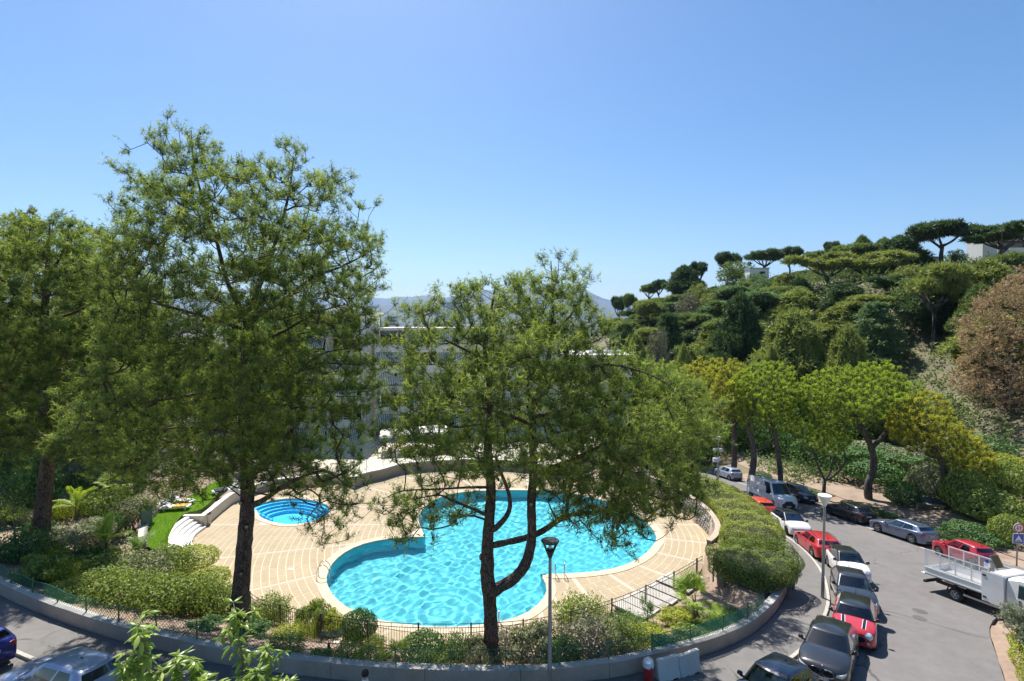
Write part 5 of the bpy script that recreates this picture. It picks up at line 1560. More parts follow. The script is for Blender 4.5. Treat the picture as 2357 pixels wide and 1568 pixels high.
# ---- clipped hedge between the stone wall and the street
def hedge_block(name,label,poly,z0,z1,n,fol,L=0.085,W=0.05,cat='hedge',wob=0.14,rnd=0.35):
 zf0=z0 if callable(z0)else(lambda x,y:z0+0*x)
 zf1=z1 if callable(z1)else(lambda x,y:z1+0*x)
 P=np.array(poly)
 lo,hi=P.min(0),P.max(0)
 per_=np.array(resample(poly+[poly[0]],0.1))
 area_top=0.5*abs(sum(poly[i][0]*poly[(i+1)%len(poly)][1]-poly[(i+1)%len(poly)][0]*poly[i][1]for i in range(len(poly))))
 hm=float(np.mean([zf1(*p)-zf0(*p)for p in poly]))
 area_side=len(per_)*0.1*hm
 nt_=int(n*area_top/(area_top+area_side))
 q=rng.uniform(lo,hi,(nt_*5,2));q=q[inside(poly,q[:,0],q[:,1])][:nt_]
 d=seg_dist(poly,q[:,0],q[:,1])
 drop=rnd*np.clip(1-d/0.5,0,1)**2
 bumpy=wob*(np.sin(q[:,0]*1.9+q[:,1])*np.sin(q[:,1]*1.3-q[:,0]*0.7)+0.5*np.sin(q[:,0]*4.1)*np.sin(q[:,1]*4.7))
 Ct=np.stack([q[:,0],q[:,1],zf1(q[:,0],q[:,1])-drop+bumpy-0.10*rng.random(len(q))**1.5],1)
 ns=n-nt_
 k=rng.integers(0,len(per_),ns)
 a=per_[k];b=per_[(k+1)%len(per_)]
 t=unit(b-a+1e-9)
 nr=np.stack([t[:,1],-t[:,0]],1)
 hh=rng.random(ns)
 off=0.06-rnd*np.clip((hh-0.75)/0.25,0,1)**2*0.6-0.12*rng.random(ns)**1.5+0.6*wob*np.sin(a[:,0]*2.3+hh*5)*np.sin(a[:,1]*2.1)
 s_=a+(b-a)*rng.random((ns,1))+nr*off[:,None]
 z_=zf0(s_[:,0],s_[:,1])+hh*(zf1(s_[:,0],s_[:,1])-zf0(s_[:,0],s_[:,1]))
 Cs=np.stack([s_[:,0],s_[:,1],z_],1)
 C=np.concatenate([Ct,Cs])
 Nn=np.concatenate([np.tile([0,0,1.0],(len(Ct),1)),np.stack([nr[:,0],nr[:,1],np.full(ns,0.35)],1)])
 patch=0.5+0.5*np.sin(C[:,0]*0.9+0.6)*np.sin(C[:,1]*0.55+1.0)
 tint=0.42*rng.random(len(C))+0.42*patch*rng.random(len(C))+0.12
 V,tt=leaf_tris(C,Nn,tint,L,W)
 root=empty(name,(0,0,0),0,label,cat)
 link(bpy.data.objects.new('foliage',tri_mesh('foliage',V,tt,F[fol])),root)
 core=MB()
 pi_=offset(poly,0.28)
 core.prism(pi_,lambda x,y:float(zf0(x,y)),lambda x,y:float(zf1(x,y))-0.22-wob)
 core.build('inner_twigs',M['inner'],root)
 stn=MB()
 for p in resample(pi_+[pi_[0]],0.9):
  z_=float(zf0(*p))
  stn.tube([(p[0],p[1],z_-0.7),(p[0]+rng.uniform(-.1,.1),p[1]+rng.uniform(-.1,.1),z_+0.5)],[0.05,0.03],5)
 stn.build('stems',M['twig'],root,kind='stuff')
 return root
M['inner']=rough_mat('hedge_inside',(0.018,0.022,0.010),(0.035,0.038,0.016),5)
HW=0.24
hz1=lambda x,y:-1.15-0.05*(y-30)+0*x
hz0=lambda x,y:-2.9-0.06*(y-30)+0*x
HED=ccw([tuple(p)for p in spline([(12.9,31.2),(14.6,30.4),(16.2,30.6),(17.3,32.2),(18.0,35.5),(18.3,39.5),(17.6,43.5),(15.5,47.0),(12.8,46.6),(13.7,43),(14.5,40),(14.7,37),(14.4,34.6),(13.8,32.8)],4,True)])
hedge_block('clipped_hedge','long thick clipped yellow-green hedge above the stone wall right of the pool',HED,hz0,hz1,62000,'hedge',wob=0.22)
BUS=ccw([(13.6+2.3*cos(a)+0.2*cos(3*a),28.2+2.0*sin(a)+0.15*cos(2*a))for a in np.linspace(0,2*pi,22)[:-1]])
hedge_block('clipped_bush','large clipped round bush with a bare trunk in front of the long hedge',BUS,-2.35,-1.12,17000,'shrub',rnd=0.5,cat='bush',wob=0.3)
tk=MB().tube([(14.3,27.9,-3.4),(14.2,27.8,-2.8),(14.1,28.0,-2.2)],[0.12,0.10,0.08],8)
tk.tube([(14.25,27.85,-3.0),(14.8,27.6,-2.6),(15.1,27.8,-2.1)],[0.07,0.06,0.04],7)
tk.build('trunk',M['bark_grey'],bpy.data.objects['clipped_bush'],True)
fkl=[p for p in fit(farkerb_c,220)if 36.0<p[1]<56]
lo_=offset(fkl,-1.05,False);li_=offset(fkl,-2.15,False)
for a,b,nm in((0,0.30,'low clipped hedge strip behind the grey-blue hatchback'),(0.33,0.66,'low clipped hedge strip behind the black hatchback'),(0.70,1.0,'low clipped hedge strip behind the navy car')):
 i0,i1=int(a*len(lo_)),int(b*len(lo_))
 po=ccw(lo_[i0:i1:3]+li_[i0:i1:3][::-1])
 hedge_block('low_hedge',nm,po,lambda x,y:road_z(x,y)+0.05,lambda x,y:road_z(x,y)+0.72,9000,'shrub_dark',rnd=0.25,wob=0.06)
bank=[at_z(*p,-2.0)[:2]for p in[(2262,1425),(2300,1440),(2370,1440),(2400,1600),(2310,1600),(2292,1540),(2280,1480)]]
yh=ccw([(18.0,15.5),(19.2,18.2),(21.8,21.7),(23.6,23.6),(27,24),(27,15.5)])
hedge_block('low_hedge','yellow-green low hedge along the near right edge of the road',yh,lambda x,y:road_z(x,y)+0.0,lambda x,y:road_z(x,y)+0.75,17000,'shrub_yellow',L=0.11,W=0.06,wob=0.22,rnd=0.4)
ob=np.array([22.9,22.3,road_z(22.9,22.3)])
Po=unit(rng.normal(size=(90,3)))*(rng.random((90,1))**0.4)*np.array([1.05,1.0,0.9])+ob+np.array([0.15,0,1.25])
olv=make_tree('olive_tree','silvery olive tree at the right border before the truck cab',ob,[[(ob[0]+.2,ob[1],ob[2]-.2,.12),(ob[0]+.25,ob[1],ob[2]+.5,.10),(ob[0]+.2,ob[1],ob[2]+1.1,.07),(ob[0]+.35,ob[1],ob[2]+1.7,.04)]],Po,'olive','olive tree',ntw=7,nt=6,tw_len=0.42,needles=7,nL=0.07,nw=0.022,up=0.4,attach_min=5,bark='bark_grey')
# ---- palms
def frond_fan(n=26,L=0.75,w=0.05,span=200):
 mb=MB()
 mb.tube([(0,0,0),(0.35,0,0.06),(0.7,0,0.05)],[0.016,0.012,0.008],5)
 for k in range(n):
  a=R(-span/2+span*k/(n-1))
  l=L*(0.75+0.25*cos(a))*rng.uniform(0.92,1.05)
  d=Vector((cos(a),sin(a),-0.03))
  s=Vector((-sin(a),cos(a),0))*w/2
  o=Vector((0.68,0,0.05))
  m=o+d*l*0.55+Vector((0,0,0.03+0.02*(k%2)))
  e=o+d*l+Vector((0,0,-0.10*rng.uniform(0.6,1.6)))
  mb.add([o,m-s,e,m+s,m+Vector((0,0,0.012))],[(0,1,4),(1,2,4),(2,3,4),(3,0,4)])
 return mb
def frond_feather(L=1.6,n=26,w=0.035,droop=0.6,ll=0.42):
 mb=MB()
 pts=[]
 for k in range(9):
  t=k/8
  pts.append(Vector((L*(t-0.12*droop*t*t),0,L*(0.55*t-droop*0.75*t*t))))
 mb.tube(pts,[0.022-0.018*k/8 for k in range(9)],5)
 for k in range(n):
  t=0.14+0.86*k/(n-1)
  i=min(7,int(t*8));f=t*8-i
  p=pts[i]*(1-f)+pts[i+1]*f
  tan=(pts[i+1]-pts[i]).normalized()
  l=ll*(sin(pi*(0.15+0.8*t))**0.7)
  for sg in(-1,1):
   d=(tan*0.75+Vector((0,sg,0))*0.8+Vector((0,0,0.15-0.35*rng.random()))).normalized()
   s=d.cross(Vector((0,0,1))).normalized()*w/2
   m=p+d*l*0.5+Vector((0,0,0.02))
   e=p+d*l-Vector((0,0,0.10*l/0.4*rng.uniform(.5,1.6)))
   mb.add([p,m-s,e,m+s],[(0,1,2,3)])
 return mb
def set_tint(me,f=None):
 at=me.attributes.new('tint','FLOAT','POINT')
 n=len(me.vertices)
 at.data.foreach_set('value',np.clip(rng.normal(0.5,0.2,n),0,1).astype(np.float32))
FANS=[frond_fan().mesh('frond',F['palm'])for _ in range(3)]
FEAT=[frond_feather().mesh('frond',F['palm'])for _ in range(3)]
FEATB=[frond_feather(2.6,36,0.03,0.5,0.45).mesh('frond',F['palm_dark'])for _ in range(2)]
for me in FANS+FEAT+FEATB:
 set_tint(me)
M['fibre']=rough_mat('palm_fibre',(0.07,0.045,0.025),(0.2,0.14,0.085),9,bump=0.8)
def palm(pos,h,meshes,n,scale,label,name,lean=(0,0),tr=0.13,elev=(-20,80),fol=None):
 r=empty(name,tuple(pos),rng.uniform(0,6.28),label,'palm')
 top=Vector((lean[0],lean[1],h))
 MB().tube([(0,0,-0.3),tuple(top*0.5+Vector((lean[0]*.1,0,0))),tuple(top)],[tr*1.15,tr,tr*0.8],9,jit=0.3).build('trunk',M['fibre'],r,True)
 for k in range(n):
  o=link(bpy.data.objects.new('frond',meshes[k%len(meshes)]),r)
  el=R(elev[0]+(elev[1]-elev[0])*((k*0.618)%1.0))
  o.location=top
  o.rotation_euler=(rng.uniform(-.3,.3),-el,k*2.399+rng.uniform(-.2,.2))
  s=scale*rng.uniform(0.85,1.1)
  o.scale=(s,s,s)
  if fol:
   o.material_slots[0].link='OBJECT'
   o.material_slots[0].material=F[fol]
 return r
def palm_at(px,py,top_py,*a,**kw):
 p=on_ground(px,py)
 h=max(0.3,(py-top_py)/FPX*p[1])
 return palm(p,h,*a,**kw)
palm_at(1600,1438,1386,FANS,15,1.05,'bright fan palm above the torn netting at the right end of the loungers','fan_palm',tr=0.15)
palm_at(262,1180,1122,FANS,12,0.95,'bright fan palm in the left garden near the green gate post','fan_palm',tr=0.12,elev=(0,70))
palm_at(757,1510,1482,FANS,8,0.55,'small grey-green fan palm by the near black fence','fan_palm',tr=0.08,fol='shrub_grey',elev=(10,80))
palm_at(912,1538,1510,FANS,5,0.55,'short shaggy palm stub with two upright leaves on bare soil','fan_palm',tr=0.18,elev=(45,88))
palm_at(246,1290,1248,FEAT,13,1.05,'bright yellow-green feather palm in the left garden','feather_palm',tr=0.09,elev=(15,85))
palm_at(312,1296,1275,FEAT,11,0.95,'darker feather palm right of the bright one, beside the lawn','feather_palm',tr=0.10,fol='palm_dark',elev=(20,85))
palm_at(176,1218,1165,FEAT,10,1.0,'feather palm with a thin stem behind the clipped pale hedge','feather_palm',tr=0.06,elev=(0,80))
palm_at(318,1120,1085,FEATB,14,1.0,'large dark date palm under the tallest pine','date_palm',tr=0.22,elev=(25,85))
def sapling(px,py,top,label,fol,n,r_,stake=True):
 p=on_ground(px,py)
 h=(py-top)/FPX*p[1]
 r=empty('sapling',tuple(p),0,label,'sapling')
 MB().tube([(0,0,-.1),(0.03,0,h*.5),(0,0.02,h*.95)],[0.035,0.028,0.012],6).build('trunk',M['twig'],r)
 q=unit(rng.normal(size=(n,3)))*(rng.random((n,1))**0.5)*r_+np.array([0,0,h*0.78])
 V,tt=leaf_tris(q,np.tile([0,0,1.0],(n,1)),rng.random(n),0.16,0.05,0.8)
 link(bpy.data.objects.new('crown',tri_mesh('crown',V,tt,F[fol])),r)
 b=MB()
 for k in range(14):
  d=unit(rng.normal(size=3))*r_*0.8
  b.tube([(0,0,h*0.62),(d[0]*.5,d[1]*.5,h*.78+d[2]*.5),(d[0],d[1],h*.8+d[2])],[0.012,0.008,0.004],4)
 b.build('branches',M['twig'],r,kind='stuff')
 if stake:
  MB().tube([(0.12,-0.05,-.1),(0.12,-0.05,h*.45)],0.035,7).build('stake',M['bark_grey'],r)
sapling(33,1265,1130,'thin staked young tree with sparse leaves near the left border','shrub',420,0.95)
sapling(172,1308,1218,'small staked sapling with greyish leaves in the left garden','shrub_grey',360,0.6)
def wisp(px,py,n,L,label,fol,name='grass_tuft',cat='grass tuft'):
 p=on_ground(px,py)
 q=np.stack([rng.normal(0,.18,n),rng.normal(0,.12,n),np.zeros(n)],1)
 V,tt=needle_tris(q,np.tile([0,0,1.0],(n,1)),rng.random(n),1,L,0.016,0.28)
 r=empty(name,tuple(p),0,label,cat)
 link(bpy.data.objects.new('blades',tri_mesh('blades',V,tt,F[fol])),r)
wisp(812,1462,90,1.5,'tall thin grass stalks sticking up behind the dark rounded bush','shrub')
wisp(716,1470,70,1.7,'thin grass stalks behind the left bush of the fence pair','shrub')
wisp(100,1262,60,1.1,'dry stalks before the leaning trunk','dead')
sd=on_ground(1490,1452)
Ps=np.array([sd+np.array([rng.normal(0,.16),rng.normal(0,.16),z])for z in np.linspace(0.4,1.35,14)])
make_tree('pine_seedling','young thin pine seedling before the sun loungers',sd,[[(sd[0],sd[1],sd[2],.03),(sd[0],sd[1],sd[2]+.7,.02),(sd[0],sd[1],sd[2]+1.4,.008)]],Ps,'pine_b','pine seedling',ntw=4,nt=4,tw_len=0.3,needles=9,nL=0.12,nw=0.014,up=0.9)
# ---- broad-leaved branches reaching up from below the balcony
def broad_leaf():
 mb=MB()
 L,W=0.17,0.055
 xs_=[0,.12,.35,.6,.82,1.0]
 ws_=[0.10,.55,1.0,.92,.5,0.02]
 vs=[]
 for t,w in zip(xs_,ws_):
  z=-0.10*t*t*L*2
  vs+=[(t*L,-w*W/2,z-0.006*w),(t*L,0,z+0.006*w),(t*L,w*W/2,z-0.006*w)]
 fs=[]
 for i in range(5):
  a=i*3
  fs+=[(a,a+3,a+4,a+1),(a+1,a+4,a+5,a+2)]
 mb.add(vs,fs)
 mb.tube([(-0.03,0,0.004),(0,0,0)],[0.0025,0.002],4,cap=False)
 me=mb.mesh('leaf',F['broad'])
 me.polygons.foreach_set('use_smooth',[True]*len(me.polygons))
 at=me.attributes.new('tint','FLOAT','POINT')
 return me
LEAF=[]
for k in range(5):
 me=broad_leaf()
 me.attributes['tint'].data.foreach_set('value',np.full(len(me.vertices),0.12+0.21*k,np.float32))
 LEAF.append(me)
YB=7.6
bl=empty('leafy_tree',tuple(at_y(470,1600,YB)-np.array([0,0,5.5])),0,'light green broad-leaved tree top rising into the bottom left of the view','tree')
bl0=np.array(bl.location)
stems=MB()
shoots=[[(400,1760,0),(385,1640,-.1),(372,1560,-.2),(345,1530,-.2),(333,1500,-.25),(322,1462,-.25),(318,1440,-.25)],[(470,1780,.1),(520,1660,.2),(560,1590,.3),(558,1520,.3),(549,1470,.35),(545,1430,.35),(543,1412,.35)],[(430,1760,0),(420,1640,0),(415,1580,0),(412,1540,0),(404,1510,0)],[(470,1780,.1),(575,1660,.4),(620,1590,.5),(622,1530,.5),(612,1490,.5)],[(400,1760,0),(330,1660,-.3),(290,1610,-.4),(285,1560,-.4),(288,1530,-.4)],[(430,1760,0),(450,1640,.1),(455,1580,.1),(452,1545,.1),(448,1520,.1)],[(470,1780,.1),(490,1660,.2),(505,1610,.2),(500,1570,.2)],[(400,1760,0),(300,1680,-.3),(255,1630,-.3),(250,1590,-.3)],[(470,1780,.1),(620,1680,.4),(655,1620,.5),(645,1560,.5)],[(430,1760,0),(370,1640,-.2),(340,1600,-.2),(330,1560,-.2)],[(470,1780,.1),(560,1640,.1),(590,1580,.1),(592,1545,.1)],[(430,1760,0),(480,1650,-.2),(470,1600,-.2),(475,1565,-.2)],]
leaves=[]
for si,s_ in enumerate(shoots):
 pts=spline([tuple(at_y(px,py,YB+dy)-bl0)for px,py,dy in s_],6)
 n_=len(pts)
 stems.tube(pts,[0.028*(1-0.85*i/n_)+0.003 for i in range(n_)],6)
 i0=int(n_*0.36)
 for i in range(i0,n_):
  t=(i-i0)/(n_-i0)
  last=i>=n_-3
  d=unit(np.array(pts[min(i+1,n_-1)])-np.array(pts[i-1]))
  for k in range(7 if last else(3 if t<0.7 else 4)):
   leaves.append((np.array(pts[i]),d,last,t))
 for i in range(i0,n_-2,3):
  a=rng.uniform(0,6.28)
  e=np.array(pts[i])+np.array([cos(a)*.28,sin(a)*.22,.10])
  mid=(np.array(pts[i])+e)/2+np.array([0,0,.02])
  stems.tube([pts[i],tuple(mid),tuple(e)],[0.006,0.005,0.003],4)
  dd=unit(e-np.array(pts[i]))
  for k in range(6):
   leaves.append((e,dd,True,0.5))
  for k in range(3):
   leaves.append((mid,dd,False,0.5))
leaves.sort(key=lambda q:-q[0][2])
rest_=[]
for k,(p,d,last,t)in enumerate(leaves):
 a=rng.uniform(0,2*pi)
 el=rng.uniform(-0.75,0.45)if last else rng.uniform(-0.9,0.2)
 Mx=Matrix.Rotation(a,4,'Z')@Matrix.Rotation(-el,4,'Y')@Matrix.Rotation(rng.uniform(-0.5,0.5),4,'X')
 off=Vector((cos(a)*cos(el),sin(a)*cos(el),sin(el)))*0.02
 s=rng.uniform(0.7,1.2)
 if k<300:
  o=link(bpy.data.objects.new('leaf',LEAF[int(rng.integers(0,5))]),bl)
  o.matrix_local=Matrix.Translation(Vector(p)+off)@Mx@Matrix.Scale(s,4)
 else:
  rest_.append((Vector(p)+off,Mx,s))
mbr=[]
tin=[]
base_v=np.array([v.co[:]for v in LEAF[0].vertices])
tri_f=[]
me0=LEAF[0]
me0.calc_loop_triangles()
tri_idx=np.array([t.vertices[:]for t in me0.loop_triangles])
for(p,Mx,s)in rest_:
 m3=np.array(Mx.to_3x3())*s
 v=base_v@m3.T+np.array(p)
 mbr.append(v[tri_idx])
 tin.append(np.full(len(tri_idx),rng.random()))
if mbr:
 tag(link(bpy.data.objects.new('lower_foliage',tri_mesh('lower_foliage',np.concatenate(mbr),np.concatenate(tin),F['broad'])),bl),kind='stuff')
stems.tube([(0,0,-1.0),(0.05,0,2.0),(-0.1,0,4.2)],[0.11,0.09,0.06],8)
stems.build('stems',M['twig'],bl,True)
# vehicles
def car_paint(name,c,metal=0.0,rough=0.32):
 t=NT(name)
 v=t.coords()
 n=t.noise(v,2.2,4,0.6)
 dusty=t.ramp(n,[(0.35,tuple(x*0.94 for x in c)),(0.75,tuple(min(1,x*1.04+0.006)for x in c))])
 t.set(color=dusty,rough=rough,metal=metal,coat=1.0)
 t.b.inputs['Coat Roughness'].default_value=0.04
 return t.m
PAINT={'black':car_paint('paint_black',(0.020,0.021,0.025),0.3),'anthracite':car_paint('paint_anthracite',(0.040,0.045,0.056),0.5),'red':car_paint('paint_red',(0.46,0.022,0.028)),'crimson':car_paint('paint_crimson',(0.38,0.012,0.030)),'orange':car_paint('paint_orange',(0.62,0.075,0.035)),'white':car_paint('paint_white',(0.76,0.76,0.75)),'silver_blue':car_paint('paint_silver_blue',(0.36,0.42,0.56),0.25),'steel_blue':car_paint('paint_steel_blue',(0.13,0.165,0.245),0.6),'navy':car_paint('paint_navy',(0.012,0.017,0.040),0.2),'blue':car_paint('paint_blue',(0.012,0.020,0.20),0.2),'silver':car_paint('paint_silver',(0.42,0.44,0.46),0.6),'grey':car_paint('paint_grey',(0.10,0.11,0.13),0.5),'dark_green':car_paint('paint_dark_green',(0.02,0.035,0.03),0.3),}
M['tyre']=plain('tyre_rubber',(0.018,0.018,0.019),0.85)
M['rim']=plain('alloy_rim',(0.42,0.42,0.43),0.35,0.8)
M['rim_dark']=plain('dark_rim',(0.05,0.05,0.055),0.4,0.5)
M['trim']=plain('black_trim',(0.022,0.022,0.024),0.55)
M['gloss']=plain('gloss_black',(0.012,0.012,0.014),0.12,0,0.5,0.5)
M['chrome']=plain('chrome',(0.72,0.72,0.72),0.12,1.0)
M['plate']=plain('number_plate',(0.72,0.72,0.70),0.45)
M['plate_blue']=plain('plate_blue',(0.02,0.07,0.42),0.45)
M['ink']=plain('plate_ink',(0.015,0.015,0.015),0.5)
M['seat']=plain('seat_cloth',(0.11,0.11,0.115),0.8)
M['dash']=plain('dashboard',(0.09,0.09,0.095),0.7)
M['shade']=rough_mat('sun_shade',(0.62,0.68,0.74),(0.80,0.83,0.85),3)
def lamp_mat(name,c,rough=0.08):
 t=NT(name)
 t.set(color=c,rough=rough,spec=0.8,coat=1.0)
 return t.m
M['headlamp']=lamp_mat('headlamp_glass',(0.50,0.53,0.56))
M['tail']=lamp_mat('tail_lamp',(0.36,0.010,0.014))
def glass_mat(name,tint,gl=1.0):
 t=NT(name)
 tr=t.node('ShaderNodeBsdfTransparent')
 tr.inputs[0].default_value=(*tint,1)
 g=t.node('ShaderNodeBsdfGlossy')
 g.inputs['Roughness'].default_value=0.02
 fr=t.node('ShaderNodeFresnel')
 fr.inputs['IOR'].default_value=1.52
 mlt=t.node('ShaderNodeMath',operation='MULTIPLY')
 mlt.inputs[1].default_value=gl
 mlt.use_clamp=True
 t.link(fr.outputs[0],mlt.inputs[0])
 mx=t.node('ShaderNodeMixShader')
 t.link(mlt.outputs[0],mx.inputs[0])
 t.link(tr.outputs[0],mx.inputs[1])
 t.link(g.outputs[0],mx.inputs[2])
 t.link(mx.outputs[0],t.out.inputs[0])
 return t.m
M['glass']=glass_mat('car_glass',(0.50,0.62,0.60),2.6)
M['privacy']=glass_mat('dark_car_glass',(0.06,0.07,0.08),2.2)
def wheel_mesh(r,w,spokes=5,dark=False):
 tyre=MB().lathe([(r*0.62,-w/2),(r*0.93,-w/2),(r,-w*0.36),(r,w*0.36),(r*0.93,w/2),(r*0.62,w/2)],(0,0,0),24,axis='y',cap=False)
 tme=tyre.mesh('tyre',M['tyre'])
 tme.polygons.foreach_set('use_smooth',[True]*len(tme.polygons))
 rim=MB()
 rim.lathe([(r*0.64,w*0.42),(r*0.60,w*0.46),(r*0.54,w*0.40),(r*0.52,w*0.1)],(0,0,0),24,0,'y',False)
 rim.lathe([(r*0.64,w*0.05),(0.001,w*0.05)],(0,0,0),20,1,'y',False)
 for k in range(spokes):
  a=2*pi*k/spokes
  for s_ in(-0.09,0.09):
   p0=Vector((cos(a)*r*0.10,w*0.44,sin(a)*r*0.10))
   p1=Vector((cos(a+s_*1.5)*r*0.60,w*0.40,sin(a+s_*1.5)*r*0.60))
   rim.tube([p0,p1],[r*0.055,r*0.042],5)
 rim.lathe([(r*0.15,w*0.36),(r*0.13,w*0.47),(0.002,w*0.48)],(0,0,0),12,0,'y',False)
 rme=rim.mesh('rim',[M['rim_dark']if dark else M['rim'],M['trim']])
 return tme,rme
WH={}
def wheels(root,wb,track,r,w,xmid,spokes=5,dark=False):
 key=(round(r,3),round(w,3),spokes,dark)
 if key not in WH:
  WH[key]=wheel_mesh(r,w,spokes,dark)
 tm,rm=WH[key]
 for x in(xmid+wb/2,xmid-wb/2):
  for s in(-1,1):
   o=link(bpy.data.objects.new('wheel',tm),root)
   o.location=(x,s*(track/2),r)
   o.rotation_euler=(0,0,0 if s>0 else pi)
   q=link(bpy.data.objects.new('rim',rm),o)
def text_obj(name,s,size,mat,parent,M4,extrude=0.002,align='CENTER',sx=1.0):
 cu=bpy.data.curves.new(name,'FONT')
 cu.body=s
 cu.size=size
 cu.align_x=align
 cu.align_y='CENTER'
 cu.extrude=extrude
 cu.materials.append(mat)
 o=link(bpy.data.objects.new(name,cu),parent)
 o.matrix_local=M4@Matrix.Diagonal((sx,1,1,1))
 return o
def plate(root,x,z,facing,txt,y=0.0,tilt=0.0):
 """facing +1: front plate, -1: rear plate"""
 p=link(bpy.data.objects.new('number_plate',MB().box((0,0,0),(0.012,0.52,0.11)).box((facing*0.0065,(0.243 if facing>0 else-0.243)*-1,0),(0.002,0.034,0.108),0,1).box((facing*0.0065,(0.243 if facing>0 else-0.243),0),(0.002,0.034,0.108),0,1).mesh('number_plate',[M['plate'],M['plate_blue']])),root)
 p.location=(x,y,z)
 p.rotation_euler=(0,-tilt*facing,0)
 if facing>0:
  m=Matrix(((0,0,1,0.0075),(1,0,0,0),(0,1,0,-0.002),(0,0,0,1)))
 else:
  m=Matrix(((0,0,-1,-0.0075),(-1,0,0,0),(0,1,0,-0.002),(0,0,0,1)))
 text_obj('plate_text',txt,0.098,M['ink'],p,m,sx=0.92)
 return p
def bvh_of(me):
 return BVHTree.FromPolygons([v.co[:]for v in me.vertices],[p.vertices[:]for p in me.polygons])
def cast_patch(name,bvh,pts,axis,sgn,mat,root,off=0.008,nsub=1,extra=None):
 """a thin shaped plate that follows the body: pts are given in the plane across the axis"""
 P=[]
 n=len(pts)
 for i in range(n):
  for k in range(nsub):
   t=k/nsub
   P.append((pts[i][0]*(1-t)+pts[(i+1)%n][0]*t,pts[i][1]*(1-t)+pts[(i+1)%n][1]*t))
 c=(sum(p[0]for p in P)/len(P),sum(p[1]for p in P)/len(P))
 def shoot(p):
  if axis=='x':
   o,d=Vector((sgn*5,p[0],p[1])),Vector((-sgn,0,0))
  elif axis=='y':
   o,d=Vector((p[0],sgn*5,p[1])),Vector((0,-sgn,0))
  else:
   o,d=Vector((p[0],p[1],5)),Vector((0,0,-1))
  h=bvh.ray_cast(o,d)
  if h[0]is None:
   return None
  nn=h[1]if h[1].dot(d)<0 else-h[1]
  return h[0]+nn*off*0.4-d*off*0.6
 rings=[[shoot((c[0]+(p[0]-c[0])*f,c[1]+(p[1]-c[1])*f))for p in P]for f in(1.0,0.66,0.33)]
 cc=shoot(c)
 if cc is None or any(q is None for r in rings for q in r):
  good=[q for r in rings for q in r if q is not None]+([cc]if cc is not None else[])
  if len(good)<4:
   return None
  fb=sum(good,Vector())/len(good)
  ai='xyz'.index(axis)
  def fix(q,p):
   if q is not None:
    return q
   v=fb.copy()
   if axis=='x':v.y,v.z=p
   elif axis=='y':v.x,v.z=p
   else:v.x,v.y=p
   return v
  rings=[[fix(q,(c[0]+(p[0]-c[0])*f,c[1]+(p[1]-c[1])*f))for q,p in zip(r,P)]for r,f in zip(rings,(1.0,0.66,0.33))]
  cc=fix(cc,c)
 m=len(P)
 vs=rings[0]+rings[1]+rings[2]+[cc]
 fs=[]
 for a in range(2):
  for i in range(m):
   fs.append((a*m+i,a*m+(i+1)%m,(a+1)*m+(i+1)%m,(a+1)*m+i))
 for i in range(m):
  fs.append((2*m+i,2*m+(i+1)%m,3*m))
 inw={'x':Vector((-sgn,0,0)),'y':Vector((0,-sgn,0)),'z':Vector((0,0,-1))}[axis]*(off+0.004)
 b=len(vs)
 vs+=[q+inw for q in rings[0]]
 for i in range(m):
  fs.append((i,b+i,b+(i+1)%m,(i+1)%m))
 mb=MB().add(vs,fs)
 me=mb.mesh(name,mat)
 bm2=bmesh.new();bm2.from_mesh(me);bmesh.ops.recalc_face_normals(bm2,faces=bm2.faces[:]);bm2.to_mesh(me);bm2.free()
 me.polygons.foreach_set('use_smooth',[True]*len(me.polygons))
 me.set_sharp_from_angle(angle=R(45))
 return link(bpy.data.objects.new(name,me),root)
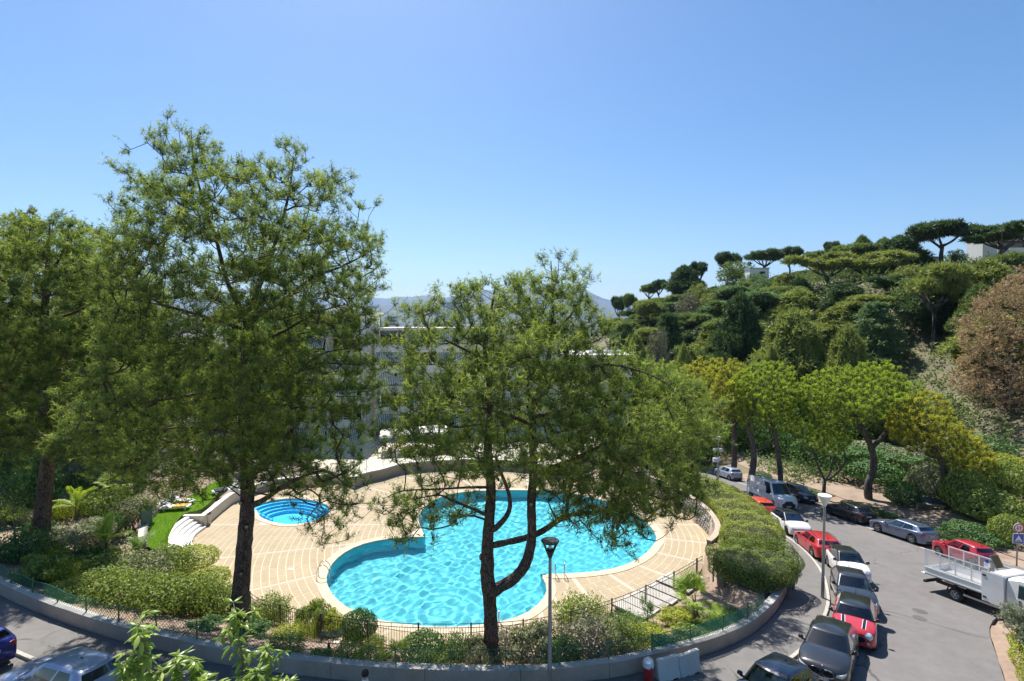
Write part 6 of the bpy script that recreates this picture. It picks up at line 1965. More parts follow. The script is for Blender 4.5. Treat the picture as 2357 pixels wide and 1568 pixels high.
def build_car(pos,head,label,paint,L=4.0,W=1.75,H=1.47,wb=2.5,r=0.31,fo=0.78,hood=(0.70,0.93),cowl=1.05,wtop=1.75,rtop=0.55,rbot=0.12,belt=0.90,beltr=None,tail=0.98,roof=None,deck=None,doors=2,group='cars parked along the curved road',cat='car',ny=0.0,rails=False,stripes=False,plate_f=None,plate_r=None,lamps='wide',rims=(5,False),face='plain',rearside=True,privacy=False,shade=False,name='parked_car',antenna=True,slope=True,sides=None,rearwin=True,front_paint=None,black_nose=False):
 """x forward. cowl / wtop: distance of windscreen foot / head from the nose; rtop / rbot: distance of the rear window's head / foot from the tail"""
 root=empty(name,pos,head,label,cat,group)
 if slope:
  n=Vector((0.04,0.10,1)).normalized()
  h=Vector((cos(head),sin(head),0))
  xx=(h-n*h.dot(n)).normalized()
  root.rotation_euler=Matrix((xx,n.cross(xx),n)).transposed().to_euler()
 pm=PAINT[paint]
 F0,B0=L/2,-L/2
 xf,xr=F0-fo,F0-fo-wb
 beltr=beltr or belt+0.05
 ra=r+0.055
# --- lower body
 X=set(np.round(np.linspace(B0,F0,25),3))
 for c in(xf,xr):
  X|=set(np.round(c+ra*np.cos(np.linspace(0,pi,11)),3))
 for d in(0.0,0.012,0.05,0.12,0.22):
  X|={round(F0-d,3),round(B0+d,3)}
 X|={round(F0-cowl,3),round(B0+rbot,3)}
 X=sorted(X)
 xc=F0-cowl
 def top(x):
  if x>=xc:
   t=(x-xc)/(F0-xc)
   z=hood[1]+(hood[0]-hood[1])*t**1.7
   e=max(0,1-(F0-x)/0.20)
   return z-0.10*e**2
  xb=B0+rbot
  if x>xb:
   t=(xc-x)/(xc-xb)
   return max(belt+(beltr-belt)*t,hood[1]*(1-t*6)if t<0.16 else 0)
  t=(xb-x)/max(1e-3,xb-B0)
  zz=beltr if deck is None else tail
  e=max(0,1-(x-B0)/0.12)
  return(beltr+(tail-beltr)*min(1,t))-0.10*e**2
 def half(x):
  t=(x-(xf-0.1))/(F0-xf+0.1)if x>xf-0.1 else 0
  u=((xr+0.1)-x)/(xr+0.1-B0)if x<xr+0.1 else 0
  k=1-0.055*max(0,t)**2-0.05*max(0,u)**2
  ef=max(0,1-(F0-x)/0.34)
  er=max(0,1-(x-B0)/0.26)
  return W/2*k*(1-0.16*ef**2.4-0.10*er**2.4)
 def bottom(x):
  z=0.20
  ef=max(0,1-(F0-x)/0.25)
  er=max(0,1-(x-B0)/0.25)
  z+=0.05*max(ef,er)**1.5
  for c in(xf,xr):
   dx=abs(x-c)
   if dx<ra:
    z=max(z,r+sqrt(max(0,ra*ra-dx*dx)))
  return z
 vs,fs,mi=[],[],[]
 rows=None
 for x in X:
  w,zb,zt=half(x),bottom(x),top(x)
  hh=zt-zb
  cr=0.055 if x>xc else 0.03
  sec=[(w-0.05,zb+0.0),(w-0.012,zb+0.035),(w,zb+0.30*hh),(w-0.004,zb+0.52*hh),(w-0.022,zb+0.78*hh),(w-0.055,zb+0.93*hh),(w-0.11,zt),(w*0.62,zt+cr*0.72),(w*0.32,zt+cr*0.95),(0.0,zt+cr)]
  full=[(-y,z)for y,z in sec]+[(y,z)for y,z in sec[-2::-1]]
  rows=len(full)
  vs+=[(x,y,z)for y,z in full]
 nx=len(X)
 for i in range(nx-1):
  xm=(X[i]+X[i+1])/2
  for k in range(rows-1):
   fs.append((i*rows+k,(i+1)*rows+k,(i+1)*rows+k+1,i*rows+k+1))
   low=k in(0,rows-2)
   mi.append(1 if low else 0)
 fs.append(tuple((nx-1)*rows+k for k in range(rows)))
 fs.append(tuple(rows-1-k for k in range(rows)))
 mi+=[0,0]
 mb=MB();mb.v,mb.f,mb.m=vs,fs,mi
 me=mb.mesh('body',[pm,M['trim']])
 me.polygons.foreach_set('use_smooth',[True]*len(me.polygons))
 me.set_sharp_from_angle(angle=R(38))
 body=link(bpy.data.objects.new('body',me),root)
 bv=bvh_of(me)
# --- cabin: rings from belt to roof
 zr=H-0.045
 lv=[0.0,0.34,0.68,0.90,1.0]
 fy=[-1,-0.66,-0.33,0,0.33,0.66,1]
 x_wt,x_rt,x_rb=F0-wtop,B0+rtop,B0+rbot+0.02
 wtp=W/2*0.70
 wbt=W/2-0.085
 pil=sides or([0.0,0.075,0.46,0.50,0.80,0.84,1.0]if rearside else[0.0,0.075,0.56,0.61,0.93,0.95,1.0])
 V,ring_n=[],None
 for t in lv:
  tt=t**1.12
  xF=xc-0.03+(x_wt-xc+0.03)*t
  xB=x_rb+(x_rt-x_rb)*t
  wd=wbt+(wtp-wbt)*tt
  z0f,z0r=(top(xc)-0.02),(top(x_rb)-0.02)
  ring=[]
  def zz(x):
   zb_=top(min(max(x,x_rb),xc))-0.03
   droop=0.055*max(0,(x_wt+0.2-x)/(x_wt-x_rt))**2 if x<x_wt else 0
   return zb_+(zr-droop-zb_)*t
  bow_f,bow_r=0.13*(1-0.4*t),0.07
  for y in fy:
   ring.append((xF+bow_f*(1-y*y),y*(wd-0.07),zz(xF)))
  for s in pil:
   x=(xF-0.05)+((xB+0.05)-(xF-0.05))*s
   ring.append((x,wd,zz(x)))
  for y in fy[::-1]:
   ring.append((xB-bow_r*(1-y*y),y*(wd-0.07),zz(xB)))
  for s in pil[::-1]:
   x=(xF-0.05)+((xB+0.05)-(xF-0.05))*s
   ring.append((x,-wd,zz(x)))
  ring_n=len(ring)
  V+=ring
 parts={'windscreen':[],'rear_window':[],'side_window':[[],[]],'cabin':[],'roof':[]}
 nf,npl=len(fy),len(pil)
 def kind_of(k):
  if k<nf-1:return 'f',k
  if k==nf-1:return 'c',0
  if k<nf+npl-1:return 'sl',k-nf
  if k==nf+npl-1:return 'c',0
  if k<2*nf+npl-1:return 'r',k-nf-npl
  if k==2*nf+npl-1:return 'c',0
  if k<2*nf+2*npl-1:return 'sr',k-2*nf-npl
  return 'c',0
 for l in range(len(lv)-1):
  for k in range(ring_n):
   q=(l*ring_n+k,l*ring_n+(k+1)%ring_n,(l+1)*ring_n+(k+1)%ring_n,(l+1)*ring_n+k)
   q=q[::-1]
   kd,j=kind_of(k)
   gl=l<3
   if kd=='f' and gl:
    parts['windscreen'].append(q)
   elif kd=='r' and gl and l>0 and rearwin:
    parts['rear_window'].append(q)
   elif kd in('sl','sr')and gl:
    jj=j if kd=='sl' else npl-2-j
    win=jj in(1,3)or(jj==5 and rearside and sides is None and False)
    if win and(sides is None or jj==1 or jj==3):
     parts['side_window'][0 if kd=='sl' else 1].append(q)
    else:
     parts['cabin'].append(q)
   else:
    parts['cabin' if l<3 else 'roof'].append(q)
 ctr=len(V)
 last=(len(lv)-1)*ring_n
 cx0=(x_wt+x_rt)/2
 rings=[last]
 for f,dz in((0.80,0.028),(0.45,0.043)):
  b=len(V)
  for k in range(ring_n):
   p=V[last+k]
   V.append((cx0+(p[0]-cx0)*f,p[1]*f,p[2]+dz+(zr-p[2])*(1-f)*0.5))
  rings.append(b)
 V.append((cx0,0,H+0.002))
 for a,b in zip(rings,rings[1:]):
  for k in range(ring_n):
   parts['roof'].append((a+k,b+k,b+(k+1)%ring_n,a+(k+1)%ring_n)[::-1][::-1])
 for k in range(ring_n):
  parts['roof'].append((rings[-1]+k,len(V)-1,rings[-1]+(k+1)%ring_n))
 def sub(name_,faces,mat,smooth=True,ang=40,push=0.0):
  if not faces:
   return None
  ids=sorted({i for f in faces for i in f})
  mp={i:n for n,i in enumerate(ids)}
  m_=bpy.data.meshes.new(name_)
  m_.from_pydata([V[i]for i in ids],[],[tuple(mp[i]for i in f)for f in faces])
  m_.materials.append(mat)
  b2=bmesh.new();b2.from_mesh(m_);bmesh.ops.recalc_face_normals(b2,faces=b2.faces[:]);b2.to_mesh(m_);b2.free()
  m_.polygons.foreach_set('use_smooth',[True]*len(m_.polygons))
  return link(bpy.data.objects.new(name_,m_),root)
 rm=PAINT[roof]if roof else pm
 sub('cabin',parts['cabin']+parts['roof'],rm)
 sub('windscreen',parts['windscreen'],M['glass'])
 sub('rear_window',parts['rear_window'],M['privacy']if privacy else M['glass'])
 for s in(0,1):
  sub('side_window',parts['side_window'][s],M['glass'])
# --- inside
 MB().box((xc-0.16,0,belt-0.09),(0.44,W-0.26,0.14)).build('dashboard',M['dash'],root)
 sx=xc-0.98
 for s in(-1,1):
  sb=MB().box((sx,s*0.36,0.50),(0.5,0.48,0.16)).box((sx-0.26,s*0.36,0.82),(0.13,0.46,0.56)).box((sx-0.29,s*0.36,1.17),(0.09,0.26,0.17))
  sb.build('seat',M['seat'],root)
 MB().lathe([(0.175,0),(0.195,0.014),(0.175,0.028)],(0,0,0),16,axis='y',cap=False).build('steering_wheel',M['dash'],root).matrix_local=Matrix.Translation((xc-0.45,0.36,belt+0.02))@Matrix.Rotation(R(-65),4,'Y')@Matrix.Rotation(R(90),4,'X')@Matrix.Rotation(R(0),4,'Y')
 MB().box((max(B0+0.6,xr+0.1),0,0.66),(0.16,W-0.36,0.62)).box((max(B0+0.9,xr+0.38),0,0.48),(0.5,W-0.36,0.14)).box(((xf+xr)/2,0,0.27),(L-0.5,W-0.3,0.10)).build('rear_seat',M['seat'],root)
 MB().box(((xf+xr)/2,0,0.38),(wb+2*ra+0.1,W-0.62,0.30)).box((F0-fo*0.5,0,0.4),(fo*0.6,W-0.6,0.3)).build('underbody',M['trim'],root)
 if shade:
  p0,p1=Vector((xc-0.18,0,belt+0.06)),Vector((x_wt-0.0,0,zr-0.12))
  d=p1-p0
  m_=MB()
  nn=10
  A_,B_=[],[]
  for k in range(nn+1):
   y=-0.56+1.12*k/nn
   wv=0.02*(k%2)
   A_.append((p0.x+0.10*(1-(y/.6)**2)+wv,y,p0.z));B_.append((p1.x+0.06*(1-(y/.6)**2)+wv-0.03,y*0.88,p1.z-0.03))
  m_.strip(A_,B_)
  m_.build('sun_shade',M['shade'],root)
# --- wheels
 wheels(root,wb,W-0.22,r,0.205,(xf+xr)/2,rims[0],rims[1])
# --- doors with handles
 a=xc+0.02
 span=(xc-(B0+rbot))
 ds=[(a-0.10,a-0.10-span*(0.40 if doors==4 else 0.50))]
 if doors==4:
  ds.append((ds[0][1]-0.03,ds[0][1]-0.03-span*0.34))
 for x0,x1 in ds:
  for s in(-1,1):
   pts=[(x0,0.30),(x1,0.30),(x1-(0.0 if x1>xr+ra+0.04 else-0.0),0.62),(x1-0.02,belt-0.05),(x0,belt-0.05)]
   if x1<xr+ra:
    pts=[(x0,0.30),(xr+ra+0.03,0.30),(max(x1,xr+0.22),0.72),(x1-0.02,belt-0.05),(x0,belt-0.05)]
   d_=cast_patch('door',bv,pts,'y',s,pm,root,0.007,3)
   if d_:
    y_=half((x0+x1)/2)
    MB().box((x1+0.18,s*(y_-0.005),belt-0.16),(0.17,0.035,0.03)).build('handle',pm,d_)
# --- mirrors
 for s in(-1,1):
  mm=MB()
  mm.lathe([(0.01,-0.10),(0.07,-0.08),(0.085,0.0),(0.075,0.07),(0.02,0.095)],(xc-0.22,s*(W/2+0.06),belt+0.09),10,0,'y',True)
  mm.box((xc-0.20,s*(W/2-0.05),belt+0.03),(0.07,0.16,0.05))
  mm.build('mirror',[M['gloss']if(roof=='black' or paint in('black','anthracite','red','navy'))else pm],root,True)
# --- lamps and face
 hw_=W/2
 if lamps=='round':
  for s in(-1,1):
   pts=[(s*(hw_-0.29)+0.125*cos(k*pi/6),hood[0]-0.085+0.115*sin(k*pi/6))for k in range(12)]
   cast_patch('lamp_ring',bv,[(s*(hw_-0.29)+0.150*cos(k*pi/6),hood[0]-0.085+0.14*sin(k*pi/6))for k in range(12)],'x',1,M['chrome'],root,0.014)
   cast_patch('headlight',bv,pts,'x',1,M['headlamp'],root,0.028)
 elif lamps=='slim':
  for s in(-1,1):
   cast_patch('headlight',bv,[(s*(hw_-0.42),hood[0]-0.10),(s*(hw_-0.44),hood[0]-0.19),(s*(hw_-0.22),hood[0]-0.17),(s*(hw_-0.11),hood[0]-0.06),(s*(hw_-0.10),hood[0]+0.01),(s*(hw_-0.24),hood[0]-0.05)],'x',1,M['headlamp'],root,0.012)
 else:
  for s in(-1,1):
   cast_patch('headlight',bv,[(s*(hw_-0.44),hood[0]-0.10),(s*(hw_-0.40),hood[0]-0.20),(s*(hw_-0.14),hood[0]-0.17),(s*(hw_-0.09),hood[0]-0.02),(s*(hw_-0.15),hood[0]+0.06),(s*(hw_-0.30),hood[0]-0.02)],'x',1,M['headlamp'],root,0.012)
 if face=='kidney':
  for s in(-1,1):
   cy=s*0.215
   def kid_pts(e):
    return[(cy+(0.185+e)*cos(a)*(1 if abs(cos(a))<.9 else 1),hood[0]-0.165+(0.120+e)*(abs(sin(a))**0.75)*(1 if sin(a)>0 else-1))for a in np.linspace(0,2*pi,17)[:-1]]
   cast_patch('grille_frame',bv,kid_pts(0.022),'x',1,M['chrome'],root,0.02)
   g_=cast_patch('grille',bv,kid_pts(0),'x',1,M['gloss'],root,0.034)
   for k in range(7):
    MB().box((F0+0.022,cy-0.14+0.047*k,hood[0]-0.165),(0.03,0.010,0.17)).build('grille_bar',M['trim'],g_)
  hb=bv.ray_cast(Vector((F0-0.10,0,3)),Vector((0,0,-1)))
  if hb[0]:
   bd=MB().lathe([(0.041,0.0),(0.041,0.008),(0.001,0.010)],(0,0,0),16)
   o=bd.build('badge',M['gloss'],root)
   o.matrix_local=Matrix.Translation(hb[0])@hb[1].to_track_quat('Z','Y').to_matrix().to_4x4()
   for q_ in range(4):
    c0=q_*pi/2
    w_=MB().add([(0,0,0.0115)]+[(0.027*cos(c0+k*pi/8),0.027*sin(c0+k*pi/8),0.0115)for k in range(5)],[(0,1,2,3,4,5)])
    w_.build('badge_quarter',M['plate']if q_%2 else M['plate_blue'],o)
  cast_patch('lower_intake',bv,[(-0.55,0.42),(-0.50,0.27),(0.50,0.27),(0.55,0.42)],'x',1,M['trim'],root,0.012,2)
  for s in(-1,1):
   cast_patch('side_intake',bv,[(s*(hw_-0.27),0.50),(s*(hw_-0.27),0.33),(s*(hw_-0.10),0.36),(s*(hw_-0.07),0.47)],'x',1,M['trim'],root,0.012)
 elif face=='oval':
  pts=[(0.46*cos(a),hood[0]-0.27+0.135*(abs(sin(a))**0.7)*(1 if sin(a)>0 else-1))for a in np.linspace(0,2*pi,21)[:-1]]
  cast_patch('grille_frame',bv,[(p[0]*1.07,(p[1]-hood[0]+0.27)*1.17+hood[0]-0.27)for p in pts],'x',1,M['chrome'],root,0.02)
  cast_patch('grille',bv,pts,'x',1,M['gloss'],root,0.034)
  for s in(-1,1):
   cast_patch('fog_lamp',bv,[(s*(hw_-0.30)+0.06*cos(k*pi/5),0.40+0.06*sin(k*pi/5))for k in range(10)],'x',1,M['headlamp'],root,0.014)
 elif face=='mask':
  cast_patch('grille',bv,[(-0.25,hood[0]-0.19),(-hw_+0.16,0.30),(-0.4,0.24),(0.4,0.24),(hw_-0.16,0.30),(0.25,hood[0]-0.19)],'x',1,M['trim'],root,0.012,2)
  MB().tube([(F0+0.008,-0.3,hood[0]-0.20),(F0+0.02,0,hood[0]-0.215),(F0+0.008,0.3,hood[0]-0.20)],0.012,6).build('grille_strip',M['chrome'],root)
 else:
  cast_patch('grille',bv,[(-0.42,hood[0]-0.13),(-0.38,hood[0]-0.23),(0.38,hood[0]-0.23),(0.42,hood[0]-0.13)],'x',1,M['gloss'],root,0.012,2)
  cast_patch('lower_intake',bv,[(-0.58,0.40),(-0.52,0.27),(0.52,0.27),(0.58,0.40)],'x',1,M['trim'],root,0.012,2)
  hb=bv.ray_cast(Vector((5,0,hood[0]-0.09)),Vector((-1,0,0)))
  if hb[0]:
   o=MB().lathe([(0.055,0),(0.055,0.012),(0.002,0.016)],(0,0,0),12).build('badge',M['chrome'],root)
   o.matrix_local=Matrix.Translation(hb[0])@Matrix.Rotation(R(90),4,'Y')
 if stripes:
  for s in(-1,1):
   for wdt,mt,of in((0.155,'plate',0.004),(0.115,'gloss',0.0075)):
    y0=s*0.42
    pts=[(xc-0.0+0.06,y0-wdt/2),(F0-0.22,y0-wdt/2-s*0.04),(F0-0.22,y0+wdt/2-s*0.04),(xc+0.06,y0+wdt/2)]
    cast_patch('bonnet_stripe',bv,pts,'z',1,M[mt],root,of,6)
 if front_paint:
  pass
 for s in(-1,1):
  tz=beltr-0.17
  cast_patch('tail_light',bv,[(s*(hw_-0.36),tz+0.07),(s*(hw_-0.36),tz-0.05),(s*(hw_-0.11),tz-0.08),(s*(hw_-0.07),tz+0.05),(s*(hw_-0.11),tz+0.12)],'x',-1,M['tail'],root,0.012,2)
 cast_patch('rear_bumper_trim',bv,[(-0.55,0.40),(-0.5,0.27),(0.5,0.27),(0.55,0.40)],'x',-1,M['trim'],root,0.01,2)
 if plate_f:
  plate(root,F0+0.018,0.36 if face!='plain' else 0.44,1,plate_f)
 if plate_r:
  plate(root,B0-0.016,beltr-0.30,-1,plate_r)
# --- wipers, aerial, roof rails
 wp_=MB()
 for y in(-0.42,0.12):
  wp_.tube([(xc+0.07-0.03*abs(y),y,top(xc)+0.03),(xc-0.02,y+0.28,top(xc)+0.075)],0.009,4)
 wp_.build('wipers',M['trim'],root)
 if antenna:
  ax=x_rt+0.12 if antenna is True else antenna
  MB().tube([(ax,0,H-0.03),(ax-0.13,0,H+0.22)],0.006,4).box((ax+0.01,0,H-0.015),(0.07,0.05,0.04)).build('aerial',M['trim'],root)
 if rails:
  for s in(-1,1):
   MB().tube([(x_wt-0.12,s*wtp*0.94,H-0.055),(x_wt-0.30,s*wtp*0.94,H+0.02),(cx0,s*wtp*0.94,H+0.035),(x_rt+0.25,s*wtp*0.94,H+0.005),(x_rt+0.08,s*wtp*0.94,H-0.075)],0.018,6).build('roof_rail',M['chrome'],root)
 t_=0.86
 MB().box((x_wt+0.22,0,zr-0.16),(0.05,0.22,0.07)).build('inner_mirror',M['trim'],root)
 return root
def car_from(rear,front,side,wb,fo,W,L):
 """ground position and heading from the two wheel contacts that show (frame points)"""
 a,b=on_road(*rear),on_road(*front)
 h=atan2(b[1]-a[1],b[0]-a[0])
 m=(a+b)/2
 n=np.array([-sin(h),cos(h)])*(1 if side=='R' else-1)*(W/2-0.1)
 c=m[:2]+n
 off=(L/2-fo-wb/2)
 c=c-np.array([cos(h),sin(h)])*off
 return(c[0],c[1],road_z(c[0],c[1])),h
def car_nose(p,deg,L,back=0.15):
 """from a point near the nose"""
 h=R(deg)
 c=np.array(p[:2])-np.array([cos(h),sin(h)])*(L/2-back)
 return(c[0],c[1],road_z(c[0],c[1])),h
def S(px,py):
 return px*2357/3326,py*2357/3326
pos,h=car_nose((12.0,19.25),-128.5,4.32,0.12)
build_car(pos,h,'black hatchback with double oval grille, facing the viewer, nearest in the kerb row but one','black',4.32,1.80,1.43,2.67,0.33,0.86,(0.74,0.97),1.32,2.12,0.62,0.16,0.94,1.0,lamps='slim',face='kidney',doors=4,rims=(5,True),plate_f='GM-914-CR',plate_r='GM-914-CR')
pos,h=car_nose((8.0,16.75),-143,3.9,0.25)
build_car(pos,h,'dark blue car cut by the bottom border with a sunshade behind its windscreen','navy',3.90,1.72,1.46,2.45,0.30,0.80,(0.74,0.96),1.10,1.78,0.6,0.14,0.92,shade=True,doors=2,antenna=-0.9,plate_f=None)
pos,h=car_nose((15.25,22.30),-125.5,3.83,0.25)
build_car(pos,h,'red small car with black roof and two black bonnet stripes','red',3.83,1.73,1.42,2.50,0.31,0.72,(0.80,0.98),1.10,1.62,0.42,0.10,0.94,roof='black',lamps='round',face='oval',stripes=True,doors=2,plate_f=None)
m_=(on_road(*S(2714,1894),up=0.98)+on_road(*S(2840.6,1920),up=0.98))/2
h=R(-116)
c=m_[:2]-np.array([cos(h),sin(h)])*0.55
build_car((c[0],c[1],road_z(c[0],c[1])),h,'dark grey saloon squeezed between the white car and the red striped car','anthracite',4.35,1.80,1.46,2.68,0.32,0.85,(0.74,0.97),1.28,2.02,0.75,0.22,0.93,doors=4)
m_=(on_road(*S(2708,1818),up=0.98)+on_road(*S(2817,1830),up=0.98))/2
h=R(-107)
c=m_[:2]-np.array([cos(h),sin(h)])*0.42
build_car((c[0],c[1],road_z(c[0],c[1])),h,'small white rounded car with a dark glass roof, facing the viewer','white',3.57,1.63,1.49,2.30,0.29,0.70,(0.80,1.00),0.92,1.55,0.40,0.10,0.95,roof='black',lamps='round',doors=2,rims=(5,False))
pos,h=car_from(S(2637.8,1808.7),S(2593,1771.7),'L',2.6,0.85,1.79,4.32)
build_car(pos,h,'red estate car with silver roof rails, rear towards the viewer, by the lamp post','red',4.32,1.79,1.44,2.60,0.325,0.85,(0.73,0.95),1.25,2.0,0.48,0.10,0.94,0.99,doors=4,rails=True,rims=(5,False),plate_r='DV-381-KS')
pos,h=car_from(S(2511,1706),S(2558.5,1739),'R',2.51,0.80,1.70,3.95)
build_car(pos,h,'white hatchback with black roof and silver sunshade behind the windscreen','white',3.95,1.70,1.50,2.51,0.305,0.80,(0.78,1.00),1.02,1.80,0.5,0.12,0.95,roof='black',face='mask',doors=4,shade=True,rims=(5,True),plate_f=None,privacy=True)
m_=(on_road(*S(2481,1661),up=0.9)+on_road(*S(2527,1655),up=0.9))/2
h=R(88)
c=np.array([21.75,42.9])+np.array([cos(h),sin(h)])*1.8
build_car((c[0],c[1],road_z(c[0],c[1])),h,'orange hatchback with dark rear window, rear towards the viewer','orange',3.84,1.73,1.50,2.45,0.31,0.78,(0.80,1.0),1.05,1.75,0.42,0.10,0.97,1.03,doors=4,privacy=True,rims=(5,True),plate_r=None)
c=np.array([21.1,49.6])
build_car((c[0],c[1],road_z(*c)),R(95),'silver grey car half hidden by the hedge, behind the orange hatchback','silver',4.3,1.77,1.43,2.6,0.31,0.85,(0.74,0.95),1.3,2.05,1.15,0.62,0.92,0.96,tail=0.97,deck=True,doors=4)
c=np.array([25.35,46.2]);h=R(-84)
cc_=c-np.array([cos(h),sin(h)])*2.7
van=build_car((cc_[0],cc_[1],road_z(*cc_)),h,'white delivery van with a dark front bumper in the middle of the road','white',5.41,2.05,2.30,3.45,0.34,0.95,(1.02,1.24),0.85,1.62,0.10,0.03,1.15,1.2,doors=2,group=None,cat='van',name='delivery_van',face='mask',sides=[0,0.05,0.26,0.29,0.292,0.30,1.0],rearwin=False,antenna=False,plate_f='EK-207-LB')
bvv=bvh_of(bpy.data.meshes[[o.data.name for o in van.children if o.name.startswith('body')][0]])
cast_patch('front_bumper',bvv,[(-0.95,0.62),(-0.9,0.28),(0.9,0.28),(0.95,0.62)],'x',1,M['trim'],van,0.02,3)
for s_ in(-1,1):
 for x0,x1 in((0.75,-0.6),(-0.75,-2.0)):
  cast_patch('side_panel',bvv,[(x0,0.66),(x1,0.66),(x1,1.10),(x0,1.10)],'y',s_,PAINT['white'],van,0.012,3)
  MB().box(((x0+x1)/2,s_*0.955,1.52),(abs(x0-x1)-0.1,0.02,0.5)).build('side_panel',PAINT['white'],van)
 MB().box((-0.2,s_*1.022,0.58),(3.2,0.02,0.10)).build('rub_strip',M['trim'],van)
pos,h=car_from(S(2776.8,1701),S(2692.7,1672),'L',2.54,0.80,1.75,4.03)
build_car(pos,h,'black hatchback parked on the park side before the forked umbrella pine','black',4.05,1.75,1.47,2.60,0.31,0.80,(0.76,0.97),1.15,1.95,0.50,0.12,0.92,1.0,doors=4,rims=(6,True),plate_r='BN-742-TC')
pos,h=car_from(S(2965.6,1768),S(2850.8,1729),'L',2.67,0.86,1.80,4.36)
build_car(pos,h,'blue-grey hatchback with big bright wheels on the park side','steel_blue',4.45,1.80,1.46,2.76,0.35,0.86,(0.76,0.98),1.35,2.15,0.55,0.14,0.95,1.04,doors=4,rims=(5,False),plate_r='GX-518-RD',privacy=True)
pos,h=car_from(S(3162,1848),S(3051,1803.6),'L',2.34,0.70,1.62,3.45)
build_car(pos,h,'small crimson hatchback on the park side behind the truck','crimson',3.50,1.64,1.48,2.42,0.29,0.68,(0.78,0.98),0.95,1.65,0.34,0.08,0.93,1.02,doors=2,rims=(5,False),plate_r='CQ-163-ZV')
c=np.array([29.0,49.0]);h=R(-83)
c2_=c-np.array([cos(h),sin(h)])*1.8
build_car((c2_[0],c2_[1],road_z(*c2_)),h,'navy hatchback facing the viewer beside the white van','navy',4.03,1.69,1.49,2.51,0.30,0.80,(0.74,0.98),1.05,1.85,0.5,0.12,0.93,doors=4,plate_f='AB-935-WF')
pos,h=car_from(S(2372,1562),S(2326.8,1546.7),'L',2.35,0.65,1.63,3.45)
build_car(pos,h,'pale blue small car at the far end of the road behind the van','silver_blue',3.45,1.63,1.44,2.36,0.28,0.65,(0.80,1.0),0.85,1.6,0.35,0.08,0.93,doors=2,roof=None)
c=np.array([32.2,28.3])
build_car((c[0],c[1],road_z(*c)),R(96),'dark car mostly hidden behind the truck cab at the right border','dark_green',4.2,1.76,1.46,2.6,0.31,0.82,(0.75,0.97),1.2,1.95,0.5,0.12,0.93,doors=4)
g1=(on_road(*S(0+470*.2635,1800+1370*.2635),up=1.48)+on_road(*S(740*.2635,1800+1150*.2635),up=1.48))/2
g2=(on_road(*S(970*.2635,1800+1470*.2635),up=1.45)+on_road(*S(1200*.2635,1800+1280*.2635),up=1.45))/2
h=atan2(g1[1]-g2[1],g1[0]-g2[0])
c=(g1+g2)[:2]/2+np.array([cos(h),sin(h)])*0.42
build_car((c[0],c[1],road_z(*c)),h,'pale silver-blue hatchback at the bottom left seen from above its roof','silver_blue',3.75,1.69,1.53,2.46,0.29,0.72,(0.82,1.02),0.95,1.75,0.42,0.10,0.97,doors=4,antenna=-0.75)
pe=on_road(*S(205*.2635,1800+1170*.2635),up=0.55)
h=R(164)
c=np.array(pe[:2])+np.array([cos(h),sin(h)])*2.0+np.array([-sin(h),cos(h)])*0.80
build_car((c[0],c[1],road_z(*c)),h,'dark blue hatchback cut by the left border, its red tail light showing','blue',4.0,1.74,1.43,2.55,0.31,0.80,(0.74,0.95),1.2,1.95,0.45,0.12,0.95,1.02,doors=4,plate_r='FT-602-QA')
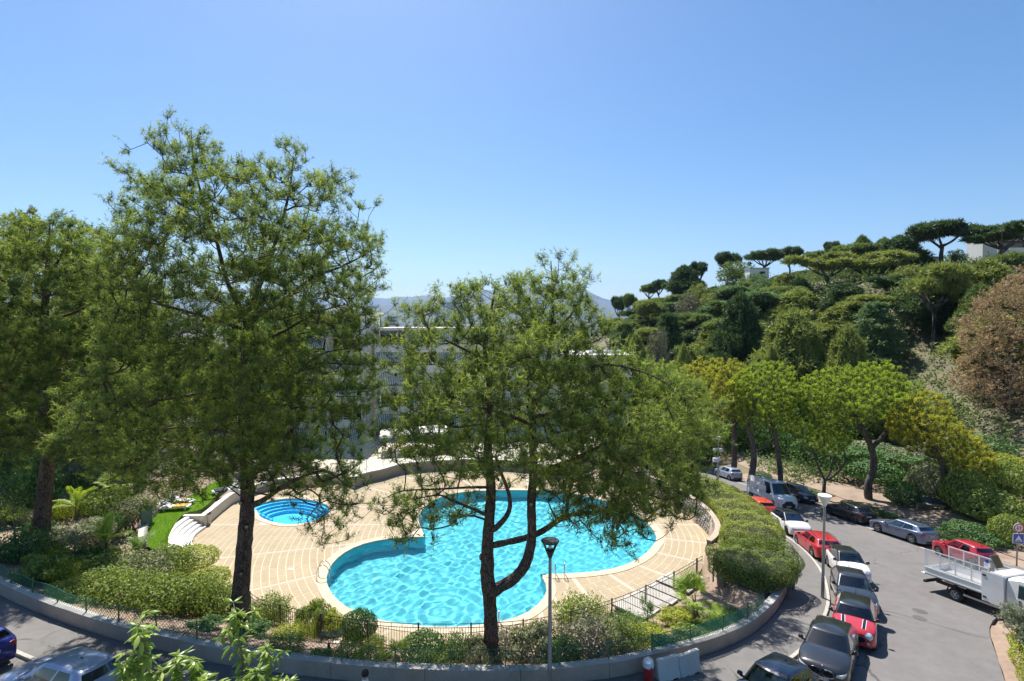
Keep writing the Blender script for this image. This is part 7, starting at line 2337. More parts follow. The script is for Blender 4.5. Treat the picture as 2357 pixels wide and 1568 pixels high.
# flatbed truck
def truck():
 a=on_road(*S(3103,1953))
 h=R(-72)
 W=2.0
 n=np.array([-sin(h),cos(h)])*(W/2-0.05)
 c=a[:2]+n
 root=empty('flatbed_truck',(c[0],c[1],road_z(*c)),h,'white flatbed truck with mesh side panels and an orange beacon on its cab','truck')
 nn=Vector((0.04,0.10,1)).normalized()
 hv=Vector((cos(h),sin(h),0));xx=(hv-nn*hv.dot(nn)).normalized()
 root.rotation_euler=Matrix((xx,nn.cross(xx),nn)).transposed().to_euler()
 wh=PAINT['white']
 MB().box((1.3,0.35,0.55),(5.2,0.10,0.18)).box((1.3,-0.35,0.55),(5.2,0.10,0.18)).box((0,0,0.4),(0.2,1.4,0.16)).box((1.2,0.55,0.45),(0.9,0.4,0.4)).build('chassis',M['trim'],root)
 bed=MB().box((0.05,0,0.98),(3.1,W+0.06,0.08))
 bd=bed.build('bed_floor',M['bedgrey'],root)
 for s in(-1,1):
  sd_=MB().box((0.05,s*(W/2+0.01),1.19),(3.1,0.05,0.40)).build('dropside',wh,root)
  MB().box((0.05,s*(W/2+0.045),1.34),(3.1,0.03,0.05)).box((0.05,s*(W/2+0.045),1.03),(3.1,0.03,0.05)).build('rail',wh,sd_)
  fr=MB()
  for k in range(5):
   x=-1.48+3.06*k/4
   fr.box((x,s*W/2,1.86),(0.05,0.045,0.98))
  fr.box((0.05,s*W/2,2.33),(3.1,0.045,0.05)).box((0.05,s*W/2,1.42),(3.1,0.04,0.04))
  f_=fr.build('mesh_frame',wh,root)
  wr=MB()
  for k in range(62):
   x=-1.46+3.02*k/61
   wr.box((x,s*W/2,1.87),(0.006,0.006,0.9))
  for k in range(19):
   wr.box((0.05,s*W/2,1.45+0.88*k/18),(3.04,0.006,0.006))
  wr.build('wire_infill',wh,f_,kind='stuff')
 tg=MB().box((-1.5,0,1.17),(0.05,W,0.36)).build('tailgate',wh,root)
 MB().box((-1.62,0,0.92),(0.28,W,0.04)).build('tail_flap',wh,root).rotation_euler=(0,R(0),0)
 MB().box((-1.45,-0.2,0.55),(0.14,1.9,0.12)).build('under_bar',M['trim'],root)
 cb=MB().box((1.98,0,1.42),(0.62,W+0.10,1.62)).build('cupboard',wh,root)
 dr=MB().box((1.80,-(W/2+0.075),1.42),(0.95,0.04,1.52)).build('cupboard_door',wh,root)
 MB().box((1.45,-(W/2+0.10),1.98),(0.16,0.02,0.09)).box((1.45,-(W/2+0.10),0.86),(0.16,0.02,0.09)).build('latch',M['trim'],dr)
 X0,X1=2.34,4.55
 sec=[(2.34,0.55,2.12),(2.9,0.55,2.28),(3.25,0.55,2.27),(3.55,0.5,2.10),(4.02,0.45,1.36),(4.42,0.42,1.20),(4.62,0.40,1.05),(4.70,0.42,0.85)]
 vs,fs=[],[]
 for i,(x,zb,zt)in enumerate(sec):
  w=W/2*(1.0 if x<4.1 else 1.0-0.25*((x-4.1)/0.6)**2)
  top_w=w*(0.90 if zt>1.5 else 0.92)
  pts=[(w-0.03,zb),(w,zb+0.2),(w,min(1.25,zt-0.12)),(top_w+0.02,zt-0.10),(top_w-0.08,zt-0.01),(top_w*0.5,zt+0.03),(0,zt+0.04)]
  full=[(-y,z)for y,z in pts]+[(y,z)for y,z in pts[-2::-1]]
  vs+=[(x,y,z)for y,z in full]
 nr=13
 for i in range(len(sec)-1):
  for k in range(nr-1):
   fs.append((i*nr+k,(i+1)*nr+k,(i+1)*nr+k+1,i*nr+k+1))
 fs.append(tuple((len(sec)-1)*nr+k for k in range(nr)))
 fs.append(tuple(nr-1-k for k in range(nr)))
 mb=MB().add(vs,fs)
 cab=mb.build('cab',wh,root,True)
 cab.data.set_sharp_from_angle(angle=R(40))
 bvc=bvh_of(cab.data)
 cast_patch('windscreen',bvc,[(4.00,-0.84),(3.58,-0.76),(3.58,0.76),(4.00,0.84)],'z',1,M['privacy2'],root,0.012,4)
 for s in(-1,1):
  dd=cast_patch('door',bvc,[(3.95,0.58),(2.75,0.58),(2.72,1.30),(3.98,1.30)],'y',s,wh,root,0.01,3)
  if dd:
   MB().box((2.90,s*(W/2+0.02),1.12),(0.10,0.03,0.22)).build('handle',M['trim'],dd)
  cast_patch('side_window',bvc,[(3.86,1.34),(2.80,1.34),(2.84,2.0),(3.44,2.0)],'y',s,M['privacy2'],root,0.012,3)
  cast_patch('lower_trim',bvc,[(4.3,0.56),(2.4,0.56),(2.4,0.78),(4.3,0.78)],'y',s,M['trim'],root,0.012,3)
  MB().box((3.92,s*(W/2+0.17),1.48),(0.10,0.20,0.36)).tube([(3.95,s*W/2,1.35),(3.94,s*(W/2+0.15),1.42)],0.02,5).build('mirror',M['trim'],root)
  cast_patch('headlight',bvc,[(s*0.62,1.0),(s*0.62,0.85),(s*0.9,0.88),(s*0.92,1.02)],'x',1,M['headlamp'],root,0.012)
 MB().box((2.9,0,2.31),(0.10,1.5,0.03)).box((3.2,0,2.30),(0.06,1.5,0.03)).build('roof_bars',wh,root)
 MB().lathe([(0.07,0),(0.07,0.10),(0.05,0.14),(0.001,0.15)],(3.15,-0.55,2.28),12).build('beacon',M['orange'],root)
 tm,rm=WH.setdefault('truck',wheel_mesh(0.35,0.24,6,False))
 for x,ys in((0,(-0.88,-0.62,0.62,0.88)),(3.75,(-0.88,0.88))):
  for y in ys:
   o=link(bpy.data.objects.new('wheel',tm),root)
   o.location=(x,y,0.35);o.rotation_euler=(0,0,0 if y>0 else pi)
   link(bpy.data.objects.new('rim',rm),o)
 for s in(-1,1):
  MB().tube([(0.46*cos(a),s*0.88,0.36+0.46*sin(a))for a in np.linspace(0.2,pi-0.2,9)],0.035,5).build('mudguard',M['trim'],root)
  MB().box((1.5,s*0.98,0.52),(2.2,0.03,0.10)).build('side_bar',M['rim'],root)
 text_obj('door_lettering','SERVICES',0.11,M['plate_blue'],root,Matrix.Translation((3.05,-(W/2+0.012),0.98))@Matrix(((1,0,0,0),(0,0,-1,0),(0,1,0,0),(0,0,0,1))))if False else None
 jug=empty('canister',(0,0,0),0,'white canister with a blue cap strapped to the truck bed frame','canister')
 jug.matrix_world=root.matrix_basis@Matrix.Translation((1.45,-0.86,2.35))
 MB().box((0,0,0.12),(0.2,0.16,0.24)).build('can_body',PAINT['white'],jug)
 MB().lathe([(0.075,0.24),(0.08,0.38),(0.06,0.42),(0.001,0.43)],(0,0,0),10).build('can_cap',M['plate_blue'],jug)
 gp=empty('glass_sheet',(0,0,0),0,'tilted framed glass sheet standing on the truck behind the cab','glass sheet')
 gp.matrix_world=root.matrix_basis@Matrix.Translation((1.5,0.1,2.24))@Matrix.Rotation(R(-25),4,'Y')
 MB().box((0,0,0.32),(0.02,0.62,0.62)).build('pane',M['glass'],gp)
 MB().box((0,-0.32,0.32),(0.03,0.03,0.68)).box((0,0.32,0.32),(0.03,0.03,0.68)).box((0,0,0.65),(0.03,0.64,0.03)).build('frame',M['rim'],gp)
 return root
M['bedgrey']=plain('bed_steel',(0.42,0.42,0.42),0.6,0.2)
M['orange']=lamp_mat('beacon_orange',(0.75,0.16,0.03))
M['privacy2']=M['glass']
truck()
# street lamps, signs, fences
M['pole']=plain('galvanised_pole',(0.34,0.34,0.33),0.45,0.6)
M['lampwhite']=plain('lamp_opal',(0.80,0.80,0.78),0.35)
M['lampdark']=plain('lamp_dark',(0.06,0.065,0.065),0.4)
M['signblue']=plain('sign_blue',(0.02,0.11,0.50),0.4)
M['signred']=plain('sign_red',(0.60,0.02,0.03),0.4)
M['signwhite']=plain('sign_white',(0.80,0.80,0.80),0.4)
M['green']=plain('green_coating',(0.012,0.13,0.075),0.45)
M['greenpost']=plain('green_post',(0.10,0.19,0.07),0.5)
M['fence']=plain('black_fence_paint',(0.015,0.018,0.02),0.5)
M['clear']=glass_mat('clear_glass',(0.88,0.94,0.93),1.0)
def lamp(x,y,label,dark=False,H=5.65):
 r=empty('street_lamp',(x,y,road_z(x,y)+0.1),0,label,'street lamp','street lamps along the road')
 MB().lathe([(0.085,0),(0.085,1.1),(0.075,1.12),(0.055,H-0.62)],(0,0,0),12).box((0,-0.086,0.75),(0.09,0.02,0.34)).build('pole',M['pole'],r,True,angle=40)
 if dark:
  MB().lathe([(0.06,H-0.64),(0.17,H-0.36),(0.10,H-0.30)],(0,0,0),20).build('lamp_base',M['lampdark'],r,True,angle=40)
  MB().lathe([(0.17,H-0.36),(0.31,H-0.04)],(0,0,0),20,cap=False).build('lamp_cone',M['clear'],r,True)
  MB().lathe([(0.05,H-0.34),(0.06,H-0.10)],(0,0,0),10).build('bulb',M['lampwhite'],r)
  MB().lathe([(0.32,H-0.05),(0.33,H-0.02),(0.30,H),(0.001,H+0.01)],(0,0,0),24).build('lamp_lid',M['lampdark'],r,True,angle=30)
 else:
  MB().lathe([(0.06,H-0.62),(0.33,H-0.05),(0.34,H-0.02)],(0,0,0),24,cap=False).build('lamp_cone',M['lampwhite'],r,True)
  MB().lathe([(0.34,H-0.02),(0.32,H+0.0),(0.001,H+0.015)],(0,0,0),24).build('lamp_lid',M['lampwhite'],r,True,angle=30)
 return r
lamp(1.36,17.95,'street lamp with a clear cone and dark lid in front of the pool',True)
lamp(16.85,27.2,'street lamp with a white cone beside the red estate car')
l3=lamp(22.1,54.3,'far street lamp carrying a white box and camera cluster')
MB().box((-0.25,-0.1,3.1),(0.62,0.34,0.42)).build('equipment_box',M['signwhite'],l3)
MB().box((0,0,4.25),(0.9,0.2,0.16)).box((-0.38,0,4.12),(0.26,0.26,0.24)).box((0.38,0,4.12),(0.26,0.26,0.24)).build('camera_cluster',M['signwhite'],l3)
sp_=empty('road_sign_post',(33.55,33.4,road_z(33.55,33.4)),R(-6),'grey post with a round two-arrow sign above a blue speed-hump sign','road sign')
MB().lathe([(0.045,-.1),(0.045,3.05)],(0,0,0),10).build('post',M['pole'],sp_,True)
def disc(r,y,z,t=0.02):
 return MB().lathe([(r,0),(r,-t),(0.001,-t-0.001)],(0,y,z),28,0,'y')
rs=disc(0.33,-0.05,2.72).build('round_sign',M['signwhite'],sp_)
MB().lathe([(0.32,-0.024),(0.245,-0.024)],(0,-0.05,2.72),28,0,'y',False).build('red_ring',M['signred'],rs)
def arrow(x,up,mat,par):
 s=1 if up else-1
 y=-0.078
 MB().add([(x-0.022,y,2.72-s*.15),(x+0.022,y,2.72-s*.15),(x+0.022,y,2.72+s*.02),(x-0.022,y,2.72+s*.02)],[(0,1,2,3)]).add([(x-0.065,y,2.72+s*.02),(x+0.065,y,2.72+s*.02),(x,y,2.72+s*.15)],[(0,1,2)]).build('arrow',mat,par)
arrow(-0.075,False,M['ink'],rs);arrow(0.085,True,M['signred'],rs)
bs_=MB().box((0,-0.06,2.02),(0.68,0.02,0.66)).build('square_sign',M['signwhite'],sp_)
MB().box((0,-0.073,2.02),(0.62,0.006,0.60)).build('blue_field',M['signblue'],bs_)
MB().add([(-0.235,-0.078,1.82),(0.235,-0.078,1.82),(0,-0.078,2.25)],[(0,1,2)]).build('white_triangle',M['signwhite'],bs_)
MB().add([(-0.17,-0.081,1.85)]+[(-0.17+0.34*k/8,-0.081,1.85+0.055*sin(pi*k/8))for k in range(1,9)],[tuple(range(9))]).build('hump_symbol',M['ink'],bs_)
ps=on_road(*S(2287,1500))
pk=empty('parking_sign',tuple(ps),R(12),'blue square parking sign on a thin post at the far end of the road','road sign')
ph_=(1500-1465)/1660*ps[1]
MB().lathe([(0.035,-.1),(0.035,2.6)],(0,0,0),8).build('post',M['pole'],pk)
pb=MB().box((0,-0.05,2.45),(0.72,0.03,0.72)).build('sign_board',M['signwhite'],pk)
MB().box((0,-0.068,2.45),(0.64,0.008,0.64)).build('blue_field',M['signblue'],pb)
text_obj('letter','P',0.62,M['signwhite'],pb,Matrix.Translation((0,-0.076,2.45))@Matrix.Rotation(R(90),4,'X'))
def scooter(px,py,rz,label):
 p=on_road(px,py)
 r=empty('motor_scooter',tuple(p),rz,label,'motor scooter','motor scooters at the far end of the road')
 tm,rm=WH.setdefault('sc',wheel_mesh(0.24,0.12,5,True))
 for x in(-0.62,0.64):
  o=link(bpy.data.objects.new('wheel',tm),r);o.location=(x,0,0.24)
  link(bpy.data.objects.new('rim',rm),o)
 MB().tube([(-0.75,0,.55),(-0.5,0,.62),(-0.2,0,.55),(-0.05,0,.3),(0.25,0,.3),(0.42,0,.6),(0.40,0,.95)],[.09,.16,.16,.13,.12,.12,.06],10).build('body',PAINT['black'],r,True)
 MB().box((-0.42,0,0.78),(0.66,0.26,0.11)).build('saddle',M['seat'],r)
 MB().tube([(0.36,-0.34,1.0),(0.42,0,1.03),(0.36,0.34,1.0)],0.02,6).build('handlebar',M['trim'],r)
 MB().tube([(0.66,0,.24),(0.50,0,.62),(0.42,0,1.0)],0.04,6).build('fork',M['trim'],r)
 MB().add([(0.46,-0.18,1.0),(0.46,0.18,1.0),(0.36,0.15,1.38),(0.36,-0.15,1.38)],[(0,1,2,3)]).build('windshield',M['glass'],r)
scooter(*S(2292,1519),R(20),'black motor scooter parked under the parking sign')
scooter(*S(2272,1508),R(35),'second black motor scooter, left of the one under the parking sign')
fr_path=resample(offset(spline([(-13.4,26.1),(-12,25.2),(-8,23.9),(-3.7,23.4),(1,23.8),(5,25.5),(8.5,27.9),(11.2,30.2)],8),-0.25,False),0.128)
pf=empty('pool_railing',(0,0,0),0,'black metal railing with thin pickets along the near edge of the pool terrace','railing')
base_f=MB().prism(ccw(list(offset(fr_path,0.10,False))+list(offset(fr_path,-0.10,False))[::-1]),DECK_Z-0.6,DECK_Z+0.06).build('plinth',M['white'],pf)
for zz in(0.22,1.12,1.30):
 MB().tube([(x,y,DECK_Z+zz)for x,y in fr_path],0.016,5).build('rail',M['fence'],pf)
pm_=MB().tube([(0,0,0.1),(0,0,1.13)],0.011,5).mesh('picket',M['fence'])
po_=MB().box((0,0,0.66),(0.07,0.07,1.42)).mesh('post',M['fence'])
lg_=MB().tube([(0,0,1.12),(0,0,1.30)],0.010,4).mesh('link_bar',M['fence'])
for i,(x,y)in enumerate(fr_path):
 if i%19==0:
  o=link(bpy.data.objects.new('post',po_),pf)
 else:
  o=link(bpy.data.objects.new('picket',pm_),pf)
 o.location=(x,y,DECK_Z)
 if i%4==2:
  o=link(bpy.data.objects.new('link_bar',lg_),pf);o.location=(x,y,DECK_Z)
gf=empty('mesh_fence',(0,0,0),0,'low green chain-link fence standing on the curved street wall','fence')
wl_=[p for p in offset([p[:2]for p in wall_c],0.26,False)]
wl_=[p for p in wl_ if p[1]<62]
i0=min(range(len(wl_)),key=lambda i:hypot(wl_[i][0]+26,wl_[i][1]-24.6))
i1=min(range(len(wl_)),key=lambda i:hypot(wl_[i][0]-12.2,wl_[i][1]-24.4))
fp=resample(wl_[i0:i1+1],0.085)
HF=0.62
zt_=lambda x,y:road_z(x,y)+0.70
def sag(i):return 0.035*sin(i*0.21)-0.05*abs(sin(i*0.052))
vs,fs=[],[]
def wire(a,b,w=0.0085):
 a,b=Vector(a),Vector(b)
 d=(b-a)
 s=Vector((0,0,1)).cross(d).normalized()*w
 u=d.cross(s).normalized()*w
 k=len(vs)
 vs.extend([a+s,a-s+u*.5,a-u,b+s,b-s+u*.5,b-u])
 fs.extend([(k,k+1,k+4,k+3),(k+1,k+2,k+5,k+4),(k+2,k,k+3,k+5)])
nr_=int(HF/0.085)
def nd(i,j):
 i=min(max(i,0),len(fp)-1)
 x,y=fp[i]
 return(x,y,zt_(x,y)+0.02+(HF+sag(i))*j/nr_)
for i in range(len(fp)-1):
 for j in range(nr_):
  if(i+j)%2==0:
   wire(nd(i,j),nd(i+1,j+1))
  else:
   wire(nd(i,j+1),nd(i+1,j))
mw_=MB();mw_.v,mw_.f,mw_.m=[tuple(v)for v in vs],fs,[0]*len(fs)
mw_.build('wire_mesh',M['green'],gf,kind='stuff')
MB().tube([nd(i,nr_)for i in range(len(fp))],0.013,5).build('top_wire',M['green'],gf)
pst=MB().box((0,0,0.34),(0.045,0.045,0.76)).mesh('post',M['greenpost'])
ns_=0
for i in range(0,len(fp),24):
 o=link(bpy.data.objects.new('post',pst),gf)
 o.location=(*fp[i],zt_(*fp[i]));o.rotation_euler=(rng.uniform(-.04,.04),rng.uniform(-.04,.04),0)
 ns_+=1
 if ns_ in(2,8,12,14,20):
  for sg in((-1,1)if ns_ in(12,14)else((1,)if ns_==20 else(-1,))):
   j=min(max(i+sg*9,0),len(fp)-1)
   MB().tube([nd(i,nr_),(fp[j][0],fp[j][1],zt_(*fp[j]))],0.02,5).build('strut',M['greenpost'],gf)
nt_=MB()
k0=int(len(fp)*0.80)
A_,B_=[],[]
for i in range(k0,len(fp)):
 x,y=fp[i]
 h_=HF+0.02+0.05*sin(i*0.35)-0.10*max(0,sin(i*0.11+1))
 A_.append((x+0.03*sin(i*.9),y-0.04+0.03*cos(i*.7),zt_(x,y)+0.03))
 B_.append((x+0.05*sin(i*.5),y-0.06+0.05*cos(i*.6),zt_(x,y)+h_))
def net_mat():
 t=NT('green_netting')
 v=t.coords()
 t.set(color=(0.010,0.20,0.12),rough=0.6)
 tr=t.node('ShaderNodeBsdfTransparent')
 mx=t.node('ShaderNodeMixShader')
 n=t.noise(v,6,3)
 t.link(t.ramp(n,[(0.3,(0.35,0.35,0.35)),(0.7,(0.72,0.72,0.72))]),mx.inputs[0])
 t.link(tr.outputs[0],mx.inputs[1]);t.link(t.b.outputs[0],mx.inputs[2]);t.link(mx.outputs[0],t.out.inputs[0])
 return t.m
M['net']=net_mat()
nt_.strip(A_,B_)
nt_.build('shade_netting',M['net'],gf)
def barrier(a,b,label):
 a,b=np.array(a),np.array(b)
 c=(a+b)/2
 L_=np.linalg.norm(b[:2]-a[:2])
 r=empty('traffic_barrier',(c[0],c[1],road_z(c[0],c[1])+0.1),atan2(b[1]-a[1],b[0]-a[0]),label,'traffic barrier','white barriers at the street wall')
 prof=[(-0.24,0),(-0.24,.10),(-0.13,.28),(-0.09,.50),(-0.075,.80),(0.075,.80),(0.09,.50),(0.13,.28),(0.24,.10),(0.24,0)]
 n=9
 vs=[]
 for i in range(n):
  x=-L_/2+L_*i/(n-1)
  k=1.0 if 0<i<n-1 else 0.9
  vs+=[(x,y*k*(1+.04*sin(i*2.1)),z+(0.012*sin(i*1.3)if z>.7 else 0))for y,z in prof]
 m_=len(prof)
 fs=[(i*m_+k,(i+1)*m_+k,(i+1)*m_+k+1,i*m_+k+1)for i in range(n-1)for k in range(m_-1)]
 fs+=[tuple(range(m_)),tuple((n-1)*m_+k for k in range(m_-1,-1,-1))]
 mb=MB().add(vs,fs)
 o=mb.build('barrier_shell',M['barrier'],r,True,angle=35)
 b2=bmesh.new();b2.from_mesh(o.data);bmesh.ops.recalc_face_normals(b2,faces=b2.faces[:]);b2.to_mesh(o.data);b2.free()
 MB().box((-L_*.25,-0.22,0.03),(0.22,0.06,0.07)).box((L_*.25,-0.22,0.03),(0.22,0.06,0.07)).build('drain_slot',M['trim'],r)
 MB().lathe([(0.05,.79),(0.05,.82),(0.001,.825)],(L_*.2,0,0),10).build('filler_cap',M['signwhite'],r)
M['barrier']=rough_mat('barrier_plastic',(0.58,0.55,0.48),(0.70,0.67,0.60),2.5,bump=0.08)
barrier((5.55,19.12,0),(6.45,19.45,0),'left one of two dirty white traffic barriers against the street wall, beside the red barrel')
barrier((6.48,19.47,0),(7.42,19.92,0),'right one of two dirty white traffic barriers against the street wall, nearer the cars')
bx=on_road(*S(1650+1372*.3394,1850+1120*.3394))
jb=empty('drinks_barrel',(5.2,19.02,road_z(5.2,19.02)+0.115),0,'red barrel-shaped drinks cooler with a white lid beside the white barriers','drinks cooler')
MB().lathe([(0.17,0),(0.19,.05),(0.205,.5),(0.20,.56)],(0,0,0),18).build('barrel',PAINT['red'],jb,True,angle=40)
MB().lathe([(0.21,.56),(0.215,.66),(0.19,.76),(0.10,.81),(0.001,.82)],(0,0,0),18).build('lid',M['signwhite'],jb,True,angle=40)
MB().box((0.06,-0.20,0.60),(0.05,0.05,0.05)).build('spout',M['trim'],jb)
MB().tube([(-0.2,0,.62),(-0.16,0,.86),(0,0,.92),(0.16,0,.86),(0.2,0,.62)],0.012,5).build('bail_handle',M['signwhite'],jb)
M['lounger']=rough_mat('lounger_fabric',(0.40,0.37,0.33),(0.50,0.47,0.42),3,bump=0.1)
M['resin']=plain('lounger_frame',(0.22,0.20,0.175),0.5)
ends=[(1490,58),(1418,98),(1337,152),(1257,197),(1170,240),(1080,282),(997,328)]
names=['farthest grey sun lounger of the row, next to the clipped hedge','second grey sun lounger from the clipped hedge','third grey sun lounger from the clipped hedge','middle one of the seven grey sun loungers','third grey sun lounger from the nearest one','second grey sun lounger from the nearest one','nearest grey sun lounger, half hidden by the tall green bush']
e3=[at_z(*S(1650+x*.3394,1850+y*.3394),DECK_Z+0.32)for x,y in ends]
ld=unit((at_z(*S(2206.6,1912.8),DECK_Z+.32)-at_z(*S(2131.3,1882.2),DECK_Z+.32)))
lrz=atan2(ld[1],ld[0])
def lounger_parts(r,tilt=0.0,slat=M['lounger'],frame=M['resin']):
 MB().box((0.98,0,0.30),(1.96,0.66,0.05)).build('bed',slat,r)
 MB().box((0.98,-0.335,0.27),(1.98,0.03,0.09)).box((0.98,0.335,0.27),(1.98,0.03,0.09)).box((0,0,0.27),(0.03,0.66,0.09)).box((1.97,0,0.27),(0.03,0.66,0.09)).build('frame',frame,r,kind='stuff')
 for x in(0.22,1.70):
  for y in(-0.29,0.29):
   MB().box((x,y,0.115),(0.10,0.06,0.23)).build('leg',frame,r)
 MB().box((0.02,0,0.12),(0.04,0.66,0.24)).build('end_panel',frame,r)if False else None
for e,nm in zip(e3,names):
 r=empty('sun_lounger',(e[0],e[1]+0.0,DECK_Z),lrz,nm,'sun lounger','sun loungers in a row right of the pool')
 sh=Vector((-sin(lrz),cos(lrz),0))*0.33
 r.location=Vector(r.location)+sh
 lounger_parts(r)
def lawn_lounger(px,py,rz,label,tcol,tlabel):
 p=at_z(px,py,-2.8)
 r=empty('sun_lounger',(p[0],p[1],-2.8),rz,label,'sun lounger','sun loungers on the lawn')
 lounger_parts(r,0,M['signwhite'],M['signwhite'])
 bk=MB().add([(1.3,-.3,.34),(1.3,.3,.34),(1.95,.3,.80),(1.95,-.3,.80),(1.3,-.3,.30),(1.3,.3,.30),(1.95,.3,.76),(1.95,-.3,.76)],[(0,1,2,3),(7,6,5,4),(0,3,7,4),(1,0,4,5),(2,1,5,6),(3,2,6,7)])
 bk.build('backrest',M['signwhite'],r)
 t=empty('towel',(p[0],p[1],-2.46),rz,tlabel,'towel','towels on the lawn loungers')
 n=10
 A_=[(0.15+1.0*i/n,-0.36+.03*sin(i*2),0.02+.02*sin(i*1.7))for i in range(n+1)]
 B_=[(0.15+1.0*i/n,0.0,0.05+.03*sin(i*2.3))for i in range(n+1)]
 C_=[(0.15+1.0*i/n,0.37+.02*sin(i*3),0.02+.02*cos(i*1.9))for i in range(n+1)]
 D_=[(0.45+.05*sin(i)+0.5*i/n,-0.38,-0.15+.03*sin(i))for i in range(n+1)]
 tm=MB().strip(A_,B_).strip(B_,C_).strip([(q[0],q[1],q[2])for q in D_],A_)
 o=tm.build('cloth',plain('towel_'+tlabel.split()[0],tcol,0.9),t,True)
 m=o.modifiers.new('thickness','SOLIDIFY');m.thickness=0.02
lawn_lounger(489,1140,R(40),'white sun lounger on the lawn nearest the cream wall',(0.03,0.03,0.07),'navy towel spread on the lounger near the cream wall')
lawn_lounger(443,1162,R(172),'white sun lounger on the lawn in the middle',(0.55,0.50,0.42),'pale towel on the middle lawn lounger')
lawn_lounger(437,1172,R(190),'white sun lounger on the lawn farthest left',(0.62,0.36,0.05),'ochre towel hanging from the left lawn lounger')
wb_=at_z(481,1203,DECK_Z)
bn=empty('waste_bin',(wb_[0]+.15,wb_[1]-.3,DECK_Z),0,'beige cylindrical waste bin with dark rim at the end of the cream wall','waste bin')
MB().lathe([(0.17,.05),(0.18,.78)],(0,0,0),16).build('drum',M['cream'],bn,True,angle=40)
MB().lathe([(0.15,.78),(0.19,.78),(0.19,.88),(0.15,.88)],(0,0,0),16,cap=False).build('rim',M['trim'],bn)
gp_=at_z(326,1217,-2.6)
gt=empty('garden_gate',tuple(gp_),R(75),'dark green metal gate leaf standing open at the left of the lawn','gate')
MB().box((0.4,0,0.75),(0.8,0.035,1.5)).build('panel',plain('dark_green_metal',(0.015,0.085,0.07),0.4),gt)
MB().box((0,0,0.85),(0.07,0.07,1.75)).build('post',M['green'],gt)
lw=empty('lawn_wall',(0,0,0),0,'low curved wall of rounded stones with pale coping along the left of the lawn','wall')
lwp=resample(spline([tuple(at_z(*p,-2.5)[:2])for p in[(333,1252),(336,1215),(348,1186),(370,1165),(400,1150)]],6),0.3)
MB().prism(ccw(list(lwp)+list(offset(lwp,0.34,False))[::-1]),-3.4,-2.42).build('core',M['mortar'],lw)
for i in range(len(lwp)-1):
 q=ccw([lwp[i],lwp[i+1],offset(lwp,0.38,False)[i+1],offset(lwp,0.38,False)[i]])
 MB().prism(q,-2.42,-2.35).build('coping_stone',M['cap'],lw)
 for k in range(3):
  a=(np.array(lwp[i])+np.array(lwp[i+1]))/2
  MB().lathe([(0.03,-.1),(0.12,-.05),(0.13,.04),(0.05,.09)],(a[0]+.02,a[1]-.03,-2.75+.17*k),6).build('stone',M['rubble'],lw)
pw=at_z(709+1660*0.0,1340,DECK_Z)
pp=at_z(*S(450+1665*.297,1450+1343*.297),DECK_Z)
MB().box((0,0,0.005),(0.34,0.24,0.006)).box((0.05,0.08,0.010),(0.30,0.05,0.004)).build('paper_sheet',M['signwhite'],None,label='white sheet of paper lying on the terrace left of the big pool',cat='paper').location=(pp[0],pp[1],DECK_Z)
bp=on_ground(2140,1172)
bch=empty('park_bench',tuple(bp),R(-28),'dark metal bench beside the leaning yellowish pine','bench')
MB().box((0,0,0.44),(2.2,0.48,0.05)).build('seat',M['steelblue']if 'steelblue' in M else M['pole'],bch)
MB().add([(-1.1,.22,.46),(1.1,.22,.46),(1.1,.42,.92),(-1.1,.42,.92),(-1.1,.25,.46),(1.1,.25,.46),(1.1,.45,.92),(-1.1,.45,.92)],[(0,1,2,3),(7,6,5,4),(3,2,6,7),(0,3,7,4),(1,5,6,2)]).build('backrest',M['lampdark'],bch)
for x in(-.9,.9):
 MB().box((x,0,.21),(.08,.44,.42)).build('leg',M['kerb'],bch)
pa=[p for p in fit(farkerb_c,160)if 33<p[1]<72]
p1,p2=offset(pa,-2.3,False),offset(pa,-5.4,False)
vs,fs=[],[]
for j in range(5):
 for i in range(len(p1)):
  a,b=np.array(p1[i]),np.array(p2[i])
  q=a+(b-a)*j/4
  vs.append((q[0],q[1],float(terrain(q[0],q[1]))+0.05))
n_=len(p1)
for j in range(4):
 for i in range(n_-1):
  fs.append((j*n_+i,j*n_+i+1,(j+1)*n_+i+1,(j+1)*n_+i)[::-1])
MB().add(vs,fs).build('path',M['dirt'],kind='structure')
# terrace behind the pool
tw=empty('back_terrace',(0,0,0),0,'curved cream terrace wall with a glass balustrade behind the pool','terrace wall')
tb=[tuple(at_z(px,py,DECK_Z)[:2])for px,py in((817,1124),(845,1112),(880,1104),(930,1090),(1010,1083),(1100,1080),(1200,1086),(1290,1100))]
tb=spline(tb,6)
MB().prism(ccw(list(tb)+list(offset(tb,0.3,False))[::-1]),DECK_Z-.3,-2.62).build('wall_body',M['cream'],tw)
MB().prism(ccw(list(offset(tb,-.02,False))+list(offset(tb,0.34,False))[::-1]),-2.618,-2.55).build('wall_cap',M['white'],tw)
tpts=resample(tb,1.75)
for i in range(len(tpts)):
 MB().box((*offset(tpts,.12,False)[i],-1.98),(0.06,0.06,1.14)).build('post',M['signwhite'],tw)
for i in range(len(tpts)-1):
 a,b=[Vector((*offset(tpts,.12,False)[k],0))for k in(i,i+1)]
 d=(b-a).normalized()
 a2,b2=a+d*.05,b-d*.05
 MB().add([(a2.x,a2.y,-2.5),(b2.x,b2.y,-2.5),(b2.x,b2.y,-1.46),(a2.x,a2.y,-1.46)],[(0,1,2,3)]).build('glass_panel',M['clear'],tw)
 MB().tube([(a.x,a.y,-1.43),(b.x,b.y,-1.43)],0.022,6).build('top_rail',M['signwhite'],tw)
tf=ccw(list(tb)+[(12,62),(4,66),(-14,66),(-22,60),(-22,52)])
MB().prism(tf,DECK_Z-.5,-2.66).build('terrace_floor',M['cream'],kind='structure')
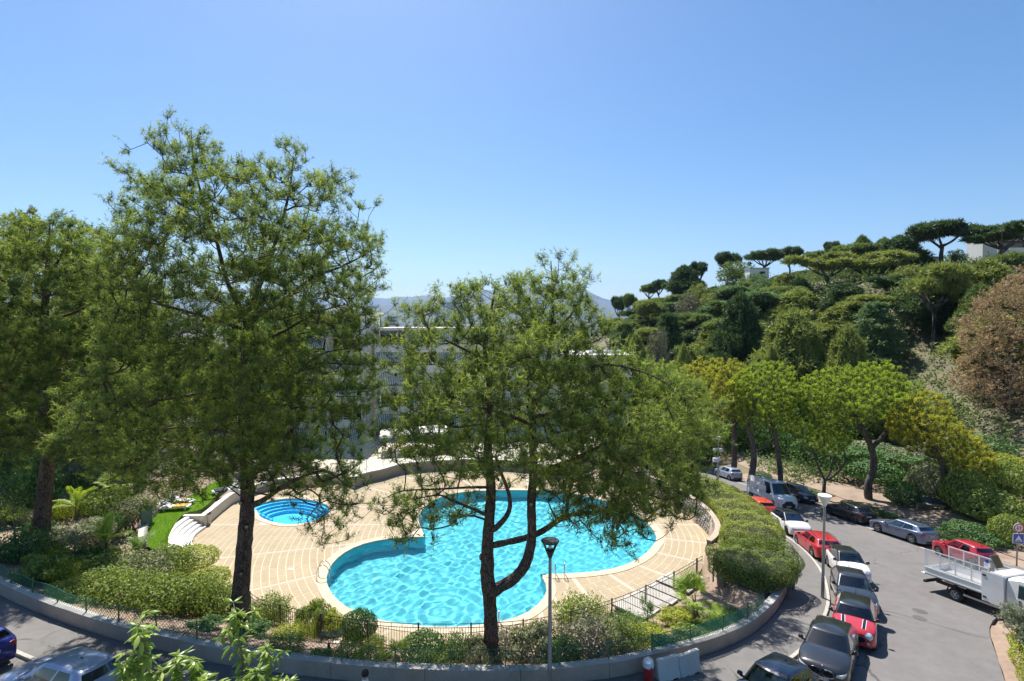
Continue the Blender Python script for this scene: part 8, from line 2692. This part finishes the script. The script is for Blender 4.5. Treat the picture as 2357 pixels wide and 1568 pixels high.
def parasol(x,y,z,w,h,label):
 r=empty('parasol',(x,y,z),R(12),label,'parasol','white parasols on the back terrace')
 MB().lathe([(0.3,0),(0.3,.08),(0.03,.1),(0.03,h)],(0,0,0),10).build('pole',M['signwhite'],r)
 q=[(-w,-w),(w,-w),(w,w),(-w,w)]
 mb=MB().add([(0,0,h+.1)]+[(a,b,h-.35)for a,b in q],[(0,k+1,(k+1)%4+1)for k in range(4)])
 mb.add([(a,b,h-.35)for a,b in q]+[(a,b,h-.58)for a,b in q],[(k,4+k,4+(k+1)%4,(k+1)%4)for k in range(4)])
 mb.build('canopy',M['canvas'],r)
M['canvas']=rough_mat('white_canvas',(0.70,0.68,0.62),(0.80,0.78,0.73),2,bump=0.1)
c_=at_z(885,1062,-2.6)
parasol(-12.8,56.0,-2.66,1.7,2.5,'white square parasol at the left end of the back terrace')
parasol(-8.8,57.6,-2.66,1.7,2.5,'white square parasol right of the first one, behind pine needles')
def chair(x,y,rz,label):
 r=empty('terrace_chair',(x,y,-2.66),rz,label,'chair','dark chairs behind the glass balustrade')
 MB().box((0,0,.44),(.46,.46,.05)).build('seat',M['trim'],r)
 MB().box((-.22,0,.68),(.04,.46,.46)).build('backrest',M['trim'],r)
 for sx_ in(-1,1):
  for sy_ in(-1,1):
   MB().box((sx_*.2,sy_*.2,.21),(.04,.04,.42)).build('leg',M['trim'],r)
cl=['dark chair behind the glass, leftmost of the terrace set','dark chair behind the glass, nearest the first parasol pole','dark chair behind the glass, next to the second parasol','dark chair behind the glass, right end of the set']
for k,(x,y)in enumerate([(-14.0,53.6),(-13.0,54.0),(-11.6,54.9),(-10.6,55.4)]):
 chair(x,y,R(30+70*k),cl[k])
pot=empty('planter_pot',(1.2,57.0,-2.66),0,'pale tapered plant pot behind the glass balustrade','plant pot')
MB().lathe([(.26,0),(.42,.75),(.38,.75)],(0,0,0),16).build('pot',M['cap'],pot,True,angle=40)
V,tt=leaf_tris(unit(rng.normal(size=(300,3)))*.5*rng.random((300,1))**.4+np.array([0,0,1.1]),np.tile([0,0,1.0],(300,1)),rng.random(300),.16,.06)
link(bpy.data.objects.new('leaves',tri_mesh('leaves',V,tt,F['shrub'])),pot)
# apartment house behind the pool
M['facade']=rough_mat('facade_render',(0.72,0.69,0.63),(0.80,0.77,0.71),0.4,bump=0.05)
M['facade_dark']=rough_mat('roof_fascia',(0.09,0.09,0.10),(0.14,0.14,0.15),1)
M['pane']=glass_mat('window_pane',(0.10,0.14,0.16),1.3)
M['room']=rough_mat('room_dark',(0.05,0.05,0.055),(0.12,0.11,0.10),1.5)
def stripe_mat():
 t=NT('striped_awning')
 v=t.coords((1,1,1))
 s=t.node('ShaderNodeSeparateXYZ');t.link(v,s.inputs[0])
 m=t.node('ShaderNodeMath',operation='MULTIPLY');m.inputs[1].default_value=4.2;t.link(s.outputs[0],m.inputs[0])
 f=t.node('ShaderNodeMath',operation='FRACT');t.link(m.outputs[0],f.inputs[0])
 g=t.node('ShaderNodeMath',operation='GREATER_THAN');g.inputs[1].default_value=0.5;t.link(f.outputs[0],g.inputs[0])
 t.set(color=t.mix(g.outputs[0],(0.70,0.71,0.72),(0.17,0.20,0.29)),rough=0.85)
 return t.m
M['awning']=stripe_mat()
def block(x0,x1,Yf,ztop,nfl,label,bays,lit):
 r=empty('apartment_building',((x0+x1)/2,Yf+5,ztop-nfl*2.75),0,label,'apartment building')
 o=Vector(r.location)
 def P(c):return(c[0]-o.x,c[1]-o.y,c[2]-o.z)
 W_=x1-x0
 MB().box(P(((x0+x1)/2,Yf+6.3,ztop-nfl*2.75/2-2)),(W_-0.4,9.0,nfl*2.75+4)).build('core',M['facade'],r)
 MB().box(P(((x0+x1)/2,Yf+5.5,ztop+0.15)),(W_+0.5,11.4,0.30)).build('roof_slab',M['facade'],r)
 MB().box(P((x0+W_*.18,Yf-.22,ztop-.38)),(W_*.3,.06,.5)).build('fascia',M['facade_dark'],r)
 MB().box(P((x0+W_*.7,Yf+4,ztop+.55)),(W_*.5,.12,.5)).build('roof_parapet',M['signwhite'],r)
 bw=W_/bays
 for f in range(nfl):
  zf=ztop-(f+1)*2.75
  fl=MB().box(P(((x0+x1)/2,Yf+0.9,zf)),(W_,2.0,0.22)).build('floor_slab',M['facade'],r)
  MB().box(P(((x0+x1)/2,Yf-0.05,zf+0.33)),(W_+.04,0.12,1.02)).build('parapet',M['facade'],r)
  MB().tube([P((x0,Yf-.05,zf+1.05)),P((x1,Yf-.05,zf+1.05))],0.03,5).build('handrail',M['signwhite'],r)
  for b in range(bays):
   cx=x0+(b+.5)*bw
   if f<nfl:
    MB().box(P((x0+b*bw,Yf+0.9,zf+1.37)),(0.16,1.8,2.5)).build('party_wall',M['facade'],r)
    w_=MB().box(P((cx,Yf+1.72,zf+1.30)),(bw-.5,0.05,2.2)).build('window',M['pane'],r)
    fm=MB()
    for k in(-.5,-.17,.17,.5):
     fm.box(P((cx+k*(bw-.5),Yf+1.68,zf+1.30)),(0.07,0.06,2.2))
    fm.build('window_frame',M['signwhite'],w_,kind='stuff')
    if(b*7+f*5+lit)%3!=0:
     L0,L1=P((cx,Yf+.15,zf+2.62)),P((cx,Yf-0.55,zf+(1.55 if(b+f)%2 else 1.25)))
     hw=(bw-.35)/2
     aw=MB().add([(-hw,L0[1],L0[2]),(hw,L0[1],L0[2]),(hw,L1[1],L1[2]),(-hw,L1[1],L1[2]),(hw,L1[1],L1[2]-.22),(-hw,L1[1],L1[2]-.22)],[(0,3,2,1),(3,5,4,2)])
     q=aw.build('awning',M['awning'],r)
     q.location=(L0[0],0,0)
     m=q.modifiers.new('thickness','SOLIDIFY');m.thickness=0.03
 return r
zt0=at_y(900,760,68)[2]
block(-18.2,6.5,68.0,zt0,6,'long pale apartment house with striped awnings behind the pool trees, middle block',6,0)
block(-34.5,-18.6,62.0,at_y(720,722,62)[2],6,'pale apartment block further left and nearer, mostly hidden by the tallest pine',4,1)
block(6.9,17.5,74.0,zt0-4,5,'lower right end of the pale apartment house behind the forked pine',3,2)
for(px,top,w,Y,kind,fol,lb)in[(1005,735,60,86,'bushy','hill_dark','dark rounded tree just above the apartment roof'),(862,715,34,92,'umbrella','hill_dark','small umbrella pine head above the apartment roof at the crown edge'),(890,742,40,95,'bushy','hill_olive','olive bush on the skyline of the apartment roof'),(915,738,30,95,'cypress','hill_olive','pointed tree above the apartment roof'),(1340,745,60,90,'bushy','hill_dark','dark tree behind the right end of the apartment house'),(960,748,60,98,'bushy','hill_olive','low olive trees above the middle of the apartment roof')]:
 hill_tree(kind,px,top,w,Y,fol,lb,in_frame=True)
# villa on the hill
def villa():
 Y=112.0
 x,_,z=at_y(2290,608,Y)
 s=Y/FPX
 r=empty('hilltop_villa',(x,Y,z-2.5),R(0),'white modern villa with roof terrace on the hilltop behind the umbrella pines','villa')
 wt=M['white']
 MB().box((-3.6,0,4.6),(2.0,4.0,7.6)).build('tower',wt,r)
 MB().box((-1.9,-0.8,3.6),(1.2,2.0,4.4)).build('stair_block',wt,r)
 MB().box((3.6,0.8,3.0),(9.4,5.0,5.4)).build('main_block',wt,r)
 MB().box((4.6,1.6,7.9),(10.2,4.0,0.25)).build('roof_slab',wt,r)
 MB().box((5.4,2.6,6.8),(7.0,2.0,2.0)).build('roof_room',M['room'],r)
 MB().box((0.2,-0.6,6.8),(0.3,0.3,2.2)).build('column',wt,r)
 rl=MB()
 for k in range(14):
  rl.box((-0.6+0.35*k,-1.72,6.15),(0.03,0.03,0.9))
 rl.box((1.7,-1.72,6.6),(4.8,0.04,0.05)).build('railing',M['pole'],r,kind='stuff')
 for xx,zz,w_,h_ in((1.6,3.4,0.9,1.7),(3.4,3.2,0.7,1.2),(5.6,3.2,1.2,1.2)):
  w=MB().box((xx,-1.72,zz),(w_+.16,0.06,h_+.16)).build('window',M['signwhite'],r)
  MB().box((xx,-1.76,zz),(w_,0.05,h_)).build('pane',M['pane'],w)
 MB().box((3.2,-1.9,5.3),(4.4,0.5,0.9)).build('balcony',wt,r)
 g=empty('boundary_wall',(x-9,Y-1,z-3.6),0,'dark boundary wall on the ridge left of the white villa','wall')
 MB().box((0,0,1.7),(9.5,0.3,2.0)).build('wall_body',M['facade_dark'],g)
 MB().box((0,0,2.75),(9.6,0.36,0.1)).build('wall_cap',M['cap'],g)
 h=empty('ridge_house',(*at_y(2135,597,112)[:2],at_y(2135,597,112)[2]-2),0,'flat-roofed pale house end on the ridge beside the dark pyramidal tree','house')
 MB().box((0,0,1.0),(4.2,3,2.4)).build('wall',wt,h)
 MB().box((0,0,2.3),(4.6,3.4,0.2)).build('roof',M['cap'],h)
 w=MB().box((0.6,-1.52,1.2),(1.0,.06,.9)).build('window',M['signwhite'],h)
 MB().box((0.6,-1.56,1.2),(.84,.05,.74)).build('pane',M['pane'],w)
 k=at_y(1742,622,140)
 h=empty('ridge_house',(k[0],140,k[2]-2.2),0,'pale house half hidden by the overlapping umbrella pines on the ridge','house')
 MB().box((0,0,1.2),(5.2,3,2.6)).build('wall',wt,h)
 MB().box((0,0,2.6),(5.6,3.4,0.2)).build('roof',M['cap'],h)
 w=MB().box((0.8,-1.52,1.3),(1.6,.06,.9)).build('window',M['signwhite'],h)
 MB().box((0.8,-1.56,1.3),(1.4,.05,.74)).build('pane',M['pane'],w)
villa()
# city, mountains, air
M['city']=rough_mat('city_walls',(0.46,0.45,0.43),(0.60,0.58,0.55),0.05,bump=0)
M['city2']=rough_mat('city_walls_warm',(0.42,0.33,0.28),(0.55,0.44,0.38),0.05,bump=0)
def tower(px,top,wpx,Y,label,mat='city',wn=True,dark=False,dep=0.5):
 x,_,z=at_y(px,top,Y)
 w=wpx/FPX*Y
 H=z+62
 r=empty('city_tower' if H>60 else 'city_block',(x,Y,-62),0,label,'tower block')
 MB().box((0,0,H/2),(w,w*dep,H)).build('wall',M['facade_dark' if dark else mat],r)
 if wn:
  nfl=max(3,min(10,int(H/9)))
  for k in range(nfl):
   MB().box((0,-w*dep/2-0.3,H*(k+.6)/nfl),(w*.82,0.5,H/nfl*.38)).build('window_band',M['room'],r)
 return r
for a in[(905,728,22,1500,'white slab block above the apartment roof, left of the pine tops','city',True),(893,728,8,1500,'narrow white end of the slab block above the apartment roof','city',False),(960,704,16,3800,'warm toned tower block in the distant city','city2'),(1012,690,7,4200,'left one of a slim pair of white towers','city'),(1022,690,7,4200,'right one of a slim pair of white towers','city'),(1040,696,24,4100,'dark glass tower in the distant city','city',True,True),(1062,707,22,4000,'pale wide tower right of the dark glass one','city'),(1084,706,14,4000,'pale tower behind the forked pine top','city'),(1032,733,12,1700,'white block right above the apartment roof','city')]:
 tower(*a[:6],*(a[6:]if len(a)>6 else()))
hz=MB()
for k in range(700):
 Y=rng.uniform(1300,6500)
 px=rng.uniform(760,1420)
 x=(px-1178)/FPX*Y
 w,h=rng.uniform(10,46),rng.uniform(8,34)
 if rng.random()<0.1:h*=1.9
 hz.box((x,Y,-62+h/2),(w,w*.7,h),rng.uniform(-.4,.4))
hz.build('city_houses',M['city'],label='houses of the distant city below the mountains',cat='city',kind='stuff')
wood_=MB()
M['woods']=rough_mat('mountain_slope',(0.022,0.030,0.018),(0.055,0.058,0.038),0.004,bump=0)
def ridge(name,prof,Y,depth,seed):
 r2=np.random.default_rng(seed)
 px=np.linspace(prof[0][0],prof[-1][0],260)
 top=np.interp(px,[p[0]for p in prof],[p[1]for p in prof])
 top=top+0.9*np.interp(px,np.linspace(px[0],px[-1],60),r2.normal(size=60))+0.35*r2.normal(size=len(px))
 X=(px-1178)/FPX*Y
 Z=CZ+(740-top)/FPX*Y
 rows=22
 gb=np.interp(px,np.linspace(px[0],px[-1],75),r2.normal(size=75))*0.16
 xs_,ys_,zs_=[],[],[]
 for j in range(rows):
  t=j/(rows-1)
  yy=Y-depth*(1-t)
  g=gb+0.02*r2.normal(size=len(px))
  prof_t=t**1.25
  z=-62+(Z+62)*np.clip(prof_t*(1+g*(1-t)*3.0),0,1.0)
  xs_.append(X);ys_.append(np.full_like(X,yy)+0.0*g);zs_.append(z)
 o=obj_from(name,grid_mesh(name,np.array(xs_),np.array(ys_),np.array(zs_),M['woods']))
 tag(o,kind='structure')
ridge('mountains',[(300,690),(560,684),(760,690),(860,684),(890,687),(920,684),(955,683),(990,678),(1025,687),(1060,676),(1110,668),(1160,672),(1200,664),(1260,657),(1310,660),(1350,672),(1385,686),(1440,700),(1600,712),(1900,715)],12500,4200,3)
ridge('foothills',[(300,700),(700,706),(860,704),(905,702),(960,696),(1010,701),(1060,704),(1140,700),(1240,698),(1340,703),(1500,716),(1900,722)],8600,2600,5)
hb_=MB().box((0,6900,330),(26000,14000,800))
hzo=hb_.build('haze',None,kind='stuff')if False else None
def haze():
 z0,z1=-64.0,1000.0
 me=MB().box((0,6800,(z0+z1)/2),(25000,13800,z1-z0)).mesh('haze',M['white'])
 me.materials.clear()
 m=bpy.data.materials.new('haze_air')
 m.use_nodes=True
 n,l=m.node_tree.nodes,m.node_tree.links
 n.clear()
 out=n.new('ShaderNodeOutputMaterial')
 v=n.new('ShaderNodeVolumePrincipled')
 v.inputs['Color'].default_value=(0.38,0.61,1.0,1)
 v.inputs['Density'].default_value=HAZE
 v.inputs['Anisotropy'].default_value=0.35
 l.new(v.outputs[0],out.inputs['Volume'])
 me.materials.append(m)
 tag(obj_from('haze',me),kind='stuff')
HAZE=0.000055
haze()
# passer-by at the bottom edge
def person():
 h0=on_road(*S(1185,2192),up=1.72)
 x,y=h0[0],h0[1]
 r=empty('person',(x,y,road_z(x,y)+0.115),R(200),'person with dark hair and white shirt walking along the street wall','person')
 J={'pelvis':(0,0,.95,.15,.12),'waist':(0,0,1.08,.135,.11),'chest':(0,0,1.28,.165,.12),'neck0':(0,0,1.44,.075,.07),'neck':(0.01,0,1.50,.055,.055),'head':(0.02,0,1.60,.085,.09),'crown':(0.01,0,1.70,.07,.075)}
 ed=[('pelvis','waist'),('waist','chest'),('chest','neck0'),('neck0','neck'),('neck','head'),('head','crown')]
 for s,n in((1,'l'),(-1,'r')):
  st_=.18*s
  J.update({n+'sh':(0,.19*s,1.40,.065,.065),n+'el':(-.04+.1*s,.25*s,1.13,.045,.045),n+'wr':(.10+.1*s,.25*s,.92,.032,.03),n+'ha':(.14+.1*s,.25*s,.84,.035,.022),n+'hip':(0,.09*s,.88,.09,.09),n+'kn':(.06+st_*.6,.10*s,.49,.062,.062),n+'an':(-.02+st_*1.3,.10*s,.09,.042,.042),n+'to':(.14+st_*1.3,.11*s,.04,.04,.03)})
  ed+=[('chest',n+'sh'),(n+'sh',n+'el'),(n+'el',n+'wr'),(n+'wr',n+'ha'),('pelvis',n+'hip'),(n+'hip',n+'kn'),(n+'kn',n+'an'),(n+'an',n+'to')]
 ks=list(J)
 me=bpy.data.meshes.new('body')
 me.from_pydata([J[k][:3]for k in ks],[(ks.index(a),ks.index(b))for a,b in ed],[])
 o=link(bpy.data.objects.new('body',me),r)
 o.modifiers.new('skin','SKIN')
 for i,k in enumerate(ks):
  me.skin_vertices[0].data[i].radius=J[k][3:]
  me.skin_vertices[0].data[i].use_root=(k=='pelvis')
 o.modifiers.new('sub','SUBSURF').render_levels=2
 t=NT('clothed_skin')
 v=t.coords()
 s=t.node('ShaderNodeSeparateXYZ');t.link(v,s.inputs[0])
 g1=t.node('ShaderNodeMath',operation='GREATER_THAN');g1.inputs[1].default_value=0.96;t.link(s.outputs[2],g1.inputs[0])
 g2=t.node('ShaderNodeMath',operation='GREATER_THAN');g2.inputs[1].default_value=1.47;t.link(s.outputs[2],g2.inputs[0])
 t.set(color=t.mix(g2.outputs[0],t.mix(g1.outputs[0],(0.05,0.06,0.09),(0.74,0.73,0.72)),(0.45,0.27,0.19)),rough=0.8)
 me.materials.append(t.m)
 hm=MB().lathe([(0.03,-.08),(0.10,-.05),(0.118,0.02),(0.105,0.09),(0.06,0.135),(0.001,0.145)],(-0.012,0,1.63),14)
 hm.build('hair',plain('dark_hair',(0.012,0.010,0.009),0.6),r,True)
 MB().lathe([(0.002,-.02),(0.02,0),(0.002,.03)],(0.125,0,1.60),6).build('nose',plain('skin',(0.45,0.27,0.19),0.6),r)
 for s in(-1,1):
  MB().lathe([(0.002,-.008),(0.011,0),(0.002,.008)],(0.108,.035*s,1.625),6).build('eye',M['ink'],r)
  hd=MB()
  for k in range(5):
   a=(k-1.5)*.016
   x0,y0,z0=.14+.1*s,.25*s,.84
   hd.tube([(x0+a,y0,z0-.01),(x0+a+.006,y0-.006*s,z0-.055),(x0+a,y0-.02*s,z0-.085+.02*(k==4))],[.009,.008,.006],6)
  hd.build('fingers',bpy.data.materials['skin'],r,True,kind='stuff')
person()
# lettering to meshes, so that every sign is real geometry
dg=bpy.context.evaluated_depsgraph_get()
for o in[o for o in COL.objects if o.type=='FONT']:
 me=bpy.data.meshes.new_from_object(o.evaluated_get(dg))
 n,p,ml=o.name,o.parent,o.matrix_local.copy()
 q=bpy.data.objects.new(n.split('.')[0],me)
 bpy.data.objects.remove(o)
 link(q,p)
 q.matrix_local=ml
 q['kind']='stuff'
